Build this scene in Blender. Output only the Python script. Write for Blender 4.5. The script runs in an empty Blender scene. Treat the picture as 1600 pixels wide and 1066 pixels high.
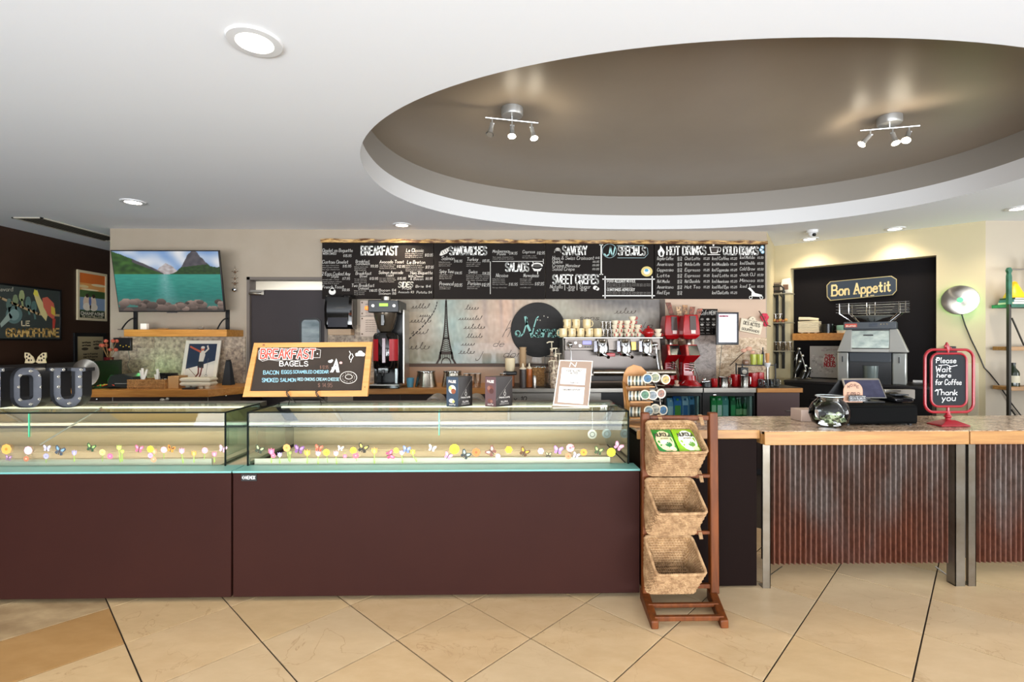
import bpy, math, random
from mathutils import Vector, Matrix
from math import sin, cos, pi, radians
random.seed(7)
SC = bpy.context.scene
COL = SC.collection

# ------------------------------------------------------------------ camera
F, CX, CY, EYE = 775.0, 800.0, 533.0, 1.45
TH = radians(1.18)
CT, ST = cos(TH), sin(TH)
cam_d = bpy.data.cameras.new('camera'); cam = bpy.data.objects.new('camera', cam_d); COL.objects.link(cam)
cam.location = (0, 0, EYE); cam.rotation_euler = (radians(90), 0, -TH)
cam_d.sensor_width = 36; cam_d.lens = F / 1600 * 36; cam_d.clip_start = 0.05
SC.camera = cam

# ------------------------------------------------------------------ world, exposure, large lights
SC.view_settings.view_transform = 'Standard'; SC.view_settings.look = 'None'
SC.view_settings.gamma = 1; SC.view_settings.use_curve_mapping = False
SC.view_settings.exposure = 0.35
SC.cycles.use_denoising = True
SC.cycles.max_bounces = 8; SC.cycles.diffuse_bounces = 4; SC.cycles.glossy_bounces = 4
SC.cycles.transparent_max_bounces = 16; SC.cycles.transmission_bounces = 6
SC.cycles.sample_clamp_indirect = 3.0; SC.cycles.caustics_reflective = False; SC.cycles.caustics_refractive = False
w = bpy.data.worlds.new('world'); SC.world = w; w.use_nodes = True
w.node_tree.nodes['Background'].inputs[0].default_value = (0.92, 0.95, 1.0, 1)
w.node_tree.nodes['Background'].inputs[1].default_value = 1.2

def area(name, loc, target, sx, sy, power, col):
    d = bpy.data.lights.new(name, 'AREA'); d.shape = 'RECTANGLE'; d.size = sx; d.size_y = sy
    d.energy = power; d.color = col
    o = bpy.data.objects.new(name, d); COL.objects.link(o); o.location = loc
    o.rotation_euler = (Vector(target) - Vector(loc)).to_track_quat('-Z', 'Y').to_euler()
    return o
area('daylight_storefront', (-1.2, -4.7, 1.3), (-1.2, 0, 2.2), 6.5, 2.1, 170, (0.95, 0.98, 1.0))
area('daylight_storefront', (5.2, -4.7, 1.3), (5.0, 0, 2.2), 3.6, 2.1, 100, (0.95, 0.98, 1.0))
area('daylight_side_window', (8.2, 1.0, 1.55), (0, 2.4, 2.0), 3.2, 1.9, 120, (0.97, 0.98, 1.0))
area('added_ceiling_fill', (0.2, -2.6, .3), (-.1, 1.2, 2.8), 11, 2.6, 940, (0.90, 0.95, 1.0))  # added fill light, unseen behind the camera, facing up to brighten the ceiling

# ------------------------------------------------------------------ pixel helpers (rays of the photograph onto real planes)
def ray(px, py):
    dx = (px - CX) / F; dz = -(py - CY) / F
    return (dx * CT + ST, -dx * ST + CT, dz)
def W(px, py, y):
    r = ray(px, py); t = y / r[1]
    return Vector((t * r[0], y, EYE + t * r[2]))
def WX(px, py, x):
    r = ray(px, py); t = x / r[0]
    return Vector((x, t * r[1], EYE + t * r[2]))
def WZ(px, py, z):
    r = ray(px, py); t = (z - EYE) / r[2]
    return Vector((t * r[0], t * r[1], z))
def WP(px, py, P, n):
    r = Vector(ray(px, py)); o = Vector((0, 0, EYE))
    t = (Vector(P) - o).dot(n) / r.dot(n)
    return o + r * t
def S(y):
    return y / F           # metres per pixel at depth y

# ------------------------------------------------------------------ colour and materials
def lin(c):
    if isinstance(c, str):
        c = c.lstrip('#'); c = [int(c[i:i + 2], 16) / 255 for i in (0, 2, 4)]
        return tuple(x / 12.92 if x <= .04045 else ((x + .055) / 1.055) ** 2.4 for x in c)
    return tuple(c[:3])
MATS = {}
def mat(name, col=None, rough=.5, metal=0., emit=None, es=0., noise=None, bump=None, coat=0., spec=None, coord='Object'):
    """noise = (colour2, scale, contrast, (sx,sy,sz))   bump = (scale, strength)"""
    if name in MATS: return MATS[name]
    m = bpy.data.materials.new(name); m.use_nodes = True; nt = m.node_tree; b = nt.nodes['Principled BSDF']
    col = lin(col or '#808080')
    b.inputs['Base Color'].default_value = (*col, 1); b.inputs['Roughness'].default_value = rough
    b.inputs['Metallic'].default_value = metal
    if coat: b.inputs['Coat Weight'].default_value = coat; b.inputs['Coat Roughness'].default_value = .08
    if spec is not None: b.inputs['Specular IOR Level'].default_value = spec
    if emit: b.inputs['Emission Color'].default_value = (*lin(emit), 1); b.inputs['Emission Strength'].default_value = es
    if noise or bump:
        tc = nt.nodes.new('ShaderNodeTexCoord')
    if noise:
        c2, sc, con, st = noise
        mp = nt.nodes.new('ShaderNodeMapping'); mp.inputs['Scale'].default_value = st
        nt.links.new(tc.outputs[coord], mp.inputs[0])
        n = nt.nodes.new('ShaderNodeTexNoise'); n.inputs['Scale'].default_value = sc; n.inputs['Detail'].default_value = 6
        n.inputs['Roughness'].default_value = .6
        nt.links.new(mp.outputs[0], n.inputs['Vector'])
        r = nt.nodes.new('ShaderNodeValToRGB')
        r.color_ramp.elements[0].position = .5 - con / 2; r.color_ramp.elements[1].position = .5 + con / 2
        r.color_ramp.elements[0].color = (*lin(c2), 1); r.color_ramp.elements[1].color = (*col, 1)
        nt.links.new(n.outputs['Fac'], r.inputs[0]); nt.links.new(r.outputs[0], b.inputs['Base Color'])
    if bump:
        n = nt.nodes.new('ShaderNodeTexNoise'); n.inputs['Scale'].default_value = bump[0]; n.inputs['Detail'].default_value = 4
        nt.links.new(tc.outputs[coord], n.inputs['Vector'])
        bp = nt.nodes.new('ShaderNodeBump'); bp.inputs['Strength'].default_value = bump[1]; bp.inputs['Distance'].default_value = .01
        nt.links.new(n.outputs['Fac'], bp.inputs['Height']); nt.links.new(bp.outputs[0], b.inputs['Normal'])
    MATS[name] = m; return m

def paint(name='printed_colour', rough=.6, emis=0., coat=0.):
    """a matte print whose colours come from the mesh (flat print, chalk, posters)"""
    if name in MATS: return MATS[name]
    m = bpy.data.materials.new(name); m.use_nodes = True; nt = m.node_tree; b = nt.nodes['Principled BSDF']
    a = nt.nodes.new('ShaderNodeAttribute'); a.attribute_name = 'Col'
    nt.links.new(a.outputs['Color'], b.inputs['Base Color']); b.inputs['Roughness'].default_value = rough
    if coat: b.inputs['Coat Weight'].default_value = coat
    if emis:
        nt.links.new(a.outputs['Color'], b.inputs['Emission Color']); b.inputs['Emission Strength'].default_value = emis
    MATS[name] = m; return m

def glass(name, tint='#ffffff', refl=1.0, rough=.0):
    """thin clear glass: see-through with a Fresnel reflection"""
    if name in MATS: return MATS[name]
    m = bpy.data.materials.new(name); m.use_nodes = True; nt = m.node_tree; nt.nodes.remove(nt.nodes['Principled BSDF'])
    out = nt.nodes['Material Output']
    t = nt.nodes.new('ShaderNodeBsdfTransparent'); t.inputs[0].default_value = (*lin(tint), 1)
    g = nt.nodes.new('ShaderNodeBsdfGlossy'); g.inputs['Roughness'].default_value = rough; g.inputs[0].default_value = (1, 1, 1, 1)
    f = nt.nodes.new('ShaderNodeFresnel'); f.inputs[0].default_value = 1.45
    mu = nt.nodes.new('ShaderNodeMath'); mu.operation = 'MULTIPLY'; mu.inputs[1].default_value = refl; mu.use_clamp = True
    nt.links.new(f.outputs[0], mu.inputs[0])
    mx = nt.nodes.new('ShaderNodeMixShader')
    nt.links.new(mu.outputs[0], mx.inputs[0]); nt.links.new(t.outputs[0], mx.inputs[1]); nt.links.new(g.outputs[0], mx.inputs[2])
    nt.links.new(mx.outputs[0], out.inputs[0]); MATS[name] = m; return m

def granite(name, c1, c2, c3, scale=6, rough=.18, dk=(.25, .2, .17), mixf=.75):
    if name in MATS: return MATS[name]
    m = bpy.data.materials.new(name); m.use_nodes = True; nt = m.node_tree; b = nt.nodes['Principled BSDF']
    tc = nt.nodes.new('ShaderNodeTexCoord'); mp = nt.nodes.new('ShaderNodeMapping')
    mp.inputs['Rotation'].default_value = (0, 0, .5); mp.inputs['Scale'].default_value = (1, 2.2, 1.6)
    nt.links.new(tc.outputs['Object'], mp.inputs[0])
    n1 = nt.nodes.new('ShaderNodeTexNoise'); n1.inputs['Scale'].default_value = scale; n1.inputs['Detail'].default_value = 9; n1.inputs['Distortion'].default_value = 1.6; n1.inputs['Roughness'].default_value = .68
    n2 = nt.nodes.new('ShaderNodeTexNoise'); n2.inputs['Scale'].default_value = scale * 12; n2.inputs['Detail'].default_value = 5
    nt.links.new(mp.outputs[0], n1.inputs['Vector']); nt.links.new(mp.outputs[0], n2.inputs['Vector'])
    r1 = nt.nodes.new('ShaderNodeValToRGB'); e = r1.color_ramp.elements
    e[0].position = .36; e[0].color = (*lin(c3), 1); e[1].position = .62; e[1].color = (*lin(c1), 1)
    e2 = e.new(.48); e2.color = (*lin(c2), 1)
    r2 = nt.nodes.new('ShaderNodeValToRGB'); q = r2.color_ramp.elements
    q[0].position = .38; q[0].color = (*dk, 1); q[1].position = .58; q[1].color = (1, 1, 1, 1)
    mx = nt.nodes.new('ShaderNodeMix'); mx.data_type = 'RGBA'; mx.blend_type = 'MULTIPLY'; mx.inputs[0].default_value = mixf
    nt.links.new(n1.outputs[0], r1.inputs[0]); nt.links.new(n2.outputs[0], r2.inputs[0])
    nt.links.new(r1.outputs[0], mx.inputs[6]); nt.links.new(r2.outputs[0], mx.inputs[7]); nt.links.new(mx.outputs[2], b.inputs['Base Color'])
    b.inputs['Roughness'].default_value = rough
    MATS[name] = m; return m

def wood(name, c1, c2, axis='x', rough=.4, scale=3.0, knots=False):
    """long grain along one object axis"""
    st = {'x': (1, 14, 14), 'y': (14, 1, 14), 'z': (14, 14, 1)}[axis]
    return mat(name, c1, rough, noise=(c2, scale, .34, st), bump=(60, .05))

# ------------------------------------------------------------------ mesh builder
class MB:
    def __init__(self, world=False):
        self.v = []; self.f = []; self.c = []; self.m = []; self.M = Matrix(); self.world = world; self.cur = None; self.mi = 0
    def av(self, pts):
        n = len(self.v); M = self.M
        self.v += [tuple(M @ Vector(p)) for p in pts]; return n
    def face(self, idx, col=None):
        self.f.append(tuple(idx)); self.c.append(col if col is not None else self.cur); self.m.append(self.mi)
    def poly(self, pts, col=None):
        n = self.av(pts); self.face(range(n, n + len(pts)), col); return self
    def box(self, x0, y0, z0, x1, y1, z1, col=None):
        n = self.av([(x0, y0, z0), (x1, y0, z0), (x1, y1, z0), (x0, y1, z0), (x0, y0, z1), (x1, y0, z1), (x1, y1, z1), (x0, y1, z1)])
        for q in ((0, 3, 2, 1), (4, 5, 6, 7), (0, 1, 5, 4), (1, 2, 6, 5), (2, 3, 7, 6), (3, 0, 4, 7)):
            self.face([n + i for i in q], col)
        return self
    def cbox(self, c, s, col=None):
        return self.box(c[0] - s[0] / 2, c[1] - s[1] / 2, c[2] - s[2] / 2, c[0] + s[0] / 2, c[1] + s[1] / 2, c[2] + s[2] / 2, col)
    def hexa(self, p, col=None):
        """8 corners: bottom four then top four, ordered round"""
        n = self.av(p)
        for q in ((0, 3, 2, 1), (4, 5, 6, 7), (0, 1, 5, 4), (1, 2, 6, 5), (2, 3, 7, 6), (3, 0, 4, 7)):
            self.face([n + i for i in q], col)
        return self
    def prism(self, poly, d, col=None, base=(0, 0, 0)):
        """poly = 3-D points of a planar outline, extruded by the vector d"""
        d = Vector(d); k = len(poly)
        n = self.av([Vector(p) for p in poly] + [Vector(p) + d for p in poly])
        self.face([n + i for i in range(k)], col); self.face([n + k + i for i in reversed(range(k))], col)
        for i in range(k):
            j = (i + 1) % k; self.face([n + i, n + k + i, n + k + j, n + j], col)
        return self
    def ringf(self, rings, col=None, closed=False, caps=True):
        k = len(rings[0]); n = self.av([p for r in rings for p in r]); L = len(rings)
        for a in range(L if closed else L - 1):
            b = (a + 1) % L
            for i in range(k):
                j = (i + 1) % k
                self.face([n + a * k + i, n + a * k + j, n + b * k + j, n + b * k + i], col)
        if caps and not closed:
            self.face([n + i for i in reversed(range(k))], col); self.face([n + (L - 1) * k + i for i in range(k)], col)
        return self
    def lathe(self, prof, n=20, c=(0, 0, 0), axis='z', col=None, caps=False):
        c = Vector(c); rings = []
        for r, h in prof:
            ring = []
            for i in range(n):
                a = 2 * pi * i / n; x, y = r * cos(a), r * sin(a)
                p = {'z': (x, y, h), 'y': (x, h, -y), 'x': (h, x, y)}[axis]
                ring.append(c + Vector(p))
            rings.append(ring)
        return self.ringf(rings, col, caps=caps)
    def cyl(self, c, r, h, n=20, axis='z', col=None, r2=None):
        return self.lathe([(r, 0), (r if r2 is None else r2, h)], n, c, axis, col, caps=True)
    def tube(self, pts, r, n=8, closed=False, col=None, caps=True):
        pts = [Vector(p) for p in pts]; L = len(pts); rings = []; up = None
        for i, p in enumerate(pts):
            if closed: t = pts[(i + 1) % L] - pts[i - 1]
            else: t = pts[min(i + 1, L - 1)] - pts[max(i - 1, 0)]
            if t.length < 1e-9: t = Vector((0, 0, 1))
            t.normalize()
            if up is None: up = Vector((0, 0, 1)) if abs(t.z) < .9 else Vector((1, 0, 0))
            a = t.cross(up)
            if a.length < 1e-4: a = t.cross(Vector((1, .3, 0)))
            a.normalize(); b = a.cross(t); b.normalize(); up = b
            rr = r[i] if isinstance(r, (list, tuple)) else r
            rings.append([p + (a * cos(2 * pi * k / n) + b * sin(2 * pi * k / n)) * rr for k in range(n)])
        return self.ringf(rings, col, closed, caps)
    def ball(self, c, r, n=12, m=8, s=(1, 1, 1), col=None):
        c = Vector(c); rings = []
        for j in range(1, m):
            t = pi * j / m
            rings.append([c + Vector((r * s[0] * sin(t) * cos(2 * pi * i / n), r * s[1] * sin(t) * sin(2 * pi * i / n), -r * s[2] * cos(t))) for i in range(n)])
        return self.ringf(rings, col, caps=True)
    def build(self, name, material, parent=None, smooth=True, bevel=0, kind=None, label=None, angle=40):
        v = self.v
        if self.world and parent is not None:
            Mi = ROOTM[parent.name].inverted(); v = [tuple(Mi @ Vector(p)) for p in v]
        me = bpy.data.meshes.new(name); me.from_pydata(v, [], self.f)
        mats = material if isinstance(material, (list, tuple)) else [material]
        for q in mats: me.materials.append(q)
        if len(mats) > 1: me.polygons.foreach_set('material_index', self.m)
        if any(c is not None for c in self.c):
            at = me.color_attributes.new('Col', 'FLOAT_COLOR', 'CORNER'); buf = []
            cache = {}
            for f, c in zip(self.f, self.c):
                if c is None: c = '#ffffff'
                if c not in cache: cache[c] = (*lin(c), 1.0)
                buf += cache[c] * len(f)
            at.data.foreach_set('color', buf)
        if smooth:
            me.polygons.foreach_set('use_smooth', [True] * len(self.f)); me.set_sharp_from_angle(angle=radians(angle))
        o = bpy.data.objects.new(name, me); COL.objects.link(o)
        if parent is not None: o.parent = parent; ROOTM[o.name] = ROOTM[parent.name]
        else: ROOTM[o.name] = Matrix()
        if bevel:
            b = o.modifiers.new('bevel', 'BEVEL'); b.width = bevel; b.segments = 2; b.limit_method = 'ANGLE'
        if kind: o['kind'] = kind
        if label: o['label'] = label
        return o
ROOTM = {}
def thing(name, label, cat, loc=(0, 0, 0), rotz=0, group=None, rot=None):
    o = bpy.data.objects.new(name, None); COL.objects.link(o); o.location = loc
    o.rotation_euler = rot or (0, 0, rotz); o['label'] = label; o['category'] = cat; o.empty_display_size = .05
    if group: o['group'] = group
    ROOTM[o.name] = Matrix.Translation(Vector(loc)) @ o.rotation_euler.to_matrix().to_4x4()
    return o
def tag(o, label, cat, group=None):
    o['label'] = label; o['category'] = cat
    if group: o['group'] = group
    return o
def struct(o):
    o['kind'] = 'structure'; return o
def dup(root, loc, rotz=None, label=None, group=None, scale=None):
    r = root.copy(); COL.objects.link(r); r.location = loc
    if rotz is not None: r.rotation_euler = (0, 0, rotz)
    if scale: r.scale = scale
    if label: r['label'] = label
    if group: r['group'] = group
    for ch in list(root.children):
        c = ch.copy(); COL.objects.link(c); c.parent = r
        for g in ch.children:
            d = g.copy(); COL.objects.link(d); d.parent = c
    ROOTM[r.name] = Matrix.Translation(Vector(loc)) @ r.rotation_euler.to_matrix().to_4x4()
    return r
def mesh_thing(mb, name, m, label, cat, loc=None, rotz=0, group=None, **k):
    o = mb.build(name, m, None, **k)
    if loc is not None: o.location = loc
    o.rotation_euler = (0, 0, rotz)
    return tag(o, label, cat, group)

# ------------------------------------------------------------------ stroke lettering
G = {
'A':'0,0 .3,1 .6,0;.12,.36 .48,.36','B':'0,0 0,1 .4,1 .52,.86 .52,.66 .4,.53 0,.53;.4,.53 .58,.4 .58,.14 .42,0 0,0','C':'.58,.8 .45,1 .15,1 0,.8 0,.2 .15,0 .45,0 .58,.2',
'D':'0,0 0,1 .36,1 .58,.78 .58,.22 .36,0 0,0','E':'.55,1 0,1 0,0 .55,0;0,.52 .45,.52','F':'.55,1 0,1 0,0;0,.52 .45,.52','G':'.56,.82 .42,1 .15,1 0,.8 0,.2 .15,0 .45,0 .57,.2 .57,.45 .3,.45',
'H':'0,0 0,1;.56,0 .56,1;0,.52 .56,.52','I':'.1,0 .1,1','J':'.5,1 .5,.2 .36,0 .14,0 0,.2','K':'0,0 0,1;.55,1 0,.45;.18,.6 .57,0','L':'0,1 0,0 .5,0',
'M':'0,0 .06,1 .36,.3 .66,1 .72,0','N':'0,0 0,1 .56,0 .56,1','O':'.15,0 0,.2 0,.8 .15,1 .45,1 .6,.8 .6,.2 .45,0 .15,0','P':'0,0 0,1 .4,1 .55,.86 .55,.62 .4,.48 0,.48',
'Q':'.15,0 0,.2 0,.8 .15,1 .45,1 .6,.8 .6,.2 .45,0 .15,0;.35,.25 .64,-.08','R':'0,0 0,1 .4,1 .55,.86 .55,.64 .4,.5 0,.5;.28,.5 .58,0','S':'.54,.84 .4,1 .15,1 .02,.84 .02,.66 .15,.54 .42,.46 .56,.34 .56,.14 .42,0 .14,0 0,.16',
'T':'0,1 .6,1;.3,1 .3,0','U':'0,1 0,.2 .14,0 .44,0 .58,.2 .58,1','V':'0,1 .3,0 .6,1','W':'0,1 .18,0 .38,.7 .58,0 .76,1','X':'0,0 .56,1;0,1 .56,0','Y':'0,1 .3,.5 .6,1;.3,.5 .3,0','Z':'0,1 .56,1 0,0 .56,0',
'0':'.14,0 0,.25 0,.75 .14,1 .36,1 .5,.75 .5,.25 .36,0 .14,0','1':'.1,.8 .28,1 .28,0','2':'0,.8 .12,1 .4,1 .5,.8 .5,.62 0,0 .52,0','3':'0,.86 .14,1 .38,1 .5,.84 .5,.66 .36,.54 .2,.54;.36,.54 .52,.4 .52,.14 .38,0 .14,0 0,.14',
'4':'.38,0 .38,1 0,.32 .52,.32','5':'.48,1 .06,1 .02,.56 .34,.6 .5,.44 .5,.16 .36,0 .12,0 0,.14','6':'.46,.9 .3,1 .12,.94 0,.6 0,.2 .14,0 .36,0 .5,.18 .5,.4 .36,.55 .12,.52 0,.36','7':'0,1 .5,1 .18,0',
'8':'.26,.54 .06,.66 .06,.88 .18,1 .34,1 .46,.88 .46,.66 .26,.54 0,.38 0,.14 .14,0 .38,0 .52,.14 .52,.38 .26,.54','9':'.04,.1 .2,0 .38,.06 .5,.4 .5,.8 .36,1 .14,1 0,.82 0,.6 .14,.45 .38,.48 .5,.64',
'$':'.5,.8 .38,.9 .14,.9 .02,.78 .02,.64 .14,.54 .38,.46 .5,.36 .5,.22 .38,.1 .14,.1 0,.2;.26,1.05 .26,-.05','.':'.06,0 .1,.06','-':'.05,.45 .4,.45','&':'.6,0 .12,.72 .16,.94 .34,.98 .42,.8 .36,.66 .04,.36 .06,.08 .24,0 .44,.1 .58,.4',"'":'.1,1 .08,.8','*':'.05,.45 .35,.55;.2,.65 .2,.35',
'a':'.45,.5 .45,0;.45,.12 .3,0 .12,0 0,.14 0,.4 .14,.54 .34,.54 .45,.4','b':'0,1 0,0;0,.14 .16,0 .34,0 .46,.14 .46,.4 .32,.54 .14,.54 0,.38','c':'.42,.46 .3,.56 .12,.54 0,.4 0,.14 .12,0 .32,0 .44,.1','d':'.46,1 .46,0;.46,.14 .3,0 .12,0 0,.14 0,.4 .12,.54 .34,.54 .46,.38',
'e':'0,.3 .44,.32 .42,.46 .28,.56 .12,.54 0,.38 0,.14 .14,0 .32,0 .44,.1','f':'.4,.94 .28,1 .16,.9 .16,0;0,.54 .36,.54','g':'.44,.54 .44,-.16 .3,-.32 .08,-.28;.44,.14 .3,0 .12,0 0,.14 0,.4 .12,.54 .34,.54 .44,.4','h':'0,1 0,0;0,.36 .14,.54 .32,.54 .42,.4 .42,0',
'i':'.06,.54 .06,0;.06,.74 .08,.8','j':'.2,.54 .2,-.18 .08,-.3','k':'0,1 0,0;.38,.54 0,.2;.12,.3 .42,0','l':'.04,1 .04,.1 .14,0','m':'0,.54 0,0;0,.38 .12,.54 .24,.54 .34,.4 .34,0;.34,.38 .46,.54 .58,.54 .68,.4 .68,0','n':'0,.54 0,0;0,.36 .14,.54 .32,.54 .42,.4 .42,0',
'o':'.12,0 0,.14 0,.4 .12,.54 .34,.54 .46,.4 .46,.14 .34,0 .12,0','p':'0,.54 0,-.32;0,.4 .14,.54 .34,.54 .46,.4 .46,.14 .32,0 .16,0 0,.14','q':'.44,.54 .44,-.32;.44,.4 .32,.54 .12,.54 0,.4 0,.14 .12,0 .3,0 .44,.14','r':'0,.54 0,0;0,.34 .14,.52 .3,.54',
's':'.38,.46 .26,.54 .1,.54 .02,.42 .12,.3 .3,.24 .4,.14 .3,0 .1,0 0,.1','t':'.16,.9 .16,.1 .28,0 .38,.06;0,.58 .34,.58','u':'0,.54 0,.14 .12,0 .28,0 .42,.16;.42,.54 .42,0','v':'0,.54 .2,0 .4,.54','w':'0,.54 .14,0 .3,.44 .46,0 .6,.54','x':'0,.54 .4,0;0,0 .4,.54','y':'0,.54 .2,0;.42,.54 .2,0 .06,-.3','z':'0,.54 .4,.54 0,0 .42,0',
',':'.1,.06 .02,-.14','?':'0,.8 .14,1 .4,1 .5,.8 .25,.45 .25,.3;.25,.06 .27,0','!':'.1,1 .1,.3;.1,.06 .1,0','(':'.2,1.05 .04,.7 .04,.3 .2,-.05',')':'0,1.05 .16,.7 .16,.3 0,-.05','/':'0,0 .4,1'}
GP = {k: [[tuple(map(float, p.split(','))) for p in s.split()] for s in v.split(';')] for k, v in G.items()}
def ribbon(mb, pts, w, f, col, ext=.35):
    """flat strokes drawn in a plane: f maps (u, v) to a point"""
    for (a, b), (c, d) in zip(pts, pts[1:]):
        L = math.hypot(c - a, d - b)
        if L < 1e-9: continue
        ux, uy = (c - a) / L, (d - b) / L; e = w * ext
        a0, b0, c0, d0 = a - ux * e, b - uy * e, c + ux * e, d + uy * e
        nx, ny = -uy * w / 2, ux * w / 2
        mb.poly([f(a0 + nx, b0 + ny), f(c0 + nx, d0 + ny), f(c0 - nx, d0 - ny), f(a0 - nx, b0 - ny)], col)
def text(mb, s, x0, yb, h, f, w=None, sw=None, col='#e8e6e0', slant=0., jit=0., gap=.2, mono=None):
    """write s with its baseline at picture height yb (y runs down), cap height h, fitted to width w when given"""
    adv = []; x = 0
    for ch in s:
        if ch == ' ': adv.append(None); x += .38; continue
        g = GP.get(ch) or GP.get(ch.upper())
        if g is None: adv.append(None); x += .3; continue
        adv.append((x, g)); x += max(p[0] for st in g for p in st) + gap
    tot = max(x - gap, .1); k = (w / tot) if w else h
    sw = sw or h * .12
    for it in adv:
        if not it: continue
        ox, g = it; jy = random.uniform(-jit, jit) * h
        for st in g:
            ribbon(mb, [(x0 + (ox + px) * k + slant * py * h, yb - py * h + jy) for px, py in st], sw, f, col)
def disc(mb, cx, cy, rx, ry, f, col, n=20, a0=0, a1=2 * pi):
    mb.poly([f(cx + rx * cos(a0 + (a1 - a0) * i / n), cy + ry * sin(a0 + (a1 - a0) * i / n)) for i in range(n if a1 - a0 > 6.2 else n + 1)], col)
def ring(mb, cx, cy, rx, ry, w, f, col, n=20, a0=0, a1=2 * pi):
    ribbon(mb, [(cx + rx * cos(a0 + (a1 - a0) * i / n), cy + ry * sin(a0 + (a1 - a0) * i / n)) for i in range(n + 1)], w, f, col, .1)
def flat(mb, pts, f, col):
    mb.poly([f(*p) for p in pts], col)
# ================================================================== ROOM
H = 2.78; YB = 5.96
ceil_m = mat('ceiling_paint', '#f0f2f5', .75)
wall_m = mat('taupe_wall_paint', '#a89a88', .6, noise=('#a19380', 3, .5, (1, 1, 1)))
cream_m = mat('cream_wall_paint', '#c2b592', .6)
pale_m = mat('pale_wall_paint', '#b5aa97', .6)
dark_m = mat('chocolate_wall_paint', '#3a261b', .42, spec=.35, noise=('#322016', 2.2, .5, (1, 1, 1)))
niche_m = mat('niche_wall_paint', '#120f10', .6, spec=.1)
taupe_m = mat('tray_taupe_paint', '#9d907f', .38, noise=('#968978', 2.2, .6, (1, 1, 1)))
tray_side_m = mat('tray_side_paint', '#8f8981', .5)
white_m = mat('white_paint', '#dcdcdc', .5)
black_m = mat('black_plastic', '#111112', .35)
steel_m = mat('brushed_steel', '#b9b4ac', .28, 1.0, noise=('#a29c93', 4, .5, (1, 30, 30)))
chrome_m = mat('chrome', '#d9d9d9', .08, 1.0)
XL = -5.775
PB, PC = W(1210, 385, 6.883), W(1540, 345, 5.37)
PB.z = 0; PC.z = 0
PA = W(1198, 362, YB); PA.z = 0
dirW = (PC - PB).normalized(); nW = Vector((-(-dirW.y), -dirW.x, 0)); 
nW = Vector((dirW.y, -dirW.x, 0)).normalized()
if nW.y > 0: nW = -nW                       # pointing into the room
# floor slab with tiles
mb = MB(); mb.box(-7.5, -5, -.12, 9, 9.5, -.006)
floor = struct(mb.build('floor', mat('grout', '#2e2115', .9)))
tile_ms = []
for i, (a, b) in enumerate([('#c9ae88', '#b89b74'), ('#c7ae8b', '#b99f7b'), ('#c6aa84', '#b69871'), ('#c8ac83', '#b79a72')]):
    m = mat('travertine_%d' % i, a, .34, noise=(b, 5, .5, (1, 2.2, 1)))
    nt = m.node_tree; bs = nt.nodes['Principled BSDF']; src = bs.inputs['Base Color'].links[0].from_socket
    tc = nt.nodes.new('ShaderNodeTexCoord'); mp = nt.nodes.new('ShaderNodeMapping'); mp.inputs['Rotation'].default_value = (0, 0, i * 1.1 + .4)
    mp.inputs['Location'].default_value = (i * 3.7, i, 0)
    oi = nt.nodes.new('ShaderNodeObjectInfo'); ad = nt.nodes.new('ShaderNodeVectorMath'); ad.operation = 'ADD'
    sc_ = nt.nodes.new('ShaderNodeVectorMath'); sc_.operation = 'SCALE'; sc_.inputs['Scale'].default_value = 5.0
    nt.links.new(oi.outputs['Location'], sc_.inputs[0]); nt.links.new(tc.outputs['Object'], ad.inputs[0]); nt.links.new(sc_.outputs[0], ad.inputs[1])
    nt.links.new(ad.outputs[0], mp.inputs[0])
    n = nt.nodes.new('ShaderNodeTexNoise'); n.inputs['Scale'].default_value = 2.6; n.inputs['Detail'].default_value = 8; n.inputs['Distortion'].default_value = 1.5
    nt.links.new(mp.outputs[0], n.inputs['Vector'])
    r = nt.nodes.new('ShaderNodeValToRGB'); e = r.color_ramp.elements
    e[0].position = .492; e[0].color = (1, 1, 1, 1); e[1].position = .508; e[1].color = (1, 1, 1, 1)
    k = e.new(.5); k.color = (.60, .50, .40, 1)
    nt.links.new(n.outputs[0], r.inputs[0])
    ms = nt.nodes.new('ShaderNodeTexNoise'); ms.inputs['Scale'].default_value = 1.1; nt.links.new(mp.outputs[0], ms.inputs['Vector'])
    mr = nt.nodes.new('ShaderNodeMapRange'); mr.inputs[1].default_value = .42; mr.inputs[2].default_value = .58; nt.links.new(ms.outputs[0], mr.inputs[0])
    mu = nt.nodes.new('ShaderNodeMath'); mu.operation = 'MULTIPLY'; mu.inputs[1].default_value = .7; nt.links.new(mr.outputs[0], mu.inputs[0])
    mx = nt.nodes.new('ShaderNodeMix'); mx.data_type = 'RGBA'; mx.blend_type = 'MULTIPLY'
    nt.links.new(mu.outputs[0], mx.inputs[0]); nt.links.new(src, mx.inputs[6]); nt.links.new(r.outputs[0], mx.inputs[7]); nt.links.new(mx.outputs[2], bs.inputs['Base Color'])
    tile_ms.append(m)
rust_tile = mat('travertine_golden', '#b08a5a', .4, noise=('#9c7646', 5, .5, (1, 2.2, 1)))
rough_tile = mat('travertine_veined', '#b9a07a', .5, noise=('#8a7050', 3.4, .35, (1, 2, 1)))
D = .6486; Sd = D / 2; OX, OY = -1.156, 2.415
mb = MB(); g_ = .0036; q = Sd - g_ * 1.41
mb.M = Matrix(); t_ = .006
n0 = mb.av([(q, 0, -t_), (0, q, -t_), (-q, 0, -t_), (0, -q, -t_), (q, 0, -.0005), (0, q, -.0005), (-q, 0, -.0005), (0, -q, -.0005)])
q2 = q - .001
n1 = mb.av([(q2, 0, 0), (0, q2, 0), (-q2, 0, 0), (0, -q2, 0)])
mb.face([n1, n1 + 1, n1 + 2, n1 + 3])
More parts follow.
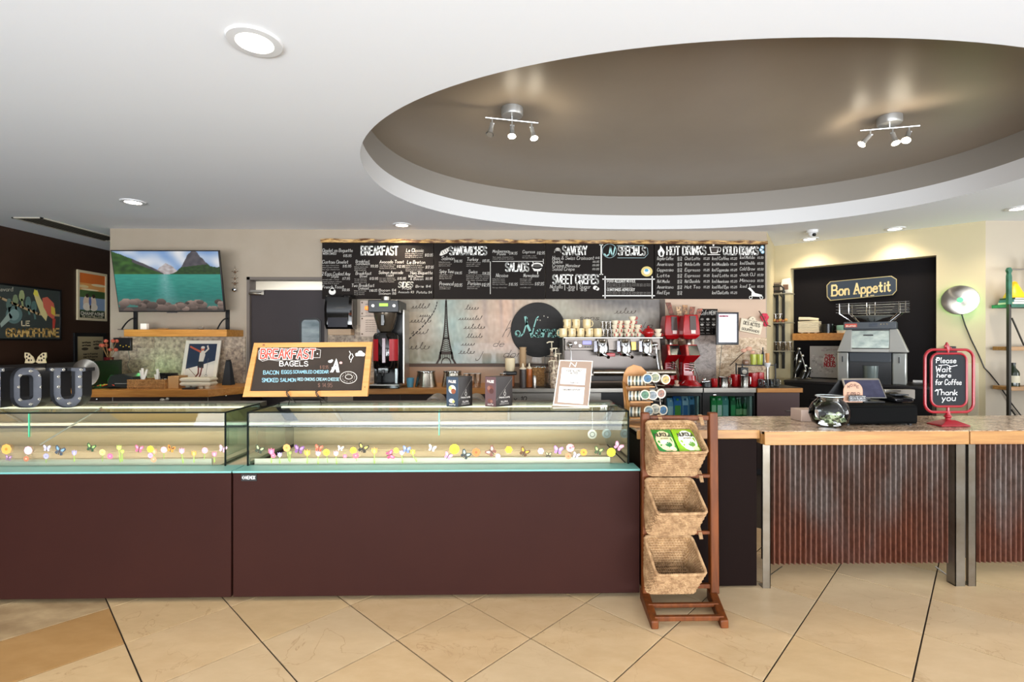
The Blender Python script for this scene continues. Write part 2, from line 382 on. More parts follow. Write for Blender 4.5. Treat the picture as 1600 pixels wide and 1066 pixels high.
for i in range(4):
    j = (i + 1) % 4
    mb.face([n0 + i, n0 + j, n0 + 4 + j, n0 + 4 + i]); mb.face([n0 + 4 + i, n0 + 4 + j, n1 + j, n1 + i])
protos = [mb.build('floor_tile', m, floor, smooth=False) for m in tile_ms]
rp = mb.build('floor_tile', rust_tile, floor, smooth=False); rv = mb.build('floor_tile', rough_tile, floor, smooth=False)
used = set(); cnt = 0
def rust_here(x, y): return x < -1.9 and x > -2.5 and y < 2.35
for r_ in range(-6, 16):
    for c_ in range(-14, 20):
        x = OX + c_ * D + (Sd if r_ % 2 else 0); y = OY + Sd * (r_ + 1) 
        # visible strip of floor in front of the counters, and a little more
        if y < .9 or y > 3.75 or abs(x - .05) > 1.12 * y + .5: continue
        k = random.randrange(4); src = protos[k]
        if abs(x + 1.80) < .03 and abs(y - 2.09) < .03: src = protos[3]
        if abs(x + 2.13) < .03 and abs(y - 2.09) < .4: src = rp
        if x < -2.2 and y > 2.2: src = rv
        if src.name not in used: o = src; used.add(src.name)
        else: o = src.copy(); COL.objects.link(o)
        o.location = (x, y, 0); cnt += 1
for s in protos + [rp, rv]:
    if s.name not in used: bpy.data.objects.remove(s)
print('floor tiles', cnt)

# ceiling with the oval opening
EX, EY, EA, EB, EN = 1.593, 4.006, 2.658, 1.866, 2.18
def ell(t, a=EA, b=EB):
    c_, s_ = cos(t), sin(t)
    return (EX + a * math.copysign(abs(c_) ** (2 / EN), c_), EY + b * math.copysign(abs(s_) ** (2 / EN), s_))
X0, X1, Y0, Y1 = -7.3, 8.6, -5.0, 9.4
N = 144
inner = [ell(2 * pi * i / N) for i in range(N)]
def to_rect(x, y):
    dx, dy = x - EX, y - EY; t = 1e9
    if dx > 1e-9: t = min(t, (X1 - EX) / dx)
    if dx < -1e-9: t = min(t, (X0 - EX) / dx)
    if dy > 1e-9: t = min(t, (Y1 - EY) / dy)
    if dy < -1e-9: t = min(t, (Y0 - EY) / dy)
    return (EX + dx * t, EY + dy * t)
outer = [to_rect(*p) for p in inner]
for cxy in ((X0, Y0), (X0, Y1), (X1, Y0), (X1, Y1)):
    k = min(range(N), key=lambda i: math.hypot(outer[i][0] - cxy[0], outer[i][1] - cxy[1])); outer[k] = cxy
mb = MB(); n = mb.av([(x, y, H) for x, y in inner] + [(x, y, H) for x, y in outer])
for i in range(N):
    j = (i + 1) % N; mb.face([n + i, n + j, n + N + j, n + N + i])
ceiling = struct(mb.build('ceiling', ceil_m, smooth=False))
Z1, Z2 = 2.945, 3.17
mb = MB(); mb.ringf([[(x, y, H) for x, y in inner], [(x, y, Z1) for x, y in inner]], caps=False)
struct(mb.build('trim_1', white_m))
mb = MB(); mb.ringf([[(x, y, Z1) for x, y in inner], [(x, y, Z2 + .002) for x, y in inner]], caps=False)
struct(mb.build('wall_tray', tray_side_m))
mb = MB(); mb.poly([(x, y, Z2) for x, y in inner]); struct(mb.build('ceiling_tray', taupe_m))

# back wall (with the kitchen doorway) and the other walls
XW0 = W(172, 400, YB).x; XD0, XD1 = W(386, 500, YB).x, W(512, 500, YB).x; ZD = W(430, 433, YB).z
TW = .14
mb = MB()
mb.box(XW0, YB, 0, XD0, YB + TW, H); mb.box(XD0, YB, ZD, XD1, YB + TW, H); mb.box(XD1, YB, 0, PA.x, YB + TW, H)
mb.box(XW0, YB + TW, 0, XW0 + .14, 8.2, H)
wall_back = struct(mb.build('wall_back', wall_m, smooth=False))
mb = MB(); mb.box(XL - .15, -5, 0, XL, 9.4, H); struct(mb.build('wall_left', dark_m, smooth=False))
mb = MB(); mb.box(XL, 9.2, 0, 4.6, 9.4, H); struct(mb.build('wall_far_back', mat('kitchen_wall', '#e6e4dc', .6), smooth=False))
# short diagonal wall with the glass shelves
mb = MB(); d_ = (PB - PA); back = Vector((-d_.y, d_.x, 0)).normalized() * .14
if back.x > 0: back = -back
mb.prism([PA, PB, PB + back, PA + back], (0, 0, H)); struct(mb.build('wall_diagonal', cream_m, smooth=False))
# angled wall with niche
def onW(px, py, off=0.): return WP(px, py, PB + nW * off, nW)
nl, nr = onW(1235, 500), onW(1463, 500); NZ = 2.448
bk = -nW
def wallpt(P, off, z): return Vector((P.x, P.y, 0)) + bk * off + Vector((0, 0, z))
mb = MB(); T_ = .5
mb.prism([wallpt(PB, 0, 0), wallpt(nl, 0, 0), wallpt(nl, T_, 0), wallpt(PB, T_, 0)], (0, 0, H))
mb.prism([wallpt(nr, 0, 0), wallpt(PC, 0, 0), wallpt(PC, T_, 0), wallpt(nr, T_, 0)], (0, 0, H))
mb.prism([wallpt(nl, 0, NZ), wallpt(nr, 0, NZ), wallpt(nr, T_, NZ), wallpt(nl, T_, NZ)], (0, 0, H - NZ))
struct(mb.build('wall_angled', cream_m, smooth=False))
ND = .16
mb = MB(); mb.prism([wallpt(nl, ND, 0), wallpt(nr, ND, 0), wallpt(nr, ND + .03, 0), wallpt(nl, ND + .03, 0)], (0, 0, NZ))
struct(mb.build('wall_niche', niche_m, smooth=False))
mb = MB(); mb.box(PC.x, PC.y, 0, 8.6, PC.y + .15, H); struct(mb.build('wall_far_right', pale_m, smooth=False))
# right wall with a window opening, and the storefront behind the camera
mb = MB(); mb.box(8.4, -5, 0, 8.6, -.6, H); mb.box(8.4, 2.6, 0, 8.6, 5.6, H); mb.box(8.4, -.6, 0, 8.6, 2.6, .5); mb.box(8.4, -.6, 2.6, 8.6, 2.6, H)
struct(mb.build('wall_right', pale_m, smooth=False))
mb = MB(); mb.box(-7.3, -5.15, 0, 8.6, -5, .25); mb.box(-7.3, -5.15, 2.65, 8.6, -5, H)
for x in (-7.3, -4.6, 2.2, 3.3, 7.1): mb.box(x, -5.15, .25, x + (1.5 if x == 7.1 else (2.6 if x < -7 else (.0 + 1.1 if x == 2.2 else .12))), -5, 2.65)
struct(mb.build('wall_front', pale_m, smooth=False))
mb = MB()
for x in (-4.5, -2.3, -.1, 2.1, 3.4, 5.2, 7.0): mb.box(x, -5.1, .25, x + .06, -5.04, 2.65)
mb.box(-4.5, -5.1, 2.1, 7.0, -5.04, 2.16)
struct(mb.build('window_1', mat('bronze_frame', '#2a2622', .4), smooth=False))

# kitchen beyond the doorway: a pale wall with a tiled band
mb = MB(); mb.box(-4.9, 8.3, 0, -1.2, 8.4, H)
struct(mb.build('wall_kitchen', mat('kitchen_wall', '#e6e4dc', .6), smooth=False))
L_ = bpy.data.lights.new('kitchen_lamp', 'AREA'); L_.size = 1.2; L_.energy = 45; L_.color = (1, .97, .9)
o_ = bpy.data.objects.new('kitchen_lamp', L_); COL.objects.link(o_); o_.location = (-3.2, 7.2, 2.6)
# doorway frame and saloon door
mb = MB(); fr = .035
mb.box(XD0, YB - .01, 0, XD0 + fr, YB + TW, ZD); mb.box(XD1 - fr, YB - .01, 0, XD1, YB + TW, ZD); mb.box(XD0, YB - .01, ZD - fr, XD1, YB + TW, ZD)
struct(mb.build('door_frame', mat('door_frame_paint', '#6a6058', .5), smooth=False))

# ceiling lights
def downlight(px, py, label, power=12, r=.085, col=(1, .86, .66), spot=True, ang=2.3):
    p = WZ(px, py, H)
    t = thing('ceiling_light', label, 'light', (p.x, p.y, H), 0, 'round recessed ceiling lights')
    m = MB(); m.lathe([(r * .78, -.002), (r * .82, -.012), (r * 1.18, -.010), (r * 1.24, 0)], 32, caps=False); m.build('trim_ring', white_m, t)
    m = MB(); m.cyl((0, 0, -.006), r * .8, .004, 32); m.build('lamp', mat('downlight_glow', '#ffffff', .5, emit='#fff4de', es=14), t)
    if spot:
        d = bpy.data.lights.new('spot', 'SPOT'); d.energy = power; d.color = col; d.spot_size = ang; d.spot_blend = .8; d.shadow_soft_size = .07
        o = bpy.data.objects.new('spot', d); COL.objects.link(o); o.location = (p.x, p.y, H - .03)
    return t
downlight(398, 64, 'large round recessed light nearest the camera, alone in the front ceiling', 45, .095)
downlight(208, 315, 'round recessed light above the left display case, in front of the television', 42)
downlight(628, 351, 'small recessed light over the breakfast board, washing it warm', 45)
downlight(1265, 373, 'recessed light under the dome camera by the angled wall', 34)
downlight(1398, 357, 'recessed light above the dark niche, close to the angled wall', 34)
downlight(1592, 325, 'recessed light at the right edge of the ceiling, past the oval', 34)
# lights outside the frame that the room goes on with
for (x, y) in ((-4.4, 2.6), (-3.6, .4), (3.2, .3), (5.8, 1.2)):
    d = bpy.data.lights.new('spot', 'SPOT'); d.energy = 36; d.color = (1, .88, .7); d.spot_size = 2.3; d.spot_blend = .8; d.shadow_soft_size = .07
    o = bpy.data.objects.new('spot', d); COL.objects.link(o); o.location = (x, y, H - .03)
    t = thing('ceiling_light', 'recessed light %s, outside the frame' % {-4.4: 'over the floor left of the cases', -3.6: 'above the customer area at far left', 3.2: 'over the floor in front of the till', 5.8: 'near the right-hand window'}[x], 'light', (x, y, H), 0, 'recessed lights outside the photograph')
    m = MB(); m.lathe([(.07, -.002), (.07, -.012), (.1, -.010), (.105, 0)], 24, caps=False); m.build('trim_ring', white_m, t)
    m = MB(); m.cyl((0, 0, -.006), .07, .004, 24); m.build('lamp', MATS['downlight_glow'], t)

# ceiling vent at the left
p = WZ(20, 356, H); q = WZ(100, 366, H)
t = thing('ceiling_vent', 'long dark slotted air vent in the ceiling beside the brown wall', 'vent', (-5.1, 6.05, H))
L = .62; Wd = .16; 
m = MB(); m.box(-Wd, -L, -.012, -Wd + .02, L, 0); m.box(Wd - .02, -L, -.012, Wd, L, 0); m.box(-Wd, -L, -.012, Wd, -L + .02, 0); m.box(-Wd, L - .02, -.012, Wd, L, 0)
m.build('frame', mat('vent_paint', '#b9b2a2', .5), t, smooth=False)
m = MB(); m.box(-Wd + .02, -L + .02, -.003, Wd - .02, L - .02, -.001); m.build('duct_opening', mat('vent_dark', '#3b352b', .8), t, smooth=False)
for i in range(7):
    x = -Wd + .04 + i * .04
    m = MB(); m.hexa([(x - .012, -L + .02, -.004), (x - .009, -L + .02, -.004), (x - .009, L - .02, -.004), (x - .012, L - .02, -.004), (x, -L + .02, -.012), (x + .003, -L + .02, -.012), (x + .003, L - .02, -.012), (x, L - .02, -.012)])
    m.build('slat', mat('vent_slat', '#8b8474', .5), t, smooth=False)

# dome camera
p = WZ(1269, 360, H)
t = thing('dome_camera', 'small white dome security camera on the ceiling near the menu board end', 'camera', (p.x, p.y, H))
m = MB(); m.lathe([(.001, 0), (.062, 0), (.062, -.03), (.055, -.036), (.001, -.036)], 24); m.build('base', white_m, t)
m = MB(); m.ball((0, 0, -.04), .045, 20, 12); m.build('dome', white_m, t)
m = MB(); m.cyl((.0, -.043, -.058), .022, .01, 16, 'y'); m.ball((0, -.043, -.058), .018, 12, 8); m.build('lens', black_m, t)

# track spot fittings in the tray
def track(px, py, rz, heads, label):
    p = WZ(px, py, Z2)
    t = thing('track_light', label, 'light', (p.x, p.y, Z2), rz, 'ceiling spot bars in the oval tray')
    m = MB(); m.lathe([(.001, 0), (.082, 0), (.082, -.045), (.076, -.056), (.001, -.058)], 32); m.build('ceiling_rose', mat('satin_nickel', '#b5b5b3', .35, .6), t)
    m = MB(); m.tube([(-.2, 0, -.085), (.2, 0, -.085)], .006, 8); m.tube([(0, 0, -.05), (0, 0, -.085)], .008, 8); m.build('bar', chrome_m, t)
    for i, (x, dx, dy, lit) in enumerate(heads):
        a = Vector((x, 0, -.085)); b = Vector((x, 0, -.125)); d = Vector((dx, dy, -1)).normalized()
        m = MB(); m.tube([a, b], .006, 8); m.tube([b + Vector((-.015, 0, 0)), b + Vector((.015, 0, 0))], .008, 8)
        e = b + d * .05; f_ = e + d * .045
        m.tube([b + d * .004, b + d * .006, e, e + d * .001, e + d * .03, f_], [.004, .015, .016, .017, .02, .03], 14, caps=False)
        hd = m.build('lamp_head', MATS['satin_nickel'], t)
        m = MB(); m.tube([e + d * .015, e + d * .04, f_ + d * .004], [.01, .022, .024], 14)
        m.build('bulb', mat('spot_bulb_glow', '#ffffff', .4, emit='#fff0cf', es=45) if lit else mat('spot_bulb_off', '#8d8578', .3), hd)
        if lit:
            R = Matrix.Rotation(rz, 4, 'Z')
            for pw, sz, dd, bl in ((16, 2.2, d, .9), (3.0, 3.1, -d + Vector((0, 0, .6)), .6)):
                L_ = bpy.data.lights.new('spot', 'SPOT'); L_.energy = pw; L_.color = (1, .87, .68); L_.spot_size = sz; L_.spot_blend = bl; L_.shadow_soft_size = .02
                o = bpy.data.objects.new('spot', L_); COL.objects.link(o)
                wp = Vector(t.location) + (R @ (f_ + d * .02)); o.location = wp
                o.rotation_euler = (R @ dd).to_track_quat('-Z', 'Y').to_euler()
    return t
track(800, 170, radians(12), [(-.15, -.25, -.25, False), (0, -.08, -.3, True), (.15, .15, -.3, True)], 'chrome spot bar left of centre in the oval tray, one lamp unlit')
track(1390, 183, radians(-14), [(-.13, -.9, -.1, True), (.02, .1, -.35, True), (.13, -.5, -.5, True)], 'chrome spot bar at the right of the oval tray, all three lamps lit')
# ================================================================== DISPLAY CASES AND COUNTERS
YP = 2.79; ZT = 1.041; ZLg = .728
panel_m = mat('brown_laminate', '#301712', .55, spec=.1, noise=('#2b1410', 2.5, .6, (1, 1, 1)))
teal_m = mat('teal_glass_edge', '#6ea6a0', .3)
glass_m = glass('case_glass', '#f6faf8', .4)
edge_m = mat('glass_edge_dark', '#0b1210', .6, spec=.1)
gedge_m = mat('glass_edge_green', '#4fb98c', .15)
pan_m = mat('case_deck_steel', '#b5a692', .5, .1)
back_m = mat('case_back_steel', '#b3a182', .5, .15, noise=('#988a70', 2, .6, (.6, 1, 9)))
door_m = mat('sliding_door_panel', '#a08a5f', .5, .1, noise=('#8b7852', 1.5, .6, (1, 1, 4)))
led_m = mat('led_strip', '#ffffff', .5, emit='#ffe3b0', es=1.1)
def flower(mb, f, cx, cy, r, c1, c2, n=8, stem=None):
    if stem: ribbon(mb, [(cx, cy), (cx + stem[0], cy + stem[1])], 1.1, f, '#8fae4c'); flat(mb, [(cx + stem[0], cy + stem[1]), (cx + stem[0] + 3, cy + stem[1] - 7), (cx + stem[0] + 1, cy + stem[1] - 2)], f, '#9dbb55')
    for k in range(n):
        a = 2 * pi * k / n; disc(mb, cx + r * .6 * cos(a), cy + r * .6 * sin(a), r * .42, r * .42, lambda a, b: f(a, b) + Vector((0, -.0002 - .0003 * (k % 2), 0)), c1, 8)
    disc(mb, cx, cy, r * .6, r * .6, lambda a, b: f(a, b) + Vector((0, -.0009, 0)), c1, 10); disc(mb, cx, cy, r * .28, r * .28, lambda a, b: f(a, b) + Vector((0, -.0015, 0)), c2, 8)
def tulip(mb, f, cx, cy, r, c1, c2, stem=(0, 14)):
    ribbon(mb, [(cx, cy + r), (cx + stem[0], cy + stem[1] + r)], 1.3, f, '#9aba4d')
    flat(mb, [(cx + stem[0], cy + r + stem[1]), (cx - 3.2, cy + r + 2), (cx + stem[0] - .8, cy + r + stem[1] - 1)], f, '#86a845')
    flat(mb, [(cx + stem[0], cy + r + stem[1]), (cx + 4.2, cy + r + 1), (cx + stem[0] + 1, cy + r + stem[1] - 1)], f, '#a8c65a')
    flat(mb, [(cx - r * .8, cy - r), (cx - r * .3, cy - r * .5), (cx, cy - r * 1.15), (cx + r * .35, cy - r * .5), (cx + r * .8, cy - r), (cx + r * .8, cy + r * .3), (cx, cy + r), (cx - r * .8, cy + r * .3)], f, c1)
    disc(mb, cx, cy + r * .1, r * .35, r * .6, lambda a, b: f(a, b) + Vector((0, -.0004, 0)), c2, 8)
def butterfly(mb, f, cx, cy, r, c1, c2, ang=.3):
    def R(x, y): return (cx + r * (x * cos(ang) - y * sin(ang)), cy + r * (x * sin(ang) + y * cos(ang)))
    g = lambda a, b: f(a, b) + Vector((0, -.0004, 0))
    for s in (-1, 1):
        flat(mb, [R(0, .1), R(.2 * s, -.6), R(.8 * s, -1), R(1.1 * s, -.7), R(.8 * s, 0)], f, c1)
        flat(mb, [R(0, .1), R(.7 * s, .1), R(.8 * s, .6), R(.35 * s, .8)], f, c1)
        flat(mb, [R(.15 * s, -.1), R(.3 * s, -.5), R(.75 * s, -.75), R(.8 * s, -.5), R(.6 * s, -.1)], g, c2)
    ribbon(mb, [R(0, -.6), R(0, .7)], r * .16, g, '#33261d')
def display_case(px0, px1, gpx0, gpx1, label, doors, seam, left_end, right_end, stickers):
    x0, x1 = W(px0, 700, YP).x, W(px1, 700, YP).x
    g0, g1 = (W(gpx0, 643, 2.9).x if gpx0 is not None else x0 + .02), W(gpx1, 643, 2.9).x
    YG, YT, YE = 2.90, 3.31, 3.55
    t = thing('display_case', label, 'display case', ((x0 + x1) / 2, YP, 0), 0, 'refrigerated display cases')
    m = MB(True); m.box(x0 + .002, YP, .025, x1 - .002, YP + .02, .716); m.build('front_panel', panel_m, t, bevel=.002)
    for xa_ in (x0 + .004, x1 - .03):
        m = MB(True); m.box(xa_, YP + .02, .025, xa_ + .026, YE + .02, .70); m.build('side_panel', panel_m, t, smooth=False)
    m = MB(True); m.box(x0 + .05, YP + .06, 0, x1 - .05, YE, .04); m.build('plinth', black_m, t, smooth=False)
    m = MB(True); m.box(x0, YP - .004, .716, x1, YG + .03, ZLg - .001); m.build('ledge', teal_m, t, bevel=.002)
    m = MB(True); m.box(x0 + .03, YG + .03, .66, x1 - .03, YE, .705)
    for k in range(3): m.box(g0 + .06, YG + .05 + k * .19, .705, g1 - .06, YG + .225 + k * .19, .722)
    m.build('deck', pan_m, t, bevel=.002)
    m = MB(True); m.box(g0 + .02, YG + .038, .705, g1 - .1, YG + .048, .76); m.build('front_lip', mat('clear_lip', '#c9bda8', .3, .3), t, smooth=False)
    m = MB(True); m.box(x0 + .03, YE - .02, .705, x1 - .03, YE, .856); m.build('back_wall', back_m, t, smooth=False)
    m = MB(True); m.box(x0 + .03, YE - .09, .868, x1 - .03, YE - .02, .888); m.build('air_duct_rail', mat('white_enamel', '#cfc6b6', .35), t, bevel=.003)
    m = MB(True); m.box(x0 + .03, YE - .075, .85, x1 - .03, YE - .02, .867); m.build('rail_gasket', mat('dark_gasket', '#35302c', .5), t, smooth=False)
    # sliding rear doors, leaning forward to the top
    xs = [g0 + .05] + [W(d, 655, 3.45).x for d in doors] + [g1 - .03]
    for k in range(len(xs) - 1):
        a, b = xs[k], xs[k + 1] + .02; off = .012 if k % 2 else 0
        m = MB(True); yb, yt = YE - .05 + off, YT + .02 + off
        m.hexa([(a, yb, .89), (b, yb, .89), (b, yb + .008, .89), (a, yb + .008, .89), (a, yt, 1.012), (b, yt, 1.012), (b, yt + .008, 1.012), (a, yt + .008, 1.012)])
        dr = m.build('sliding_door', door_m if k % 2 == 0 else mat('sliding_door_panel_grey', '#8a806c', .5, .1), t, smooth=False)
        m = MB(True); m.hexa([(b - .02, yb - .006, .89), (b - .006, yb - .006, .89), (b - .006, yb, .89), (b - .02, yb, .89), (b - .02, yt - .006, 1.012), (b - .006, yt - .006, 1.012), (b - .006, yt, 1.012), (b - .02, yt, 1.012)])
        m.build('door_edge', mat('satin_aluminium', '#c9c4b8', .3, .9), dr, smooth=False)
    m = MB(True); m.box(g0, YT, 1.012, g1, YT + .1, ZT + .002); m.build('top_rail', mat('top_rail_steel', '#6f6a60', .4, .7), t, bevel=.003)
    m = MB(True); m.box(g0 + .06, YT - .11, 1.022, g1 - .06, YT - .085, 1.032); m.build('light_strip', led_m, t, smooth=False)
    L_ = bpy.data.lights.new('case_strip', 'AREA'); L_.shape = 'RECTANGLE'; L_.size = g1 - g0 - .15; L_.size_y = .03; L_.energy = 2.6 * (g1 - g0); L_.color = (1, .84, .62)
    o_ = bpy.data.objects.new('case_strip', L_); COL.objects.link(o_); o_.location = ((g0 + g1) / 2, YT - .098, 1.018); o_.rotation_euler = (radians(12), 0, 0)
    m = MB(True); m.box(g0, YG, ZT - .006, g1, YT, ZT); m.build('top_glass', glass('case_top_glass', '#e9f1ee', .22), t, smooth=False)
    m = MB(True); m.box(g0, YG, ZLg, g1, YG + .006, ZT - .006); m.build('front_glass', glass_m, t, smooth=False)
    for gx, on in ((g0, left_end), (g1 - .006, right_end)):
        if on:
            m = MB(True); m.prism([(gx, YG + .006, ZLg), (gx, YE - .03, ZLg), (gx, YE - .03, .89), (gx, YT, ZT - .006), (gx, YG + .006, ZT - .006)], (.006, 0, 0)); m.build('side_glass', glass('case_side_glass', '#d3ebe8', .6), t, smooth=False)
    m = MB(True); e = .004
    m.box(g0 - .001, YG - .002, ZT - .008, g1 + .001, YG + .003, ZT)
    for gx, on in ((g0, left_end), (g1, right_end)):
        if on: m.box(gx - e, YG - .002, ZLg, gx + e, YG + .004, ZT); m.box(gx - .002, YG, ZT - .008, gx + .002, YT, ZT)
    m.build('glass_seam', edge_m, t, smooth=False)
    for s_ in seam:
        x = W(s_, 660, YG).x
        m = MB(True); m.box(x - .003, YG - .001, .90, x + .003, YG + .005, ZT); m.box(x - .003, YG, ZT, x + .003, YG + .06, ZT + .001); m.build('glass_joint', gedge_m, t, smooth=False)
        m = MB(True); m.tube([(x + .002, YG + .01, ZT - .01), (x, YG + .03, .90)], .004, 8) if len(seam) and s_ > 300 else m.tube([(x + .19, YG + .28, ZT - .01), (x + .045, YG + .02, .85)], .005, 8)
        m.build('support_rod', mat('satin_aluminium', '#c9c4b8', .3, .9), t)
    f = lambda a, b: W(a, b, YG - .0015)
    for st in stickers:
        m = MB(True); k = st[0]
        if k == 'F': flower(m, f, *st[1:]); nm = 'flower_sticker'
        elif k == 'T': tulip(m, f, *st[1:]); nm = 'tulip_sticker'
        else: butterfly(m, f, *st[1:]); nm = 'butterfly_sticker'
        m.build(nm, paint(), t, smooth=False)
    return t, g0, g1
S1 = [('F', 10, 702, 8, '#f0a24c', '#e07a22', 8), ('B', 13, 716, 5, '#7a5a80', '#c9a0b8', .2), ('F', 44, 704, 6.5, '#e9b9c9', '#f6e4ea', 8), ('F', 41, 717, 4.5, '#b06a4a', '#e8c39a', 8), ('B', 73, 701, 5.5, '#b7b2d8', '#d6d3ea', .1), ('F', 72, 713, 4.5, '#a7a2d2', '#8a84bf', 7, (0, 10)),
      ('B', 93, 705, 8, '#3b4450', '#7fa4bf', .35), ('T', 116, 708, 4.5, '#9c94d0', '#b9b3e2', (0, 9)), ('B', 142, 700, 7, '#2f4b2c', '#9cc56a', .3), ('F', 160, 707, 5, '#dbcb7a', '#c9b25a', 8, (0, 14)), ('F', 172, 713, 4.6, '#e4688c', '#f19ab2', 8),
      ('T', 186, 700, 4.5, '#b9cf62', '#cfe07a', (2, 18)), ('T', 191, 706, 3.5, '#a8c44c', '#cfe07a', (0, 12)), ('B', 217, 702, 6.5, '#c2607c', '#e79ab0', .2), ('F', 235, 702, 5.5, '#f3d33c', '#e7b92a', 8), ('T', 241, 706, 4.6, '#ee8f6a', '#f4b18e', (-1, 8)), ('F', 235, 712, 4.2, '#d6a0cf', '#b678b2', 7), ('F', 240, 718, 4.5, '#f4946c', '#f8b795', 8),
      ('F', 256, 703, 5, '#f0a7b0', '#f8cfd2', 8, (0, 14)), ('B', 267, 702, 6, '#d98a2c', '#5a3a1c', .3), ('T', 284, 705, 5, '#ef9bb4', '#f5bccb', (2, 14)), ('T', 303, 709, 4.6, '#f0a348', '#f6bf77', (0, 9)), ('F', 320, 704, 5, '#f4a0a8', '#f9c7cb', 8, (-1, 14)), ('T', 335, 710, 4.5, '#e87c94', '#f3a9b8', (0, 8)), ('B', 348, 702, 6, '#f0a8c0', '#f7cfdc', .3)]
S2 = [('B', 405, 703, 7, '#2f3a26', '#b9c98a', .4), ('T', 424, 706, 5.5, '#e9688c', '#f39ab4', (0, 12)), ('F', 427, 712, 4, '#ea6f86', '#f3a0b0', 7), ('T', 437, 711, 4, '#b9a6dc', '#cfc2ea', (0, 9)), ('F', 448, 700, 6, '#f2a058', '#e88a3c', 8, (3, 20)), ('T', 453, 708, 3, '#9aba4d', '#b9d06a', (0, 11)), ('B', 467, 703, 7.5, '#7c4f86', '#b88cc4', .2), ('T', 480, 708, 5.5, '#f1a53a', '#f6c468', (0, 11)),
      ('B', 498, 701, 6, '#d4583c', '#e98a6a', .2), ('T', 497, 709, 4.5, '#f2a3b8', '#f8c6d2', (0, 12)), ('F', 510, 707, 5.5, '#f5c63e', '#e59a2a', 8, (2, 16)), ('T', 525, 709, 4.5, '#f3a9bc', '#f8cbd6', (1, 12)), ('B', 532, 701, 4.5, '#f1e3d8', '#f7c2b4', .2), ('F', 539, 713, 3.5, '#e8788e', '#f2a5b4', 6, (0, -6)), ('F', 552, 704, 5.5, '#f2cf3a', '#e9b62c', 8), ('F', 556, 712, 5, '#ec6a78', '#f39ba4', 8, (1, 8)),
      ('B', 567, 701, 8, '#2c2618', '#e5cf62', .35), ('T', 585, 705, 5.5, '#f2a348', '#f7c276', (0, 14)), ('B', 609, 711, 7, '#d7486c', '#ef8ca4', 1.3), ('F', 619, 704, 4.5, '#f4cf4c', '#ecb93a', 8), ('T', 628, 708, 4, '#b7a8dc', '#d0c6ec', (1, 12)), ('B', 635, 703, 6, '#6f86c8', '#a9bce8', .2), ('T', 645, 707, 4.5, '#f3cf3c', '#f6de70', (6, 10)), ('B', 675, 701, 6, '#c9bcb0', '#f1e6da', .3), ('B', 700, 713, 6, '#c889b0', '#eec4d8', .5),
      ('F', 710, 702, 8, '#f6d92e', '#e9c21e', 10), ('B', 727, 711, 7.5, '#2c3230', '#a9c4b6', .6), ('F', 744, 707, 6.5, '#f07a3a', '#d9542a', 8), ('B', 768, 706, 8, '#7a4a3c', '#e8c8b8', -.8), ('F', 778, 713, 4, '#eab0d4', '#f6d6ea', 6), ('F', 795, 703, 6, '#f4bd2e', '#e29a1e', 6), ('B', 819, 707, 7.5, '#5c3a12', '#f1b032', .5), ('F', 845, 705, 5, '#eab6dc', '#d08cc0', 6), ('B', 857, 711, 5, '#4c4632', '#d8cf8c', .1), ('B', 872, 704, 7, '#a277bc', '#f0b8d4', .2), ('F', 891, 700, 6.5, '#f4a2a4', '#ea6f72', 9), ('F', 888, 713, 5, '#f08a5e', '#e86a3c', 8), ('B', 900, 712, 5, '#c9bcd8', '#eceaa0', .4), ('F', 912, 707, 5.5, '#f49a34', '#d9661c', 8), ('B', 935, 705, 7, '#3b4f24', '#c7d77c', .3), ('F', 955, 707, 7, '#f6e22e', '#e9cb22', 10), ('B', 966, 698, 7, '#e89cb4', '#f6cbd6', .6)]
# first case runs out of the frame at the left
case1, c1a, c1b = display_case(-330, 361.5, None, 352, 'left brown glass display case carrying the metal marquee letters', [20, 180], [45], False, True, S1)
case2, c2a, c2b = display_case(363.5, 1000, 387, 982, 'right brown glass display case carrying the breakfast sign and two cartons', [527, 613, 793, 905], [686], True, True, S2)
# small black maker's plate
m = MB(True); p = W(377, 752, YP - .004); q = W(401, 741, YP - .004); m.box(p.x, YP - .004, p.z, q.x, YP, q.z, '#0d0d0d')
f = lambda a, b: W(a, b, YP - .0045)
text(m, 'O NEMOX', 379.5, 749, 5, f, 19, .8, '#d8d8d8'); ring(m, 380.5, 746.5, 2.2, 2.2, .6, f, '#d8d8d8')
m.build('badge', paint(), case2, smooth=False)

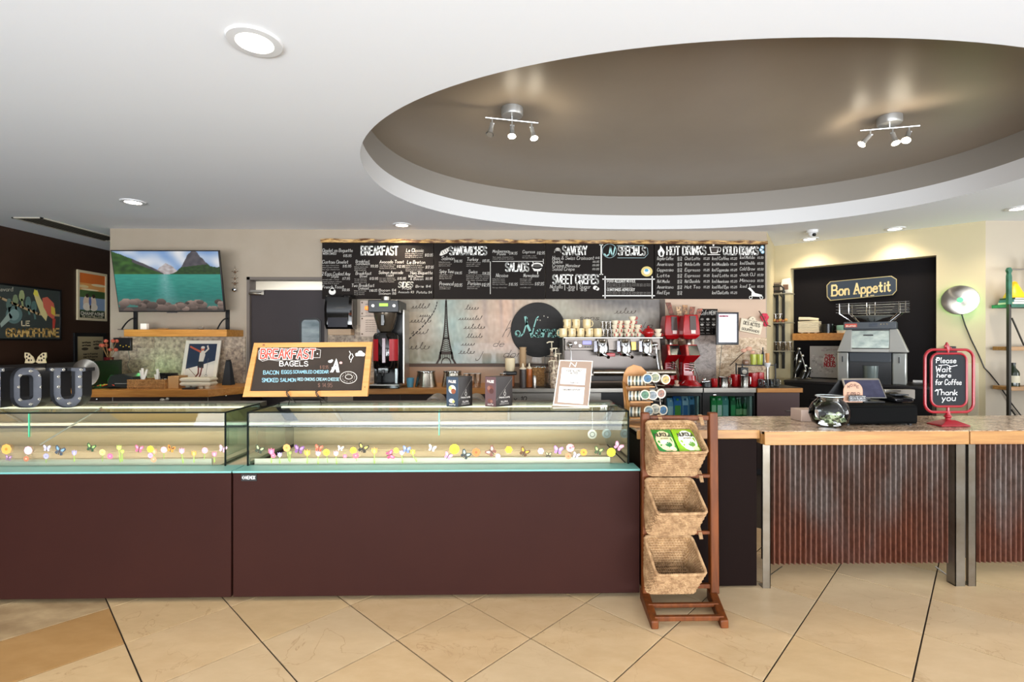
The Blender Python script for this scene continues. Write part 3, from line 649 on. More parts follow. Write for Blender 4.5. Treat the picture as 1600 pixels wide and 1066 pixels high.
# ------------------------------------------------------------------ serving counters on the right
gran_m = granite('warm_granite', '#e8d3ba', '#c4ab93', '#76614f', 5, .16, (.3, .24, .19), .75)
oak_m = wood('honey_oak', '#ad8048', '#946637', 'x', .42)
rust_m = None
def rust():
    m = bpy.data.materials.new('rusted_corrugated_iron'); m.use_nodes = True; nt = m.node_tree; b = nt.nodes['Principled BSDF']
    tc = nt.nodes.new('ShaderNodeTexCoord')
    def N(scale, st, d=6, dist=0):
        mp = nt.nodes.new('ShaderNodeMapping'); mp.inputs['Scale'].default_value = st; nt.links.new(tc.outputs['Object'], mp.inputs[0])
        n = nt.nodes.new('ShaderNodeTexNoise'); n.inputs['Scale'].default_value = scale; n.inputs['Detail'].default_value = d; n.inputs['Distortion'].default_value = dist
        nt.links.new(mp.outputs[0], n.inputs['Vector']); return n
    a = N(2.2, (2.6, 1, .8)); r = nt.nodes.new('ShaderNodeValToRGB'); e = r.color_ramp.elements
    e[0].position = .38; e[0].color = (*lin('#665b56'), 1); e[1].position = .66; e[1].color = (*lin('#58392c'), 1); k = e.new(.5); k.color = (*lin('#5a453c'), 1)
    nt.links.new(a.outputs[0], r.inputs[0])
    # rust creeping up from the lower edge
    sp = nt.nodes.new('ShaderNodeSeparateXYZ'); nt.links.new(tc.outputs['Object'], sp.inputs[0])
    b2 = N(5, (3, 1, .8)); ad = nt.nodes.new('ShaderNodeMath'); ad.operation = 'MULTIPLY_ADD'; ad.inputs[1].default_value = -.5; nt.links.new(b2.outputs[0], ad.inputs[0]); nt.links.new(sp.outputs['Z'], ad.inputs[2])
    mr = nt.nodes.new('ShaderNodeMapRange'); mr.inputs[1].default_value = -.02; mr.inputs[2].default_value = .28; mr.inputs[3].default_value = .7; mr.inputs[4].default_value = 0; nt.links.new(ad.outputs[0], mr.inputs[0])
    mx = nt.nodes.new('ShaderNodeMix'); mx.data_type = 'RGBA'; mx.inputs[7].default_value = (*lin('#653624'), 1); nt.links.new(mr.outputs[0], mx.inputs[0]); nt.links.new(r.outputs[0], mx.inputs[6])
    c = N(60, (1, 1, .5), 3); r2 = nt.nodes.new('ShaderNodeValToRGB'); r2.color_ramp.elements[0].position = .35; r2.color_ramp.elements[0].color = (.55, .5, .47, 1); r2.color_ramp.elements[1].position = .6; r2.color_ramp.elements[1].color = (1, 1, 1, 1)
    nt.links.new(c.outputs[0], r2.inputs[0]); m2 = nt.nodes.new('ShaderNodeMix'); m2.data_type = 'RGBA'; m2.blend_type = 'MULTIPLY'; m2.inputs[0].default_value = .7
    nt.links.new(mx.outputs[2], m2.inputs[6]); nt.links.new(r2.outputs[0], m2.inputs[7]); nt.links.new(m2.outputs[2], b.inputs['Base Color'])
    b.inputs['Metallic'].default_value = .55; b.inputs['Roughness'].default_value = .42
    return m
rust_m = rust()
post_m = mat('worn_zinc_post', '#8f8a80', .35, .85, noise=('#6d5f4c', 3, .5, (1, 1, 1.5)))
ZC = .925; YCF = 2.845; YCL = 2.875; YCB = 3.42
def corrug(x0, x1, y, z0, z1, parent, pitch=.0318, amp=.0125):
    m = MB(True); n = int((x1 - x0) / pitch * 10); pts = []
    for i in range(n + 1):
        x = x0 + (x1 - x0) * i / n; pts.append((x, y + amp * cos(2 * pi * (x - x0) / pitch)))
    k = m.av([(x, yy, z0) for x, yy in pts] + [(x, yy, z1) for x, yy in pts])
    for i in range(n): m.face([k + i, k + i + 1, k + n + 2 + i, k + n + 1 + i])
    return m.build('corrugated_sheet', rust_m, parent, angle=80)
# plain section between the glass case and the corrugated counter
XA = W(1001.5, 672, 2.82).x; XB = W(1191.5, 672, 2.87).x - .002
t = thing('service_counter', 'plain dark-fronted granite counter section behind the basket stand', 'counter', ((XA + XB) / 2, 2.87, 0))
m = MB(True); m.box(XA, 2.90, ZC - .012, XB, YCB, ZC); m.build('granite_top', gran_m, t, bevel=.002)
m = MB(True); m.box(XA, 2.895, ZC - .052, XB + .0, 2.915, ZC - .001); m.build('wood_edge', oak_m, t, bevel=.003)
m = MB(True); m.box(XA + .02, 2.955, .035, XB - .03, 3.38, ZC - .052); m.build('cabinet_body', mat('dark_brown_panel', '#120806', .6, spec=.06), t, smooth=False)
m = MB(True); m.box(XA + .02, 2.885, .012, XB - .025, 2.955, ZC - .052); m.build('front_panel', MATS['dark_brown_panel'], t, smooth=False)
def bar_counter(px0, px1, label, posts, sheets, rods, xend=None):
    x0 = W(px0, 680, YCF).x; x1 = xend or W(px1, 680, YCF).x
    t = thing('service_counter', label, 'counter', ((x0 + x1) / 2, YCL, 0))
    m = MB(True); m.box(x0, YCF + .004, ZC - .02, x1, YCB, ZC + .001); m.build('granite_top', gran_m, t, bevel=.002)
    m = MB(True); m.box(x0, YCF, ZC - .08, x1, YCF + .035, ZC - .002); m.box(x0, YCF + .035, ZC - .08, x0 + .035, YCB, ZC - .021); m.box(x1 - .035, YCF + .035, ZC - .08, x1, YCB, ZC - .021)
    m.build('wood_edge', oak_m, t, bevel=.003)
    for a, b in posts:
        xa, xb = W(a, 800, YCL).x, W(b, 800, YCL).x
        m = MB(True); m.box(xa, YCL, 0, xb, YCL + .004, ZC - .08); m.box(xa if a > 1450 and a < 1500 else xb - .004, YCL, 0, (xa if a > 1450 and a < 1500 else xb - .004) + .004, YCL + .06, ZC - .08)
        m.box(xa, YCL + .004, .0, xb, YCL + .05, .006)
        m.build('post', post_m, t, smooth=False)
    for a, b in sheets:
        xa, xb = W(a, 800, 2.935).x, W(b, 800, 2.935).x if b < 2000 else x1
        corrug(xa, xb, 2.935, .115, ZC - .08, t)
    m = MB(True); m.box(x0 + .05, 2.96, .13, x1 - .05, 2.98, ZC - .08); m.build('backing_board', mat('backing', '#241a15', .7), t, smooth=False)
    for a, b in rods:
        m = MB(True); m.tube([a, b], .004, 8); m.build('brace_rod', chrome_m, t)
    return t
def fz(px, py, y): return W(px, py, y)
bar_counter(1195, 1514.5, 'corrugated iron fronted bar counter below the till and tip bowl', [(1192, 1204), (1493, 1508)], [(1204, 1320.5), (1320.5, 1494)],
            [(fz(1205, 898, 2.89), fz(1222, 886, 3.0)), (fz(1492, 908, 2.90), fz(1462, 886, 3.05)), (fz(1490, 912, 2.93), fz(1455, 888, 3.2))])
bar_counter(1516.5, 1700, 'corrugated iron fronted bar counter at the right edge of the picture', [(1513.5, 1525)], [(1525, 2600)], [], xend=5.6)
# ================================================================== BACK WALL: menu boards, mural, sign, backsplash
YM = YB - .065
def pl(y, e=0.): return lambda a, b: W(a, b, y - e)
board_m = mat('chalkboard', '#1a1614', .6, spec=.1, noise=('#211b18', 2, .6, (1, 1, 1)))
chalk = paint('chalk_print', .8)
def cx_(X): return 490 + X / 4.324
def cy_(Y): return 360 + Y / 4.324
def dx_(X): return 840 + X / 4.324
fM = pl(YM, .0015)
def board(px0, px1, label):
    a, b = W(px0, 467, YM), W(px1, 380, YM)
    t = thing('menu_board', label, 'menu board', ((a.x + b.x) / 2, YM, a.z), 0, 'chalkboard menus along the back wall')
    m = MB(True); m.box(a.x + .002, YM, a.z, b.x - .002, YM + .03, b.z); m.build('panel', board_m, t, bevel=.002)
    return t
def write(t, items, X=cx_, base=(0, 0)):
    m = MB(True)
    for it in items:
        s, x0, yb, x1, h = it[:5]; k = it[5] if len(it) > 5 else {}
        x0_, x1_ = X(x0), X(x1)
        big = h > 40
        text(m, s, x0_, cy_(yb), h / 4.324, fM, x1_ - x0_, k.get('sw', 2.1 if big else .52 if h < 20 else .62), k.get('col', '#f4f2ec' if big else '#cfcbc4'), 0 if big else .15, .02)
    m.build('lettering', chalk, t, smooth=False)
    return m
def scribble(m, X, x0, x1, ys, h=7, col='#a39d96'):
    for i, y in enumerate(ys):
        text(m, random.choice(['turkey brie & greens', 'lettuce tomato onion', 'two eggs cheese ham', 'avocado cream sauce', 'mixed greens salmon', 'served with a salad']), X(x0), cy_(y), h / 4.324, fM, X(x1 - random.randint(0, 22)) - X(x0), .38, col, .1)
b1 = board(503, 677.5, 'leftmost chalkboard menu headed BREAKFAST above the paper towel dispenser')
write(b1, [('BREAKFAST', 322, 165, 568, 56), ('Omelet on Baguette', 60, 146, 262, 22), ('WITH SWISS', 62, 164, 152, 14), ('$15.95', 200, 180, 254, 16), ('Custom Omelet', 58, 224, 232, 22), ('$15.95', 196, 250, 252, 16), ('2 Eggs Cooked Any', 56, 304, 246, 22), ('Style', 118, 320, 168, 16), ('$7.95', 194, 334, 244, 16), ('French Toast', 58, 392, 202, 20), ('$13.95', 192, 410, 242, 15),
           ('Breakfast', 284, 218, 376, 18), ('Sandwich', 284, 234, 378, 18), ('$9.95', 384, 250, 434, 16), ('Breakfast', 284, 300, 388, 20), ('Bowl', 312, 318, 360, 18), ('$13.95', 378, 334, 434, 16), ('Two Breakfast', 256, 382, 408, 20), ('Croissant', 302, 400, 372, 18), ('$10.95', 376, 414, 428, 15),
           ('Avocado Toast', 446, 222, 608, 20), ('$12.95', 562, 252, 616, 16), ('Salmon Avocado', 440, 294, 602, 20), ('Toast', 486, 312, 540, 18), ('$15.95', 566, 334, 622, 16), ('SIDES', 572, 384, 668, 34, {'sw': 1.5}), ('Bacon $4', 440, 412, 556, 16), ('Salmon $6', 440, 434, 556, 16), ('Avocado $3', 572, 424, 676, 14), ('Fruit', 600, 400, 660, 12),
           ('Le Classic', 626, 146, 742, 22), ('$13.95', 752, 176, 804, 18), ('Le Breton', 632, 226, 752, 22), ('$17.95', 756, 258, 810, 18), ('Ham Baguette', 654, 296, 802, 20), ('With Cheese', 640, 318, 740, 16), ('& Bacon', 652, 336, 740, 16), ('$8.95', 756, 334, 802, 16), ('Brie $4', 690, 386, 790, 15), ('Potato $4', 696, 426, 798, 15)])
m = MB(True)
for a in ((58, 190, (240, 254, 268)), (58, 190, (336, 350, 362)), (276, 376, (250, 262, 274)), (276, 370, (332, 344, 356)), (446, 556, (236, 248, 260)), (444, 562, (326, 338, 350)), (618, 744, (160, 172, 184)), (622, 746, (240, 252, 264, 276)), (274, 356, (412, 424, 436))): scribble(m, cx_, *a)
disc(m, cx_(126), cy_(415), 5.5, 5, fM, '#e5e2dc', 12); disc(m, cx_(126), cy_(398), 3.2, 3, fM, '#e5e2dc', 10)
m.build('small_print', chalk, b1, smooth=False)
b2 = board(678, 852, 'second chalkboard menu from the left, headed SANDWICHES with SALADS')
m = write(b2, [('SANDWICHES', 920, 164, 1168, 52), ('SALADS', 1298, 276, 1452, 54), ('Salmon', 864, 200, 950, 24), ('$16.95', 950, 216, 1002, 16), ('Turkey', 1036, 206, 1110, 22), ('$15.95', 1140, 214, 1186, 16), ('Spicy Tuna', 850, 288, 946, 22), ('$14.95', 954, 296, 1000, 16), ('Swiss', 1046, 290, 1106, 22), ('$14.95', 1140, 298, 1188, 16), ('Provencal', 850, 372, 944, 24), ('$13.95', 950, 380, 1002, 20), ('Parisien', 1042, 370, 1128, 24), ('$12.95', 1136, 378, 1188, 20),
               ('Montmorency', 1210, 150, 1322, 20), ('Panini', 1240, 168, 1296, 18), ('$14.95', 1322, 164, 1374, 18), ('Caprese', 1412, 154, 1494, 20), ('$12.95', 1508, 162, 1560, 18), ('Nicoise', 1232, 316, 1312, 24), ('$16.95', 1318, 374, 1376, 18), ('Norvegienne', 1418, 316, 1520, 24), ('$17.95', 1494, 372, 1554, 20)])
m = MB(True)
for a in ((846, 940, (218, 230, 242)), (1032, 1130, (220, 232, 244)), (850, 940, (304, 316, 328)), (1032, 1186, (304, 316, 328, 340)), (850, 930, (386, 398)), (1038, 1126, (384, 396)), (1210, 1360, (184, 196)), (1410, 1520, (176, 188)), (1208, 1312, (332, 344, 356, 368, 390)), (1394, 1488, (332, 344, 356, 368, 390))): scribble(m, cx_, *a)
ribbon(m, [(cx_(1194), cy_(212)), (cx_(1194), cy_(430))], 1, fM, '#c9c5be'); ribbon(m, [(cx_(1208), cy_(210)), (cx_(1552), cy_(210))], 1, fM, '#c9c5be'); ribbon(m, [(cx_(1552), cy_(195)), (cx_(1552), cy_(225))], 1, fM, '#c9c5be')
# baguette and salad bowl drawings
flat(m, [(cx_(850), cy_(168)), (cx_(862), cy_(140)), (cx_(920), cy_(112)), (cx_(928), cy_(122)), (cx_(900), cy_(156)), (cx_(862), cy_(172))], fM, '#d8d3cb')
for k in range(4): ribbon(m, [(cx_(866 + k * 14), cy_(142 - k * 7)), (cx_(876 + k * 14), cy_(160 - k * 7))], .8, pl(YM, .0022), '#26211e')
disc(m, cx_(1510), cy_(240), 9, 5, fM, '#e5e1da', 18); flat(m, [(cx_(1472), cy_(244)), (cx_(1548), cy_(244)), (cx_(1530), cy_(276)), (cx_(1490), cy_(276))], fM, '#e5e1da'); disc(m, cx_(1510), cy_(240), 6.5, 3, pl(YM, .0022), '#4c4844', 14); ribbon(m, [(cx_(1480), cy_(212)), (cx_(1500), cy_(250))], 1.2, fM, '#e5e1da'); ribbon(m, [(cx_(1514), cy_(276)), (cx_(1514), cy_(296))], 1.2, fM, '#e5e1da')
m.build('small_print', chalk, b2, smooth=False)
b3 = board(852.5, 1022, 'third chalkboard menu, headed SAVORY with SPECIALS in a framed script badge')
write(b3, [('SAVORY', 170, 164, 332, 56), ('SWEET CREPES', 104, 360, 410, 58), ('SPECIALS', 546, 166, 726, 56), ('Ham & Swiss Croissant', 100, 198, 380, 24), ('$6', 390, 192, 418, 12), ('Quiche', 100, 222, 168, 22), ('$8.95', 372, 218, 414, 12), ('Croque Monsieur', 100, 248, 286, 22), ('$9.95', 370, 242, 414, 12), ('Salad Crepe', 100, 272, 248, 22), ('$9.95', 370, 268, 414, 12), ('Nutella', 84, 392, 168, 24), ('Jam', 198, 392, 250, 24), ('Sugar', 284, 392, 356, 24), ('$8', 100, 410, 140, 14), ('$6', 206, 410, 246, 14), ('$5', 290, 410, 330, 14)], dx_)
m = MB(True)
ribbon(m, [(dx_(430), cy_(98)), (dx_(430), cy_(298))], 2, fM, '#e8e5de')
for k in (98, 298): ribbon(m, [(dx_(420), cy_(k)), (dx_(440), cy_(k))], 1.6, fM, '#e8e5de')
for a, b, c, d in ((440, 330, 790, 330), (440, 442, 790, 442), (456, 312, 456, 458), (774, 312, 774, 458)): ribbon(m, [(dx_(a), cy_(b)), (dx_(c), cy_(d))], 1.6, fM, '#f1efe9')
text(m, 'FOOD ALLERGY NOTICE', dx_(470), cy_(352), 18 / 4.324, fM, 44, .8, '#e0ddd6'); text(m, 'CONSUMER ADVISORY', dx_(470), cy_(410), 18 / 4.324, fM, 43, .8, '#e0ddd6')
for y in (366, 377, 388, 422, 432): text(m, 'please inform our staff of any food allergies you have', dx_(468), cy_(y), 7 / 4.324, fM, 68 if y != 388 else 40, .3, '#a39e97')
# script badge outlines
def blob(x0, x1, y0, y1, w, c, n=26): ring(m, (dx_(x0) + dx_(x1)) / 2, (cy_(y0) + cy_(y1)) / 2, (dx_(x1) - dx_(x0)) / 2, (cy_(y1) - cy_(y0)) / 2, w, fM, c, n)
blob(438, 534, 92, 186, .7, '#9fb7ba'); 
ribbon(m, [(dx_(536), cy_(104)), (dx_(716), cy_(104)), (dx_(742), cy_(122)), (dx_(746), cy_(160)), (dx_(722), cy_(186)), (dx_(540), cy_(186))], .7, fM, '#9fb7ba')
for p in ([(452, 160), (466, 176), (484, 160), (492, 112)], [(492, 112), (502, 166), (510, 170), (524, 112)]): ribbon(m, [(dx_(a), cy_(b)) for a, b in p], 2, fM, '#a9d3d1')
disc(m, dx_(738), cy_(278), 9, 8, fM, '#d9c47c', 18); disc(m, dx_(738), cy_(278), 5.2, 4.6, pl(YM, .0022), '#e9e4d8', 16); disc(m, dx_(736), cy_(270), 3, 2.4, pl(YM, .003), '#56a2c6', 12)
# croissant, bow and dividers
for k in range(5): ring(m, dx_(136), cy_(150), 5 + k * .0, 7 - k, 1.0, fM, '#d8d3cb', 10, pi + k * .25, 2 * pi - k * .2)
disc(m, dx_(390), cy_(388), 3.6, 3.2, fM, '#e5e1da', 10); disc(m, dx_(404), cy_(396), 3, 2.6, fM, '#e5e1da', 10)
for x in (184, 266): ribbon(m, [(dx_(x), cy_(364)), (dx_(x), cy_(404))], .8, fM, '#d8d3cb')
m.build('drawing', chalk, b3, smooth=False)
b4 = board(1022.5, 1196, 'rightmost chalkboard menu, headed HOT DRINKS and COLD DRINKS')
hot = ['Regular Coffee', 'Americano', 'Cappuccino', 'Latte', 'Hot Mocha', 'Americano', 'Red Eye']; hot2 = ['Chai Latte', 'Matcha Latte', 'Espresso', 'Espresso', 'Hot Chocolate', 'Hot Tea']
cold = ['Iced Coffee', 'Iced Macchiato', 'Iced Cappuccino', 'Iced Latte', 'Iced Americano', 'Iced Red Eye', 'Iced Chai Latte']; cold2 = ['Iced Matcha', 'Iced Double', 'Cold Brew', 'Jack OJ', 'Mimosa', 'Iced Tea']
it = [('HOT DRINKS', 874, 164, 1136, 54), ('COLD DRINKS', 1256, 164, 1490, 52)]
for i, s in enumerate(hot): it += [(s, 808, 200 + i * 38.5, 916 if i in (0, 1, 2, 5) else 890, 21), ('$3', 944, 192 + i * 38.5, 974, 12), ('$4', 944, 206 + i * 38.5, 974, 12)]
for i, s in enumerate(hot2): it += [(s, 994, 200 + i * 38.5, 1096, 21), ('$5.25', 1120, 198 + i * 38.5, 1160, 14)]
for i, s in enumerate(cold): it += [(s, 1178, 200 + i * 38.5, 1290, 21), ('$5.25', 1302, 198 + i * 38.5, 1346, 14)]
for i, s in enumerate(cold2): it += [(s, 1366, 192 + i * 39, 1466, 21), ('$5.50', 1484, 192 + i * 39, 1524, 14)]
write(b4, it, dx_)
m = MB(True)
flat(m, [(dx_(816), cy_(166)), (dx_(812), cy_(140)), (dx_(826), cy_(124)), (dx_(830), cy_(102)), (dx_(846), cy_(124)), (dx_(860), cy_(146)), (dx_(850), cy_(176)), (dx_(830), cy_(180))], fM, '#efece6')
flat(m, [(dx_(830), cy_(172)), (dx_(828), cy_(152)), (dx_(838), cy_(140)), (dx_(846), cy_(160)), (dx_(842), cy_(172))], pl(YM, .0022), '#2a2522')
flat(m, [(dx_(1160), cy_(112)), (dx_(1226), cy_(112)), (dx_(1216), cy_(156)), (dx_(1170), cy_(156))], fM, '#e5e1da'); flat(m, [(dx_(1168), cy_(116)), (dx_(1218), cy_(116)), (dx_(1210), cy_(150)), (dx_(1176), cy_(150))], pl(YM, .0022), '#3c332e'); ribbon(m, [(dx_(1150), cy_(164)), (dx_(1232), cy_(164))], 1.2, fM, '#e5e1da'); ring(m, dx_(1228), cy_(130), 2.4, 3.6, 1, fM, '#e5e1da', 10); disc(m, dx_(1188), cy_(98), 1.5, 2.4, fM, '#e5e1da', 8)
for a, b in ((1518, 116), (1510, 132), (1520, 146)): disc(m, dx_(a), cy_(b), 3, 3, fM, '#8fb9cf', 8); disc(m, dx_(a), cy_(b), 1.6, 1.6, pl(YM, .0022), '#e7f0f4', 8)
flat(m, [(dx_(1420), cy_(392)), (dx_(1434), cy_(384)), (dx_(1470), cy_(424)), (dx_(1516), cy_(436)), (dx_(1516), cy_(450)), (dx_(1444), cy_(446)), (dx_(1446), cy_(416))], fM, '#e9e6df')
for x in (1440, 1512): ring(m, dx_(x), cy_(454), 2.2, 2.2, 1, fM, '#e9e6df', 12)
m.build('drawing', chalk, b4, smooth=False)
# live-edge strip over the boards
a, b = W(502, 379.5, YM), W(1198, 379.5, YM)
mb = MB(); n = 90; L = b.x - a.x; top = []
for i in range(n + 1):
    top.append((a.x + L * i / n, .040 + .006 * sin(i * .9) + random.uniform(-.004, .004)))
for i in range(n):
    (xa, ha), (xb, hb) = top[i], top[i + 1]
    mb.hexa([(xa, YM - .03, a.z), (xb, YM - .03, a.z), (xb, YB, a.z), (xa, YB, a.z), (xa, YM - .03 + .006 * sin(i), a.z + ha), (xb, YM - .03 + .006 * sin(i + 1), a.z + hb), (xb, YB, a.z + hb), (xa, YB, a.z + ha)])
lm = mat('live_edge_pine', '#cfa566', .5, noise=('#5f3a1a', 9, .16, (1, 1, 5)))
mesh_thing(mb, 'live_edge_plank', lm, 'long pale live-edge plank with burnt brown spots along the top of the chalkboards', 'plank', kind=None)

# stone backsplash pieces, set into the wall
stone_m = mat('speckled_stone', '#c8b297', .5, noise=('#6a5a50', 26, .35, (1, 1, 1)), bump=(80, .3))
stone2_m = mat('speckled_stone_pale', '#d2bfa6', .5, noise=('#7d6c60', 22, .35, (1, 1, 1)), bump=(80, .3))
def stones(px0, px1, rows, parent, mats, cut=55):
    for r, (ya, yb) in enumerate(rows):
        x = px0 - (r % 2) * cut * .5
        while x < px1:
            a, b = max(x, px0), min(x + cut, px1)
            if b - a > 3:
                p, q = W(a, yb, YB), W(b, ya, YB)
                m = MB(); m.box(p.x + .001, YB - .016 - random.random() * .003, p.z + .001, q.x - .001, YB, q.z - .001)
                m.build('stone_tile', random.choice(mats), parent, smooth=False)
            x += cut
rows = [(526, 544), (544, 562), (562, 581), (581, 600)]
stones(188, 384, rows, wall_back, [stone_m, stone2_m])
stones(514, 598, [(508, 526)] + rows, wall_back, [stone_m, stone2_m])
mar_m = granite('cream_marble_backsplash', '#efdcc0', '#d3b896', '#9a7a5c', 7, .3, (.5, .42, .35), .6)
grey_m = granite('grey_marble_backsplash', '#ad9d92', '#968880', '#6e625a', 9, .3, (.5, .45, .4), .5)
for (a, b, top, mm) in ((1036, 1084, 528, mar_m), (1084, 1118, 524, grey_m), (1118, 1142, 527, mar_m), (1142, 1197, 528, mar_m)):
    p, q = W(a, 601, YB), W(b, top, YB); m = MB(); m.box(p.x + .001, YB - .018, p.z, q.x - .001, YB, q.z); m.build('marble_slab', mm, wall_back, smooth=False)

# painted mural panel behind the espresso bar
a, b = W(598, 568, YB), W(1034, 468.5, YB)
t = thing('mural', 'long painted panel with a brown lattice tower and handwriting under the menu boards', 'mural', ((a.x + b.x) / 2, YB - .02, a.z))
import mathutils
def nz(x, y, s, o=0.): return mathutils.noise.noise(Vector((x / s, y / s, o))) * .5 + .5
def mixc(a, b, k): k = max(0, min(1, k)); return tuple(a[i] * (1 - k) + b[i] * k for i in range(3))
def hexrgb(s): s = s.lstrip('#'); return tuple(int(s[i:i + 2], 16) for i in (0, 2, 4))
def raster(fn, nx, ny, x0, x1, y0, y1, f, name, m_, parent):
    vs = []; cs = []
    for j in range(ny + 1):
        for i in range(nx + 1):
            px = x0 + (x1 - x0) * i / nx; py = y0 + (y1 - y0) * j / ny
            vs.append(f(px, py)); cs.append(fn(px, py))
    fs = [(j * (nx + 1) + i, j * (nx + 1) + i + 1, (j + 1) * (nx + 1) + i + 1, (j + 1) * (nx + 1) + i) for j in range(ny) for i in range(nx)]
    Mi = ROOTM[parent.name].inverted(); me = bpy.data.meshes.new(name); me.from_pydata([tuple(Mi @ Vector(p)) for p in vs], [], fs)
    at = me.color_attributes.new('Col', 'FLOAT_COLOR', 'POINT'); buf = []
    for c in cs: 
        c = [max(0, min(255, q)) / 255 for q in c]
        buf += [q / 12.92 if q <= .04045 else ((q + .055) / 1.055) ** 2.4 for q in c] + [1.0]
    at.data.foreach_set('color', buf); me.materials.append(m_)
    o = bpy.data.objects.new(name, me); COL.objects.link(o); o.parent = parent; ROOTM[o.name] = ROOTM[parent.name]; return o
base_c, pink, teal, dark, grn = hexrgb('#9e8c79'), hexrgb('#c29b80'), hexrgb('#769490'), hexrgb('#3f3b39'), hexrgb('#9b9f8b')
def mural_fn(x, y):
    c = mixc(base_c, grn, nz(x, y, 60, 3) * 1.3 - .3)
    c = mixc(c, pink, max(0, 1 - abs(x - 790) / 75) * (.6 + .6 * nz(x, y, 30, 1)))
    c = mixc(c, teal, max(0, 1 - abs(x - 708) / 42) * (.15 + .9 * nz(x, y, 26, 9)))
    c = mixc(c, teal, max(0, (y - 545) / 30) * max(0, 1 - abs(x - 770) / 70) * .9)
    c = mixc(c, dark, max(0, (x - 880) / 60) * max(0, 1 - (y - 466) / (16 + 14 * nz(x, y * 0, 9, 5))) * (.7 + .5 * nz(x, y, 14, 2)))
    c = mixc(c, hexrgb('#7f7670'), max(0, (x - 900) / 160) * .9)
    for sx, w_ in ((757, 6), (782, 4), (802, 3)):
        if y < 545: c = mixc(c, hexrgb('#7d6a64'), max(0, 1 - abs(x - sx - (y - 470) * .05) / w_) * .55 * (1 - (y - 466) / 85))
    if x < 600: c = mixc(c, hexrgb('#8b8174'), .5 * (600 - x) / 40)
    c = mixc(c, (255, 245, 225), max(0, nz(x, y, 9, 7) - .62) * .5)
    g = (nz(x * 1.7, y * .9, 7, 4) - .5) * 26
    return tuple(q + g for q in c)
m = MB(True); m.box(a.x, YB - .018, a.z - .0, b.x, YB, b.z); m.build('panel', mat('mural_board', '#8a7c6c', .6), t, smooth=False)
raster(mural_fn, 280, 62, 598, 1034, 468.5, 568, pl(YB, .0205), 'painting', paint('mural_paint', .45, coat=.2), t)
m = MB(True); fT = pl(YB, .0215); c1 = '#3a2c24'
def tower(m, f, cx, top, bot, wid, c1, lattice=True):
    H_ = bot - top
    def wd(k): return wid * (.05 + .14 * k + .81 * k ** 3.2)
    for s in (-1, 1):
        prev = None
        for i in range(17):
            k = i / 16 * .82; p = (cx + s * wd(k), top + H_ * k)
            if prev: ribbon(m, [prev, p], 1.5 + k, f, c1)
            prev = p
        ribbon(m, [prev, (cx + s * wid * .62, bot - H_ * .1), (cx + s * wid, bot)], 3, f, c1)
    flat(m, [(cx - wid * .64, bot - H_ * .2), (cx + wid * .64, bot - H_ * .2), (cx + wid * .7, bot - H_ * .15), (cx - wid * .7, bot - H_ * .15)], f, c1)
    ring(m, cx, bot, wid * .5, H_ * .1, 1.6, f, c1, 14, pi, 2 * pi)
    flat(m, [(cx - wid * .3, bot - H_ * .42), (cx + wid * .3, bot - H_ * .42), (cx + wid * .33, bot - H_ * .39), (cx - wid * .33, bot - H_ * .39)], f, c1)
    if lattice:
        for i in range(22):
            k = .12 + i / 22 * .68; k2 = k + .03; a_, b_ = wd(k), wd(k2)
            ribbon(m, [(cx - a_, top + H_ * k), (cx + b_, top + H_ * k2)], .8, f, c1); ribbon(m, [(cx + a_, top + H_ * k), (cx - b_, top + H_ * k2)], .8, f, c1)
        for i in range(9):
            x = cx - wid * .7 + wid * 1.4 * i / 8; ribbon(m, [(x, bot - H_ * .15), (x * .6 + (cx + (x - cx) * 1.3) * .4, bot - H_ * .08)], .8, f, c1)
    ribbon(m, [(cx, top - 2), (cx, top + H_ * .1)], 1.5, f, c1)
def cursive(m, x, y, w_, h, sl=.5):
    n = max(5, int(w_ / h * 1.5)); am = [random.choice((.5, .5, .6, 1.15)) for _ in range(n + 1)]; pts = []
    for i in range(n * 7):
        t_ = i / 7; th_ = t_ * 2 * pi; a = am[int(t_)]; yy = a * h * (.5 - .5 * cos(th_)); pts.append((x + w_ * t_ / n + .22 * h * sin(th_) + sl * yy, y - yy + .04 * w_ * (t_ / n - .5) * 0))
    ribbon(m, pts, .75, fT, '#4a3b32', .2)
tower(m, fT, 697, 470, 569, 15, c1)
m.build('tower_painting', paint(), t, smooth=False)
m = MB(True)
pts = [(683 - (i / 14) ** 1.6 * 52, 472 + i * 4.6) for i in range(15)]
for i in range(0, 14): ribbon(m, [pts[i], (pts[i][0] * .45 + pts[i + 1][0] * .55, pts[i][1] * .45 + pts[i + 1][1] * .55)], 1.6, fT, '#2f2723')
script = ['ames', 'mon coeur', 'ma vie', 'voici', 'rien ne sera', 'belle', 'tout dire', 'une lettre', 'pour toi', 'adieu', 'don', 'souvenir']
for (s, x, y, w_, h) in (('somets', 642, 482, 28, 7), ('nuances', 640, 504, 34, 7), ('ames', 642, 522, 26, 7), ('el fil', 638, 546, 34, 10), ('rues', 726, 484, 22, 7), ('verite en', 716, 500, 36, 6), ('ton coeur', 724, 514, 34, 7), ('de sa vie', 728, 528, 26, 6), ('lune', 716, 553, 26, 8), ('J', 742, 564, 6, 14), ('don', 786, 558, 28, 11), ('de', 770, 542, 16, 9), ('vous', 655, 495, 20, 5), ('pres', 720, 540, 22, 6), ('h', 785, 526, 8, 26), ('sans', 905, 500, 30, 7), ('toujours', 930, 520, 44, 8), ('amour', 960, 490, 34, 8), ('la', 1004, 512, 14, 8)):
    cursive(m, x, y, w_, h) if len(s) > 2 and s not in ('don', 'sans') else text(m, s, x, y, h, fT, w_, .8, '#4a3b32', .5, .05)
m.build('handwriting', paint(), t, smooth=False)
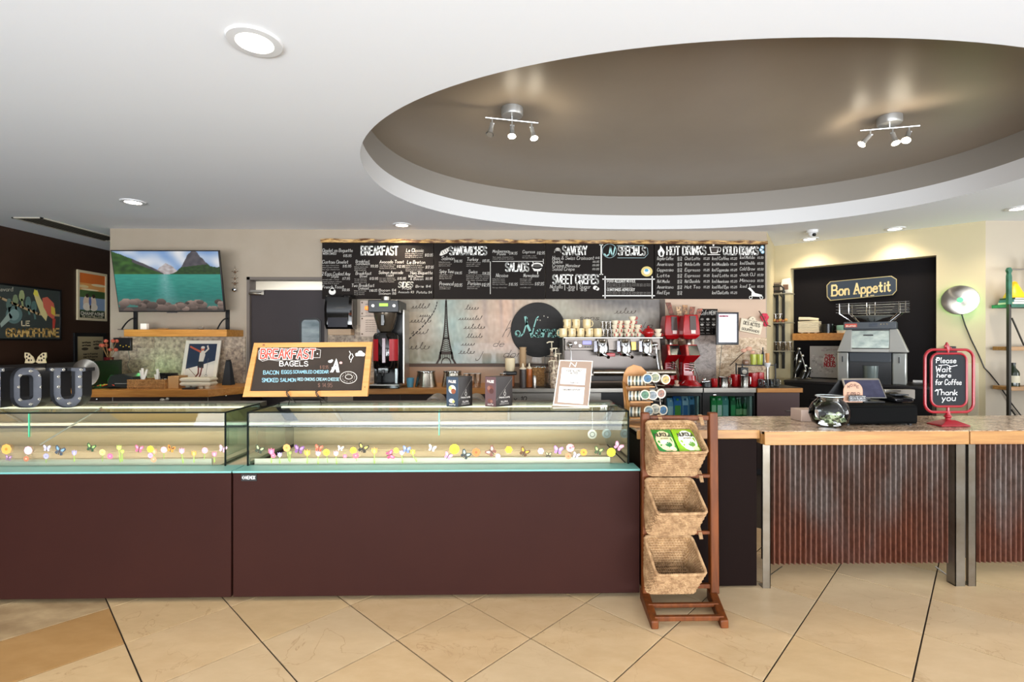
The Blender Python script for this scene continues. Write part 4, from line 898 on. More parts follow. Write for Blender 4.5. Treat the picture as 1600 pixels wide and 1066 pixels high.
m = MB(True); p, q = W(1030, 600, YB), W(1038, 466, YB); m.box(p.x, YB - .03, b.z - .82, q.x, YB, b.z); m.build('dark_edge_frame', mat('dark_bronze', '#4a3d34', .4, .3), t, smooth=False)
p, q = W(598, 573, YB), W(1030, 568, YB); m = MB(True); m.box(p.x, YB - .035, p.z, q.x, YB, q.z); m.build('lower_rail', mat('rail_brown', '#5b4638', .5), t, smooth=False)
m = MB(); p, q = W(598, 600, YB), W(1032, 573, YB); m.box(p.x, YB - .012, p.z, q.x, YB, q.z); m.build('backsplash_strip', mat('peach_splash', '#c9a88a', .35), wall_back, smooth=False)
m = MB(); p, q = W(1038, 528, YB), W(1196, 466, YB); m.box(p.x, YB - .01, p.z, q.x, YB, q.z); m.build('upper_splash_panel', mat('peach_panel', '#c8ab92', .45), wall_back, smooth=False)

# round shop sign
c = W(841, 515.5, YB - .06); R = 42.5 * S(YB)
t = thing('round_sign', 'big round charcoal sign with the shop name in teal script', 'sign', (c.x, YB - .06, c.z))
m = MB(); m.lathe([(.001, 0), (R - .004, 0), (R, .004), (R, .02), (.001, .02)], 64, axis='y'); m.build('disc', mat('sign_charcoal', '#201e1d', .5, spec=.15, noise=('#2c2a28', 5, .5, (1, 1, 3))), t)
m = MB(True); f = pl(YB - .06, .0015); tc_ = '#86bdb4'
def sc(pts, w_): ribbon(m, pts, w_, f, tc_, .4)
sc([(806, 520), (808, 525), (813, 526), (818, 521), (822, 508), (823, 497)], 2.0); ring(m, 809, 521, 4, 4.2, 1.4, f, tc_, 10)
sc([(821, 496), (823, 506), (829, 519), (831, 526)], 3.6); sc([(831, 526), (834, 512), (838, 498), (841, 495)], 1.8)
for ch, x_ in zip('anou', (837, 848.5, 860, 871)): text(m, ch, x_, 526, 19, f, 8.5, 3.0, tc_, .22)
sc([(834, 524), (838, 526)], 2)
for a_, b_ in ((840, 500), (856, 496), (844, 500.5), (850, 494)): disc(m, a_, b_, .8, .8, f, '#d9d2c2', 8)
m.build('lettering', paint(), t, smooth=False)

# paper towel dispenser
a = W(517, 524, YB); b = W(558, 463, YB)
t = thing('paper_towel_dispenser', 'glossy black paper towel dispenser on the wall beside the kitchen door', 'dispenser', ((a.x + b.x) / 2, YB, a.z))
bx = MB(True); zs = [a.z + .07, a.z + .12, a.z + .3, b.z - .03, b.z]; dp = [.16, .21, .22, .2, .15]
w2 = (b.x - a.x) / 2; cx = (a.x + b.x) / 2
bx.ringf([[(cx - w2, YB, z), (cx - w2, YB - d, z), (cx - w2 * .8, YB - d - .015, z), (cx + w2 * .8, YB - d - .015, z), (cx + w2, YB - d, z), (cx + w2, YB, z)] for z, d in zip(zs, dp)])
bx.build('cover', mat('gloss_black', '#0b0b0c', .08, coat=.6), t, angle=25)
m = MB(True); m.box(cx - w2 * .72, YB - .235, a.z + .09, cx + w2 * .72, YB - .228, a.z + .2); m.build('window', mat('smoked_window', '#3a3a40', .1), t, bevel=.003)
m = MB(True); m.box(cx - w2 * .85, YB - .17, a.z, cx + w2 * .85, YB - .03, a.z + .075); m.build('paper_slot', mat('kraft_paper', '#b79b7e', .7), t, bevel=.004)
# notices behind the brewer
for k, (x0, y0, x1, y1) in enumerate(((563, 470, 594, 494), (563, 495, 594, 526))):
    p, q = W(x0, y1, YB - .02), W(x1, y0, YB - .02)
    t = thing('paper_notice', ['upper printed sheet pinned left of the coffee brewer', 'lower printed sheet pinned left of the coffee brewer'][k], 'notice', ((p.x + q.x) / 2, YB - .02, p.z), 0, 'sheets pinned beside the brewer')
    m = MB(True); m.box(p.x, YB - .02, p.z, q.x, YB - .018, q.z); m.build('sheet', mat('paper', '#d6c3b4', .7), t, smooth=False)
    m = MB(True); f = pl(YB - .02, .001)
    for i in range(6): text(m, 'wash hands before work', x0 + 8, y0 + 6 + i * 3.4, 1.3, f, 20, .3, '#8b776c')
    m.build('print', paint(), t, smooth=False)
    m = MB(True); 
    for yy in (y0 + 3, y1 - 4): c = W(x0 + 3, yy, YB - .02); m.cyl((c.x, YB - .03, c.z), .009, .01, 12, 'y')
    m.build('pin', mat('bronze_pin', '#5b4636', .4, .6), t)

# kitchen half door, swung in the doorway
a, b = W(394, 700, YB + .05), W(514, 453.5, YB + .05)
t = thing('kitchen_door', 'dark grey swing door with a small rounded window in the kitchen doorway', 'door', (a.x, YB + .05, .15))
m = MB(True); m.box(a.x, YB + .03, .15, XD1 - .04, YB + .07, b.z); m.build('leaf', mat('graphite_door', '#393233', .5, spec=.25, noise=('#332d2e', 2, .5, (1, 1, 1))), t, bevel=.003)
p, q = W(467, 560, YB), W(501, 497, YB)
def rrect(x0, z0, x1, z1, r, n=6):
    out = []
    for cx, cz, a0 in ((x1 - r, z1 - r, 0), (x0 + r, z1 - r, pi / 2), (x0 + r, z0 + r, pi), (x1 - r, z0 + r, 1.5 * pi)):
        for i in range(n + 1): a_ = a0 + pi / 2 * i / n; out.append((cx + r * cos(a_), cz + r * sin(a_)))
    return out
m = MB(True)
o1 = rrect(p.x, p.z, q.x, q.z, .06); o2 = rrect(p.x + .022, p.z + .022, q.x - .022, q.z - .022, .045)
m.ringf([[(x, YB + .03, z) for x, z in o1], [(x, YB + .018, z) for x, z in o1], [(x, YB + .018, z) for x, z in o2], [(x, YB + .03, z) for x, z in o2]], caps=False)
m.build('window_gasket', black_m, t)
m = MB(True); m.poly([(x, YB + .027, z) for x, z in o2]); m.build('window_pane', mat('frosted_pane', '#aab4b6', .15, noise=('#6f7c80', 3, .4, (1, 1, 3))), t, smooth=False)
m = MB(True); c = W(386, 453, YB); e = W(412, 461, YB); m.box(c.x, YB + .0, e.z, e.x, YB + .028, c.z); m.tube([(c.x + .03, YB - .005, e.z + .015), (e.x - .02, YB - .005, e.z + .015)], .02, 10); m.build('top_hinge', steel_m, t, bevel=.003)

# television, tilted forward on its bracket
yt, yb = 5.58, 5.71
TL, TR, BR, BL = W(172, 391, yt), W(342, 391, yt), W(351, 487, yb), W(186, 488.5, yb)
BR.z = BL.z = (BR.z + BL.z) / 2
cen = (TL + TR + BR + BL) / 4
ux = (TR - TL + BR - BL).normalized(); uz = (TL - BL + TR - BR).normalized(); wdt = ((TR - TL).length + (BR - BL).length) / 2; hgt = ((TL - BL).length + (TR - BR).length) / 2
un = ux.cross(uz).normalized()
if un.y > 0: un = -un
t = thing('television', 'large wall television tilted forward, showing a turquoise mountain lake', 'television', tuple(cen))
def tvp(u, v, d=0.): return cen + ux * (u * wdt) + uz * (v * hgt) + un * d
m = MB(True); m.hexa([tvp(-.5, -.5, 0), tvp(.5, -.5, 0), tvp(.5, -.5, -.03), tvp(-.5, -.5, -.03), tvp(-.5, .5, 0), tvp(.5, .5, 0), tvp(.5, .5, -.03), tvp(-.5, .5, -.03)])
m.hexa([tvp(-.3, -.42, -.03), tvp(.3, -.42, -.03), tvp(.3, -.38, -.07), tvp(-.3, -.38, -.07), tvp(-.3, .2, -.03), tvp(.3, .2, -.03), tvp(.3, .15, -.07), tvp(-.3, .15, -.07)])
m.build('casing', black_m, t, bevel=.003)
sky, cloud, rock, forest, forest2, lake, lake2, peb = map(hexrgb, ('#5f8fd0', '#f4f4f6', '#6c6468', '#16300f', '#44702a', '#3aa08f', '#17605c', '#8a766c'))
stone_c = [(random.random(), random.random() * .16, .02 + .035 * random.random(), random.uniform(.6, 1.15)) for _ in range(46)]
def lake_fn(u, v):  # u 0..1, v 0 bottom..1 top
    hz = .62
    lm_ = hz + .36 * max(0, 1 - u / .47) ** .8 + .05 * nz(u * 100, 0, 9, 1) * max(0, 1 - u / .45)
    rm_ = hz + .33 * math.exp(-((u - .76) / .11) ** 2) + .12 * max(0, (u - .52) / .48) + .05 * (nz(u * 100, 0, 3, 2) - .5) * (u > .55)
    rm_ = rm_ if u > .48 else 0
    mid = hz + .16 * math.exp(-((u - .5) / .09) ** 2) + .03 * nz(u * 100, 3, 3, 5)
    if v > hz:
        c = mixc(sky, cloud, nz(u * 100, v * 60, 14, 2) * 1.6 - .25)
        if v < mid: c = mixc(hexrgb('#a89a98'), cloud, nz(u * 100, v * 100, 4, 2) - .2)
        if v < rm_:
            k = v < hz + .10 + .2 * max(0, u - .55)
            c = mixc(forest, hexrgb('#35591f'), nz(u * 100, v * 100, 3, 5)) if k else mixc(rock, hexrgb('#3d3b42'), nz(u * 100, v * 70, 5, 6))
        if v < lm_:
            edge = u > .18 and v > hz + .22 * max(0, 1 - (u - .15) / .32)
            c = mixc(rock, hexrgb('#3d3b42'), nz(u * 100, v * 60, 5, 8)) if edge else mixc(forest, forest2, nz(u * 100, v * 100, 6, 3) * 1.2)
        return c
    d = (hz - v) / hz
    c = mixc(lake, lake2, d * .9 + (nz(u * 60, v * 260, 5, 4) - .5) * .5)
    c = mixc(c, hexrgb('#9cc8c8'), max(0, 1 - abs(u - .47) / (.06 + .12 * d)) * (.35 + .6 * nz(u * 100, v * 300, 3, 9)) * (1 - d * .6))
    if d > .55: c = mixc(c, hexrgb('#8d9a8c'), (d - .55) * 1.1)
    for sx, sy, sr, sb in stone_c:
        e = ((u - sx) / sr) ** 2 + ((v - sy) / (sr * 1.15)) ** 2
        if e < 1: return tuple(q * sb * (1.15 - .5 * (1 - (v - sy) / (sr * 1.15)) * .5) for q in peb)
    if v < .07: c = hexrgb('#4e4844')
    return c
m_tv = bpy.data.materials.new('tv_screen_glow'); m_tv.use_nodes = True; nt = m_tv.node_tree; b_ = nt.nodes['Principled BSDF']
at_ = nt.nodes.new('ShaderNodeAttribute'); at_.attribute_name = 'Col'; b_.inputs['Base Color'].default_value = (.01, .01, .01, 1); b_.inputs['Roughness'].default_value = .2
nt.links.new(at_.outputs['Color'], b_.inputs['Emission Color']); b_.inputs['Emission Strength'].default_value = .6
raster(lambda u, v: lake_fn(u, v), 200, 112, 0, 1, 0, 1, lambda u, v: tvp((u - .5) * .985, (v - .5) * .965, .0015), 'screen', m_tv, t)
m = MB(True); m.box(cen.x - .15, 5.76, cen.z - .12, cen.x + .15, YB - .003, cen.z + .12); m.build('wall_bracket', black_m, t, bevel=.004)
m = MB(True); m.hexa([tvp(-.05, -.515, 0), tvp(.05, -.515, 0), tvp(.05, -.515, -.02), tvp(-.05, -.515, -.02), tvp(-.05, -.5, 0), tvp(.05, -.5, 0), tvp(.05, -.5, -.02), tvp(-.05, -.5, -.02)]); m.build('sensor_bar', chrome_m, t, smooth=False)

# wall shelf under the television
a, b = W(188, 526, 5.55), W(357, 515, 5.55)
t = thing('wall_shelf', 'thick honey wood wall shelf on black iron brackets under the television', 'shelf', ((a.x + b.x) / 2, 5.72, a.z))
m = MB(True); x1 = W(338, 520, 5.55).x
m.box(a.x, 5.60, W(188, 526, 5.6).z, W(340, 520, 5.6).x + .1, YB, W(188, 515, 5.6).z); sh = m.build('board', wood('shelf_oak', '#c98f45', '#a8702c', 'x'), t, bevel=.003)
zs_ = W(188, 515, 5.6).z
for px in (211, 355):
    x = W(px, 500, YB - .02).x
    m = MB(True); m.box(x - .02, YB - .02, zs_, x + .02, YB, zs_ + .24)
    m.tube([(x, YB - .02, zs_ + .14)] + [(x - .0, YB - .02 - .2 * sin(k * pi / 16), zs_ + .01 + .13 * cos(k * pi / 16) ** 2) for k in range(1, 9)], .008, 8)
    m.box(x - .02, YB - .26, zs_, x + .02, YB, zs_ + .006)
    m.build('bracket', black_m, t)
def small(name, mb, m, label, cat, loc, rz=0, **k): return mesh_thing(mb, name, m, label, cat, loc, rz, **k)
c = W(226, 514, 5.75); m = MB(); m.box(-.035, -.02, 0, .035, .02, .07); small('card_block', m, mat('white_card', '#f3ede2', .6), 'small white card standing on the wall shelf under the television', 'card', (c.x, 5.75, zs_ + .001), bevel=.002)
c = W(250, 514, 5.75); m = MB(); m.box(-.09, -.03, 0, .07, .03, .008, ); m.box(-.02, -.02, .008, .09, .02, .016); small('wooden_tray', m, mat('tray_wood', '#a98150', .6), 'low brown tray lying in the middle of the wall shelf', 'tray', (c.x, 5.75, zs_ + .001), .1, bevel=.002)
c = W(314, 514, 5.75); m = MB(); m.ball((0, 0, .018), .03, 12, 8, (1.2, 1, .6)); m.ball((.02, 0, .03), .018, 10, 6, (1, 1, .7)); small('pebble_ornament', m, mat('pebble_grey', '#7d7468', .7), 'small grey stone ornament at the right of the wall shelf', 'ornament', (c.x, 5.75, zs_ + .0))
# bead hanger
c = W(367, 420, YB - .03)
t = thing('bead_hanger', 'hanging string of small glass and silver beads on the wall right of the television', 'ornament', (c.x, YB - .03, W(367, 456, YB).z))
m = MB(True); m.tube([(c.x, YB - .03, W(367, 416, YB).z), (c.x, YB - .03, W(367, 454, YB).z)], .0015, 6); m.build('string', mat('thread', '#5b4a3a', .6), t)
for k, (py, r) in enumerate(((422, .008), (426, .013), (432, .009), (436, .011), (440, .009), (444, .014), (448, .01))):
    z = W(367, py, YB).z; m = MB(True); m.ball((c.x, YB - .03, z), r, 10, 8)
    for s in (-1, 1): m.ball((c.x + s * .03 * (1 if k % 2 else .7), YB - .03, z + .01), r * .45, 8, 6)
    m.build('bead', [mat('clear_bead', '#cbb9a0', .1, .3), mat('brown_bead', '#6a4c34', .3)][k % 2], t)
m = MB(True); m.ball((c.x, YB - .035, W(367, 453.5, YB).z), .03, 16, 12); m.build('ball', chrome_m, t)

# posters on the brown wall
def wf(off=0.): return lambda a, b: WX(a, b, XL + .02 + off)
def poster_frame(t, y0, y1, z0, z1, fw, fm, pm, x=XL + .02):
    m = MB(True)
    m.box(XL, y0, z0, x, y1, z0 + fw); m.box(XL, y0, z1 - fw, x, y1, z1); m.box(XL, y0, z0 + fw, x, y0 + fw, z1 - fw); m.box(XL, y1 - fw, z0 + fw, x, y1, z1 - fw)
    m.build('frame', fm, t, bevel=.002)
    m = MB(True); m.box(XL, y0 + fw, z0 + fw, x - .008, y1 - fw, z1 - fw); m.build('print', pm, t, smooth=False)
def wall_art(y0, y1, z0, z1, fw, items, name='artwork', xo=.0125):
    """items drawn in unit coordinates of the picture: u 0..1 along +y, v 0..1 up"""
    pass
yA = WX(0, 500, XL).y; yBp = WX(94, 500, XL).y; yS = yBp - 1.15
z0p, z1p = WX(94, 531, XL).z - .01, WX(94, 453, XL).z
t = thing('framed_poster', 'wide framed parrot poster reading GRAMOPHONE on the brown wall', 'poster', (XL, (yS + yBp) / 2, z0p))
poster_frame(t, yS, yBp, z0p, z1p, .022, black_m, mat('poster_slate', '#3f4440', .35))
def fy(y, z, o=.014): return Vector((XL + o, y, z))
# drawing plane measured in picture pixels of the photograph but lying on the wall
def fW(o=.013): return lambda a, b: WX(a, b, XL + o)
m = MB(True); f = fW()
ribbon(m, [(-10, 462), (2, 466), (30, 478), (60, 491), (92, 493)], 3.6, f, '#b79a72')
for (x, y, c) in ((14, 476, '#5e7268'), (24, 470, '#7c8a66'), (34, 463, '#9aa372'), (44, 473, '#5f7a70'), (53, 480, '#567069')):
    disc(m, x, y, 4.6, 8, f, c, 14); disc(m, x, y - 6, 3.4, 3.6, fW(.0135), c, 12); ribbon(m, [(x, y + 5), (x + 2, y + 18)], 3, f, c)
flat(m, [(52, 458), (58, 453), (63, 466), (70, 478), (74, 494), (72, 502), (64, 492), (58, 476)], fW(.0135), '#e3d08e'); flat(m, [(52, 460), (54, 452), (59, 456), (60, 464)], fW(.014), '#eadb52')
flat(m, [(66, 466), (74, 464), (84, 474), (87, 490), (84, 500), (76, 494), (68, 480)], fW(.014), '#d96a54'); flat(m, [(80, 478), (86, 482), (86, 494), (80, 490)], fW(.0145), '#e6c34a'); flat(m, [(82, 498), (87, 498), (85, 518), (82, 516)], fW(.014), '#c9483a')
disc(m, 22, 492, 13, 14, f, '#5e7672', 20); disc(m, 22, 492, 8, 9, fW(.0135), '#7f9690', 18); flat(m, [(0, 506), (14, 488), (20, 496), (2, 512)], fW(.0135), '#9aa79c')
text(m, 'LE', 34, 509, 7, fW(.015), 12, 1.8, '#d9c9a4'); 
text(m, 'GRAMOPHONE', 10, 526, 12, fW(.015), 82, 2.3, '#e0b56a')
text(m, 'boulevard', -14, 455, 6, fW(.015), 34, 1.0, '#c9c4b0')
m.build('artwork', paint(), t, smooth=False)
y0, y1 = WX(119, 460, XL).y, WX(165.5, 460, XL).y; z1_, z0_ = WX(119, 421, XL).z, WX(119, 500, XL).z
t = thing('framed_poster', 'narrow cream-framed poster of two seated ladies, lettered CHAMPAGNE', 'poster', (XL, (y0 + y1) / 2, z0_))
poster_frame(t, y0, y1, z0_, z1_, .035, mat('cream_frame', '#dccba6', .5), mat('poster_green', '#49603a', .4))
m = MB(True)
def uq(u0, v0, u1, v1, c, o=.0135):
    a0, a1 = y0 + .035 + (y1 - y0 - .07) * u0, y0 + .035 + (y1 - y0 - .07) * u1; b0, b1 = z0_ + .035 + (z1_ - z0_ - .07) * v0, z0_ + .035 + (z1_ - z0_ - .07) * v1
    m.poly([(XL + o, a0, b0), (XL + o, a1, b0), (XL + o, a1, b1), (XL + o, a0, b1)], c)
def uf(o): return lambda u, v: Vector((XL + o, y0 + .035 + (y1 - y0 - .07) * u, z0_ + .035 + (z1_ - z0_ - .07) * (1 - v)))
uq(0, .78, 1, 1, '#e2742c'); uq(0, .62, 1, .78, '#efa65a', .0136); uq(0, .3, 1, .62, '#55703c', .0137); uq(0, .18, 1, .46, '#8fa6c2', .0138); uq(0, 0, 1, .15, '#27301c', .0139)
g = uf(.0145)
disc(m, .15, .30, .2, .035, g, '#f6d79a'); disc(m, .75, .24, .3, .03, g, '#f8e2b0'); disc(m, .4, .36, .35, .02, g, '#fbe6b8'); disc(m, .7, .46, .4, .08, uf(.0142), '#3f5c2c')
for cx, c in ((.27, '#f1d3b4'), (.52, '#f4dcc2')): disc(m, cx, .66, .13, .16, g, c); disc(m, cx + .02, .5, .06, .045, uf(.0148), '#3b2a22'); disc(m, cx + .02, .75, .16, .09, uf(.0148), '#f6e7d0')
disc(m, .4, .62, .05, .1, uf(.015), '#6378b0')
text(m, 'CHAMPAGNE', .06, .93, .06, uf(.0155), .88, .022, '#f1ead2'); text(m, 'DE CASTELLANE', .1, .985, .035, uf(.0155), .8, .012, '#e1d8b2')
m.build('artwork', paint(), t, smooth=False)
y0, y1 = WX(114, 540, XL).y, WX(164, 540, XL).y; z1_, z0_ = WX(114, 520, XL).z, WX(164, 600, XL).z
t = thing('framed_certificate', 'dark-framed certificate low on the brown wall behind the black screen', 'picture', (XL, (y0 + y1) / 2, z0_))
poster_frame(t, y0, y1, z0_, z1_, .05, black_m, mat('certificate_paper', '#b8a67e', .5))
m = MB(True); g = uf(.0145)
for (u, v, w_) in ((.2, .16, .3), (.2, .22, .3), (.6, .14, .3), (.6, .2, .25), (.25, .4, .5), (.25, .46, .5), (.25, .52, .4)): text(m, 'certificate', u, v, .03, g, w_, .012, '#4c4232')
disc(m, .3, .28, .12, .03, g, '#4a4030'); disc(m, .72, .27, .1, .03, g, '#4a4030')
m.build('print_lines', paint(), t, smooth=False)
# ================================================================== BACK BAR COUNTERS
ZB = .95; YF = 5.24; YBK = YB - .022
oakc = wood('counter_oak', '#c08540', '#a66a28', 'x', .38)
dkcab = mat('dark_cabinet', '#2a1d19', .5, spec=.3)
slate_m = mat('dark_bar_top', '#1c1a1a', .3)
def counter(label, px0, px1, top_m, body_m, th=.06, yf=YF, body_to=0.0, name='back_counter'):
    x0, x1 = W(px0, 610, yf).x, W(px1, 610, yf).x
    t = thing(name, label, 'counter', ((x0 + x1) / 2, yf, 0))
    m = MB(True); m.box(x0, yf, ZB - th, x1, YBK, ZB); m.build('worktop', top_m, t, bevel=.003)
    if body_m:
        m = MB(True); m.box(x0 + .015, yf + .03, .08, x1 - .015, YBK, ZB - th); m.build('body', body_m, t, smooth=False)
        m = MB(True); m.box(x0 + .03, yf + .08, 0, x1 - .03, YBK - .03, .08); m.build('plinth', black_m, t, smooth=False)
    return t, x0, x1
# left counter with the slanted end
xL0, xL1 = W(88, 610, 5.15).x, W(325.5, 610, 5.15).x; xL2 = W(379, 604, 5.45).x
t = thing('back_counter', 'honey wood counter with a slanted end under the television', 'counter', ((xL0 + xL1) / 2, 5.15, 0))
XL0 = W(0, 610, 5.15).x
poly = [(xL0, 5.15), (xL1, 5.15), (xL2, 5.46), (xL2, YBK), (xL0, YBK)]
m = MB(True); m.prism([(x, y, ZB - .075) for x, y in poly], (0, 0, .075)); m.build('worktop', oakc, t, bevel=.003)
poly = [(xL0 + .02, 5.18), (xL1 - .01, 5.18), (xL2 - .03, 5.47), (xL2 - .03, YBK), (xL0 + .02, YBK)]
m = MB(True); m.prism([(x, y, 0) for x, y in poly], (0, 0, ZB - .076)); m.build('body', dkcab, t, smooth=False)
m = MB(True); f = pl(5.18, .003)
ribbon(m, [(176, 631), (176, 620.5), (325, 620.5), (325, 634)], .9, f, '#b9b2a6', .2); m.build('drawer_outline', paint(), t, smooth=False)
m = MB(True); p = W(254, 625, 5.17); m.ball(tuple(p), .03, 12, 8, (1, .5, .6)); m.ball((p.x + .05, p.y, p.z + .01), .018, 10, 6); m.build('label_holder', mat('pale_metal', '#cfc8ba', .4, .5), t)
for k, (a_, b_) in enumerate(((152, 624), (341, 621))):
    p = W(a_, b_, 5.17); m = MB(True); m.ball((p.x, 5.165 + (.15 if k else 0), p.z), .012, 10, 6); m.build('knob', chrome_m, t)
# middle wood counter
t, x0, x1 = counter('wooden back counter carrying the coffee brewer and steel jugs', 548, 776, oakc, dkcab)
m = MB(True); 
for k in range(1, 3): m.box(x0 + (x1 - x0) * k / 3 - .002, YF + .026, .1, x0 + (x1 - x0) * k / 3 + .002, YF + .031, ZB - .07)
m.build('door_joint', black_m, t, smooth=False)
# steel espresso counter
t, x0, x1 = counter('stainless steel counter under the espresso machine', 777, 1038, slate_m, None, .02)
m = MB(True); m.box(x0, YF - .004, ZB - .045, x1, YF + .0, ZB - .002); m.build('steel_edge', steel_m, t, bevel=.002)
m = MB(True); m.box(x0 + .01, YF + .03, .1, W(940, 600, YF).x, YBK, ZB - .055); m.build('steel_front', steel_m, t, smooth=False)
m = MB(True); m.box(W(940, 600, YF).x + .003, YF + .06, .1, x1 - .01, YBK, ZB - .055); m.build('open_bay', black_m, t, smooth=False)
m = MB(True); text(m, 'y 10', 803, 626, 6, pl(YF + .03, .002), 19, 1.1, '#2a2522', .2); m.build('lettering', paint(), t, smooth=False)
# glass-door fridges
def fridge(label, px0, px1, wx0, wx1, items, green):
    t, x0, x1 = counter(label, px0, px1, slate_m, None, .02, name='undercounter_fridge'); t['category'] = 'fridge'
    m = MB(True); m.box(x0, YF - .004, ZB - .05, x1, YF, ZB - .001); m.build('steel_edge', steel_m, t, bevel=.002)
    a, b = W(wx0, 700, YF + .03), W(wx1, 619, YF + .03)
    m = MB(True); m.box(x0, YF + .03, .1, a.x, YF + .07, ZB - .055); m.box(b.x, YF + .03, .1, x1, YF + .07, ZB - .055); m.box(a.x, YF + .03, b.z, b.x, YF + .07, ZB - .055); m.box(a.x, YF + .03, .1, b.x, YF + .07, .22)
    m.build('door_frame', black_m, t, smooth=False)
    m = MB(True); m.box(x0, YF + .07, .1, x0 + .03, YBK, ZB - .055); m.box(x1 - .03, YF + .07, .1, x1, YBK, ZB - .055); m.box(x0, YBK - .03, .1, x1, YBK, ZB - .055); m.box(x0, YF + .07, .1, x1, YBK, .13); m.box(x0, YF + .07, ZB - .09, x1, YBK, ZB - .055)
    m.build('cabinet_shell', mat('fridge_liner', '#c9d0cc', .4), t, smooth=False)
    m = MB(True); m.box(a.x, YF + .035, .22, b.x, YF + .04, b.z); m.build('door_glass', glass('fridge_glass', '#e4f0ee', .5), t, smooth=False)
    m = MB(True); m.box(a.x + .02, YF + .12, .60, b.x - .02, YBK - .04, .606); m.build('wire_shelf', mat('shelf_white', '#d8dcda', .4), t, smooth=False)
    m = MB(True); c = (x0 + x1) / 2; m.box(a.x + .02, YF + .085, b.z + .012, b.x - .02, YF + .10, b.z + .02); m.build('inner_lamp', mat('fridge_lamp', '#ffffff', .5, emit='#eaf6ff' if not green else '#d6ffe4', es=9), t, smooth=False)
    L_ = bpy.data.lights.new('fridge_lamp', 'AREA'); L_.shape = 'RECTANGLE'; L_.size = b.x - a.x - .06; L_.size_y = .02; L_.energy = 9; L_.color = (.8, .93, 1) if not green else (.75, 1, .85)
    o_ = bpy.data.objects.new('fridge_lamp', L_); COL.objects.link(o_); o_.location = ((a.x + b.x) / 2, YF + .09, b.z + .008); o_.rotation_euler = (radians(25), 0, 0)
    return t, a, b
t, a, b = fridge('glass-door undercounter fridge lit blue, holding milk cartons', 1039, 1098, 1041, 1094, 0, False)
def carton(px, w_, h, col, col2, label, group, y=YF + .16, cap=True, kind='milk_carton', cat='carton'):
    p = W(px, 640, y); z = .607; t = thing(kind, label, cat, (p.x, y, z), 0, group)
    m = MB(); m.box(-w_ / 2, -.04, 0, w_ / 2, .04, h * .8); m.hexa([(-w_ / 2, -.04, h * .8), (w_ / 2, -.04, h * .8), (w_ / 2, .04, h * .8), (-w_ / 2, .04, h * .8), (-w_ / 2, -.004, h), (w_ / 2, -.004, h), (w_ / 2, .004, h), (-w_ / 2, .004, h)])
    m.build('body', mat('carton_' + col.strip('#'), col, .4), t, bevel=.002)
    m = MB(); m.box(-w_ * .38, -.0415, h * .12, w_ * .38, -.0405, h * .6); m.build('print', mat('carton_' + col2.strip('#'), col2, .4), t, smooth=False)
    if cap: m = MB(); m.cyl((0, -.03, h * .82), .013, .02, 12); m.build('cap', mat('carton_' + col2.strip('#'), col2, .4), t)
g = 'cartons in the blue-lit fridge'
carton(1046, .07, .22, '#9fc4ea', '#e8f2fb', 'pale blue milk carton at the left of the blue-lit fridge', g)
carton(1057, .085, .24, '#3f78c9', '#69a944', 'wide blue and green milk carton in the blue-lit fridge', g, YF + .14)
carton(1069, .07, .24, '#b9cfe6', '#3c6fae', 'tall pale carton with a blue label in the middle of the blue-lit fridge', g)
carton(1079, .06, .25, '#6f9fd0', '#22405f', 'blue carton with a dark label right of centre in the blue-lit fridge', g)
carton(1089, .06, .22, '#a9c8e8', '#4f7fba', 'light blue carton at the right end of the blue-lit fridge', g)
t, a, b = fridge('glass-door undercounter fridge lit green, holding bottles', 1099.5, 1181, 1109, 1178, 0, True)
g = 'bottles and cartons in the green-lit fridge'
for px, c1, c2, w_, lab in ((1113, '#2f9e52', '#d6f0c8', .06, 'bright green carton at the left end of the green-lit fridge'), (1122, '#3fae5e', '#f0f4ea', .06, 'green and white carton second from the left in the green-lit fridge'), (1131, '#5f9a97', '#9fc6c6', .07, 'grey teal carton in the middle of the green-lit fridge'), (1143, '#2c6f45', '#4fae6a', .06, 'dark green carton right of centre in the green-lit fridge')):
    carton(px, w_, .24, c1, c2, lab, g)
def bottle(loc, r, h, mm, capm, label, group, lab=None, name='bottle', cat='bottle', rz=0):
    t = thing(name, label, cat, loc, rz, group)
    m = MB(); m.lathe([(.001, 0), (r, 0), (r, h * .55), (r * .9, h * .64), (r * .38, h * .78), (r * .36, h * .93), (.001, h * .93)], 20); m.build('glass_body', mm, t)
    m = MB(); m.cyl((0, 0, h * .93), r * .4, h * .07, 14); m.build('cap', capm, t)
    if lab: m = MB(); m.lathe([(r * 1.01, h * .15), (r * 1.01, h * .45)], 20); m.build('bottle_label', lab, t)
    return t
gg = mat('green_bottle', '#1f7a3c', .1, coat=.5)
for k, px in enumerate((1152, 1158, 1164, 1170)):
    p = W(px, 640, YF + .16); bottle((p.x, YF + .16 + .03 * (k % 2), .607), .026, .22, gg, white_m, ['first', 'second', 'third', 'last'][k] + ' green bottle in the row at the right of the green-lit fridge', g, mat('pale_label', '#b9d8a0', .5))
m = MB(); m.ball((0, 0, 0), .016, 12, 8, (1.4, .5, 1)); p = W(1118, 618, YF); small('round_badge', m, chrome_m, 'small chrome badge on the green-lit fridge top rail', 'badge', (p.x, YF + .024, p.z))
t, x0, x1 = counter('short oak-topped counter with a dark drawer, right end of the back bar', 1183, 1254, slate_m, dkcab, .004)
m = MB(True); m.box(x0, YF - .006, ZB - .05, x1, YF + .03, ZB - .005); m.build('oak_edge', oakc, t, bevel=.002)
m = MB(True); m.box(x0 + .01, YF + .02, .6, x1 - .02, YF + .03, ZB - .052); m.build('drawer', mat('plum_drawer', '#4a3332', .45), t, bevel=.002)
m = MB(True); p = W(1236, 642, YF + .018); m.box(p.x - .06, YF + .008, p.z - .004, p.x + .08, YF + .02, p.z + .004); m.build('drawer_handle', steel_m, t, bevel=.001)

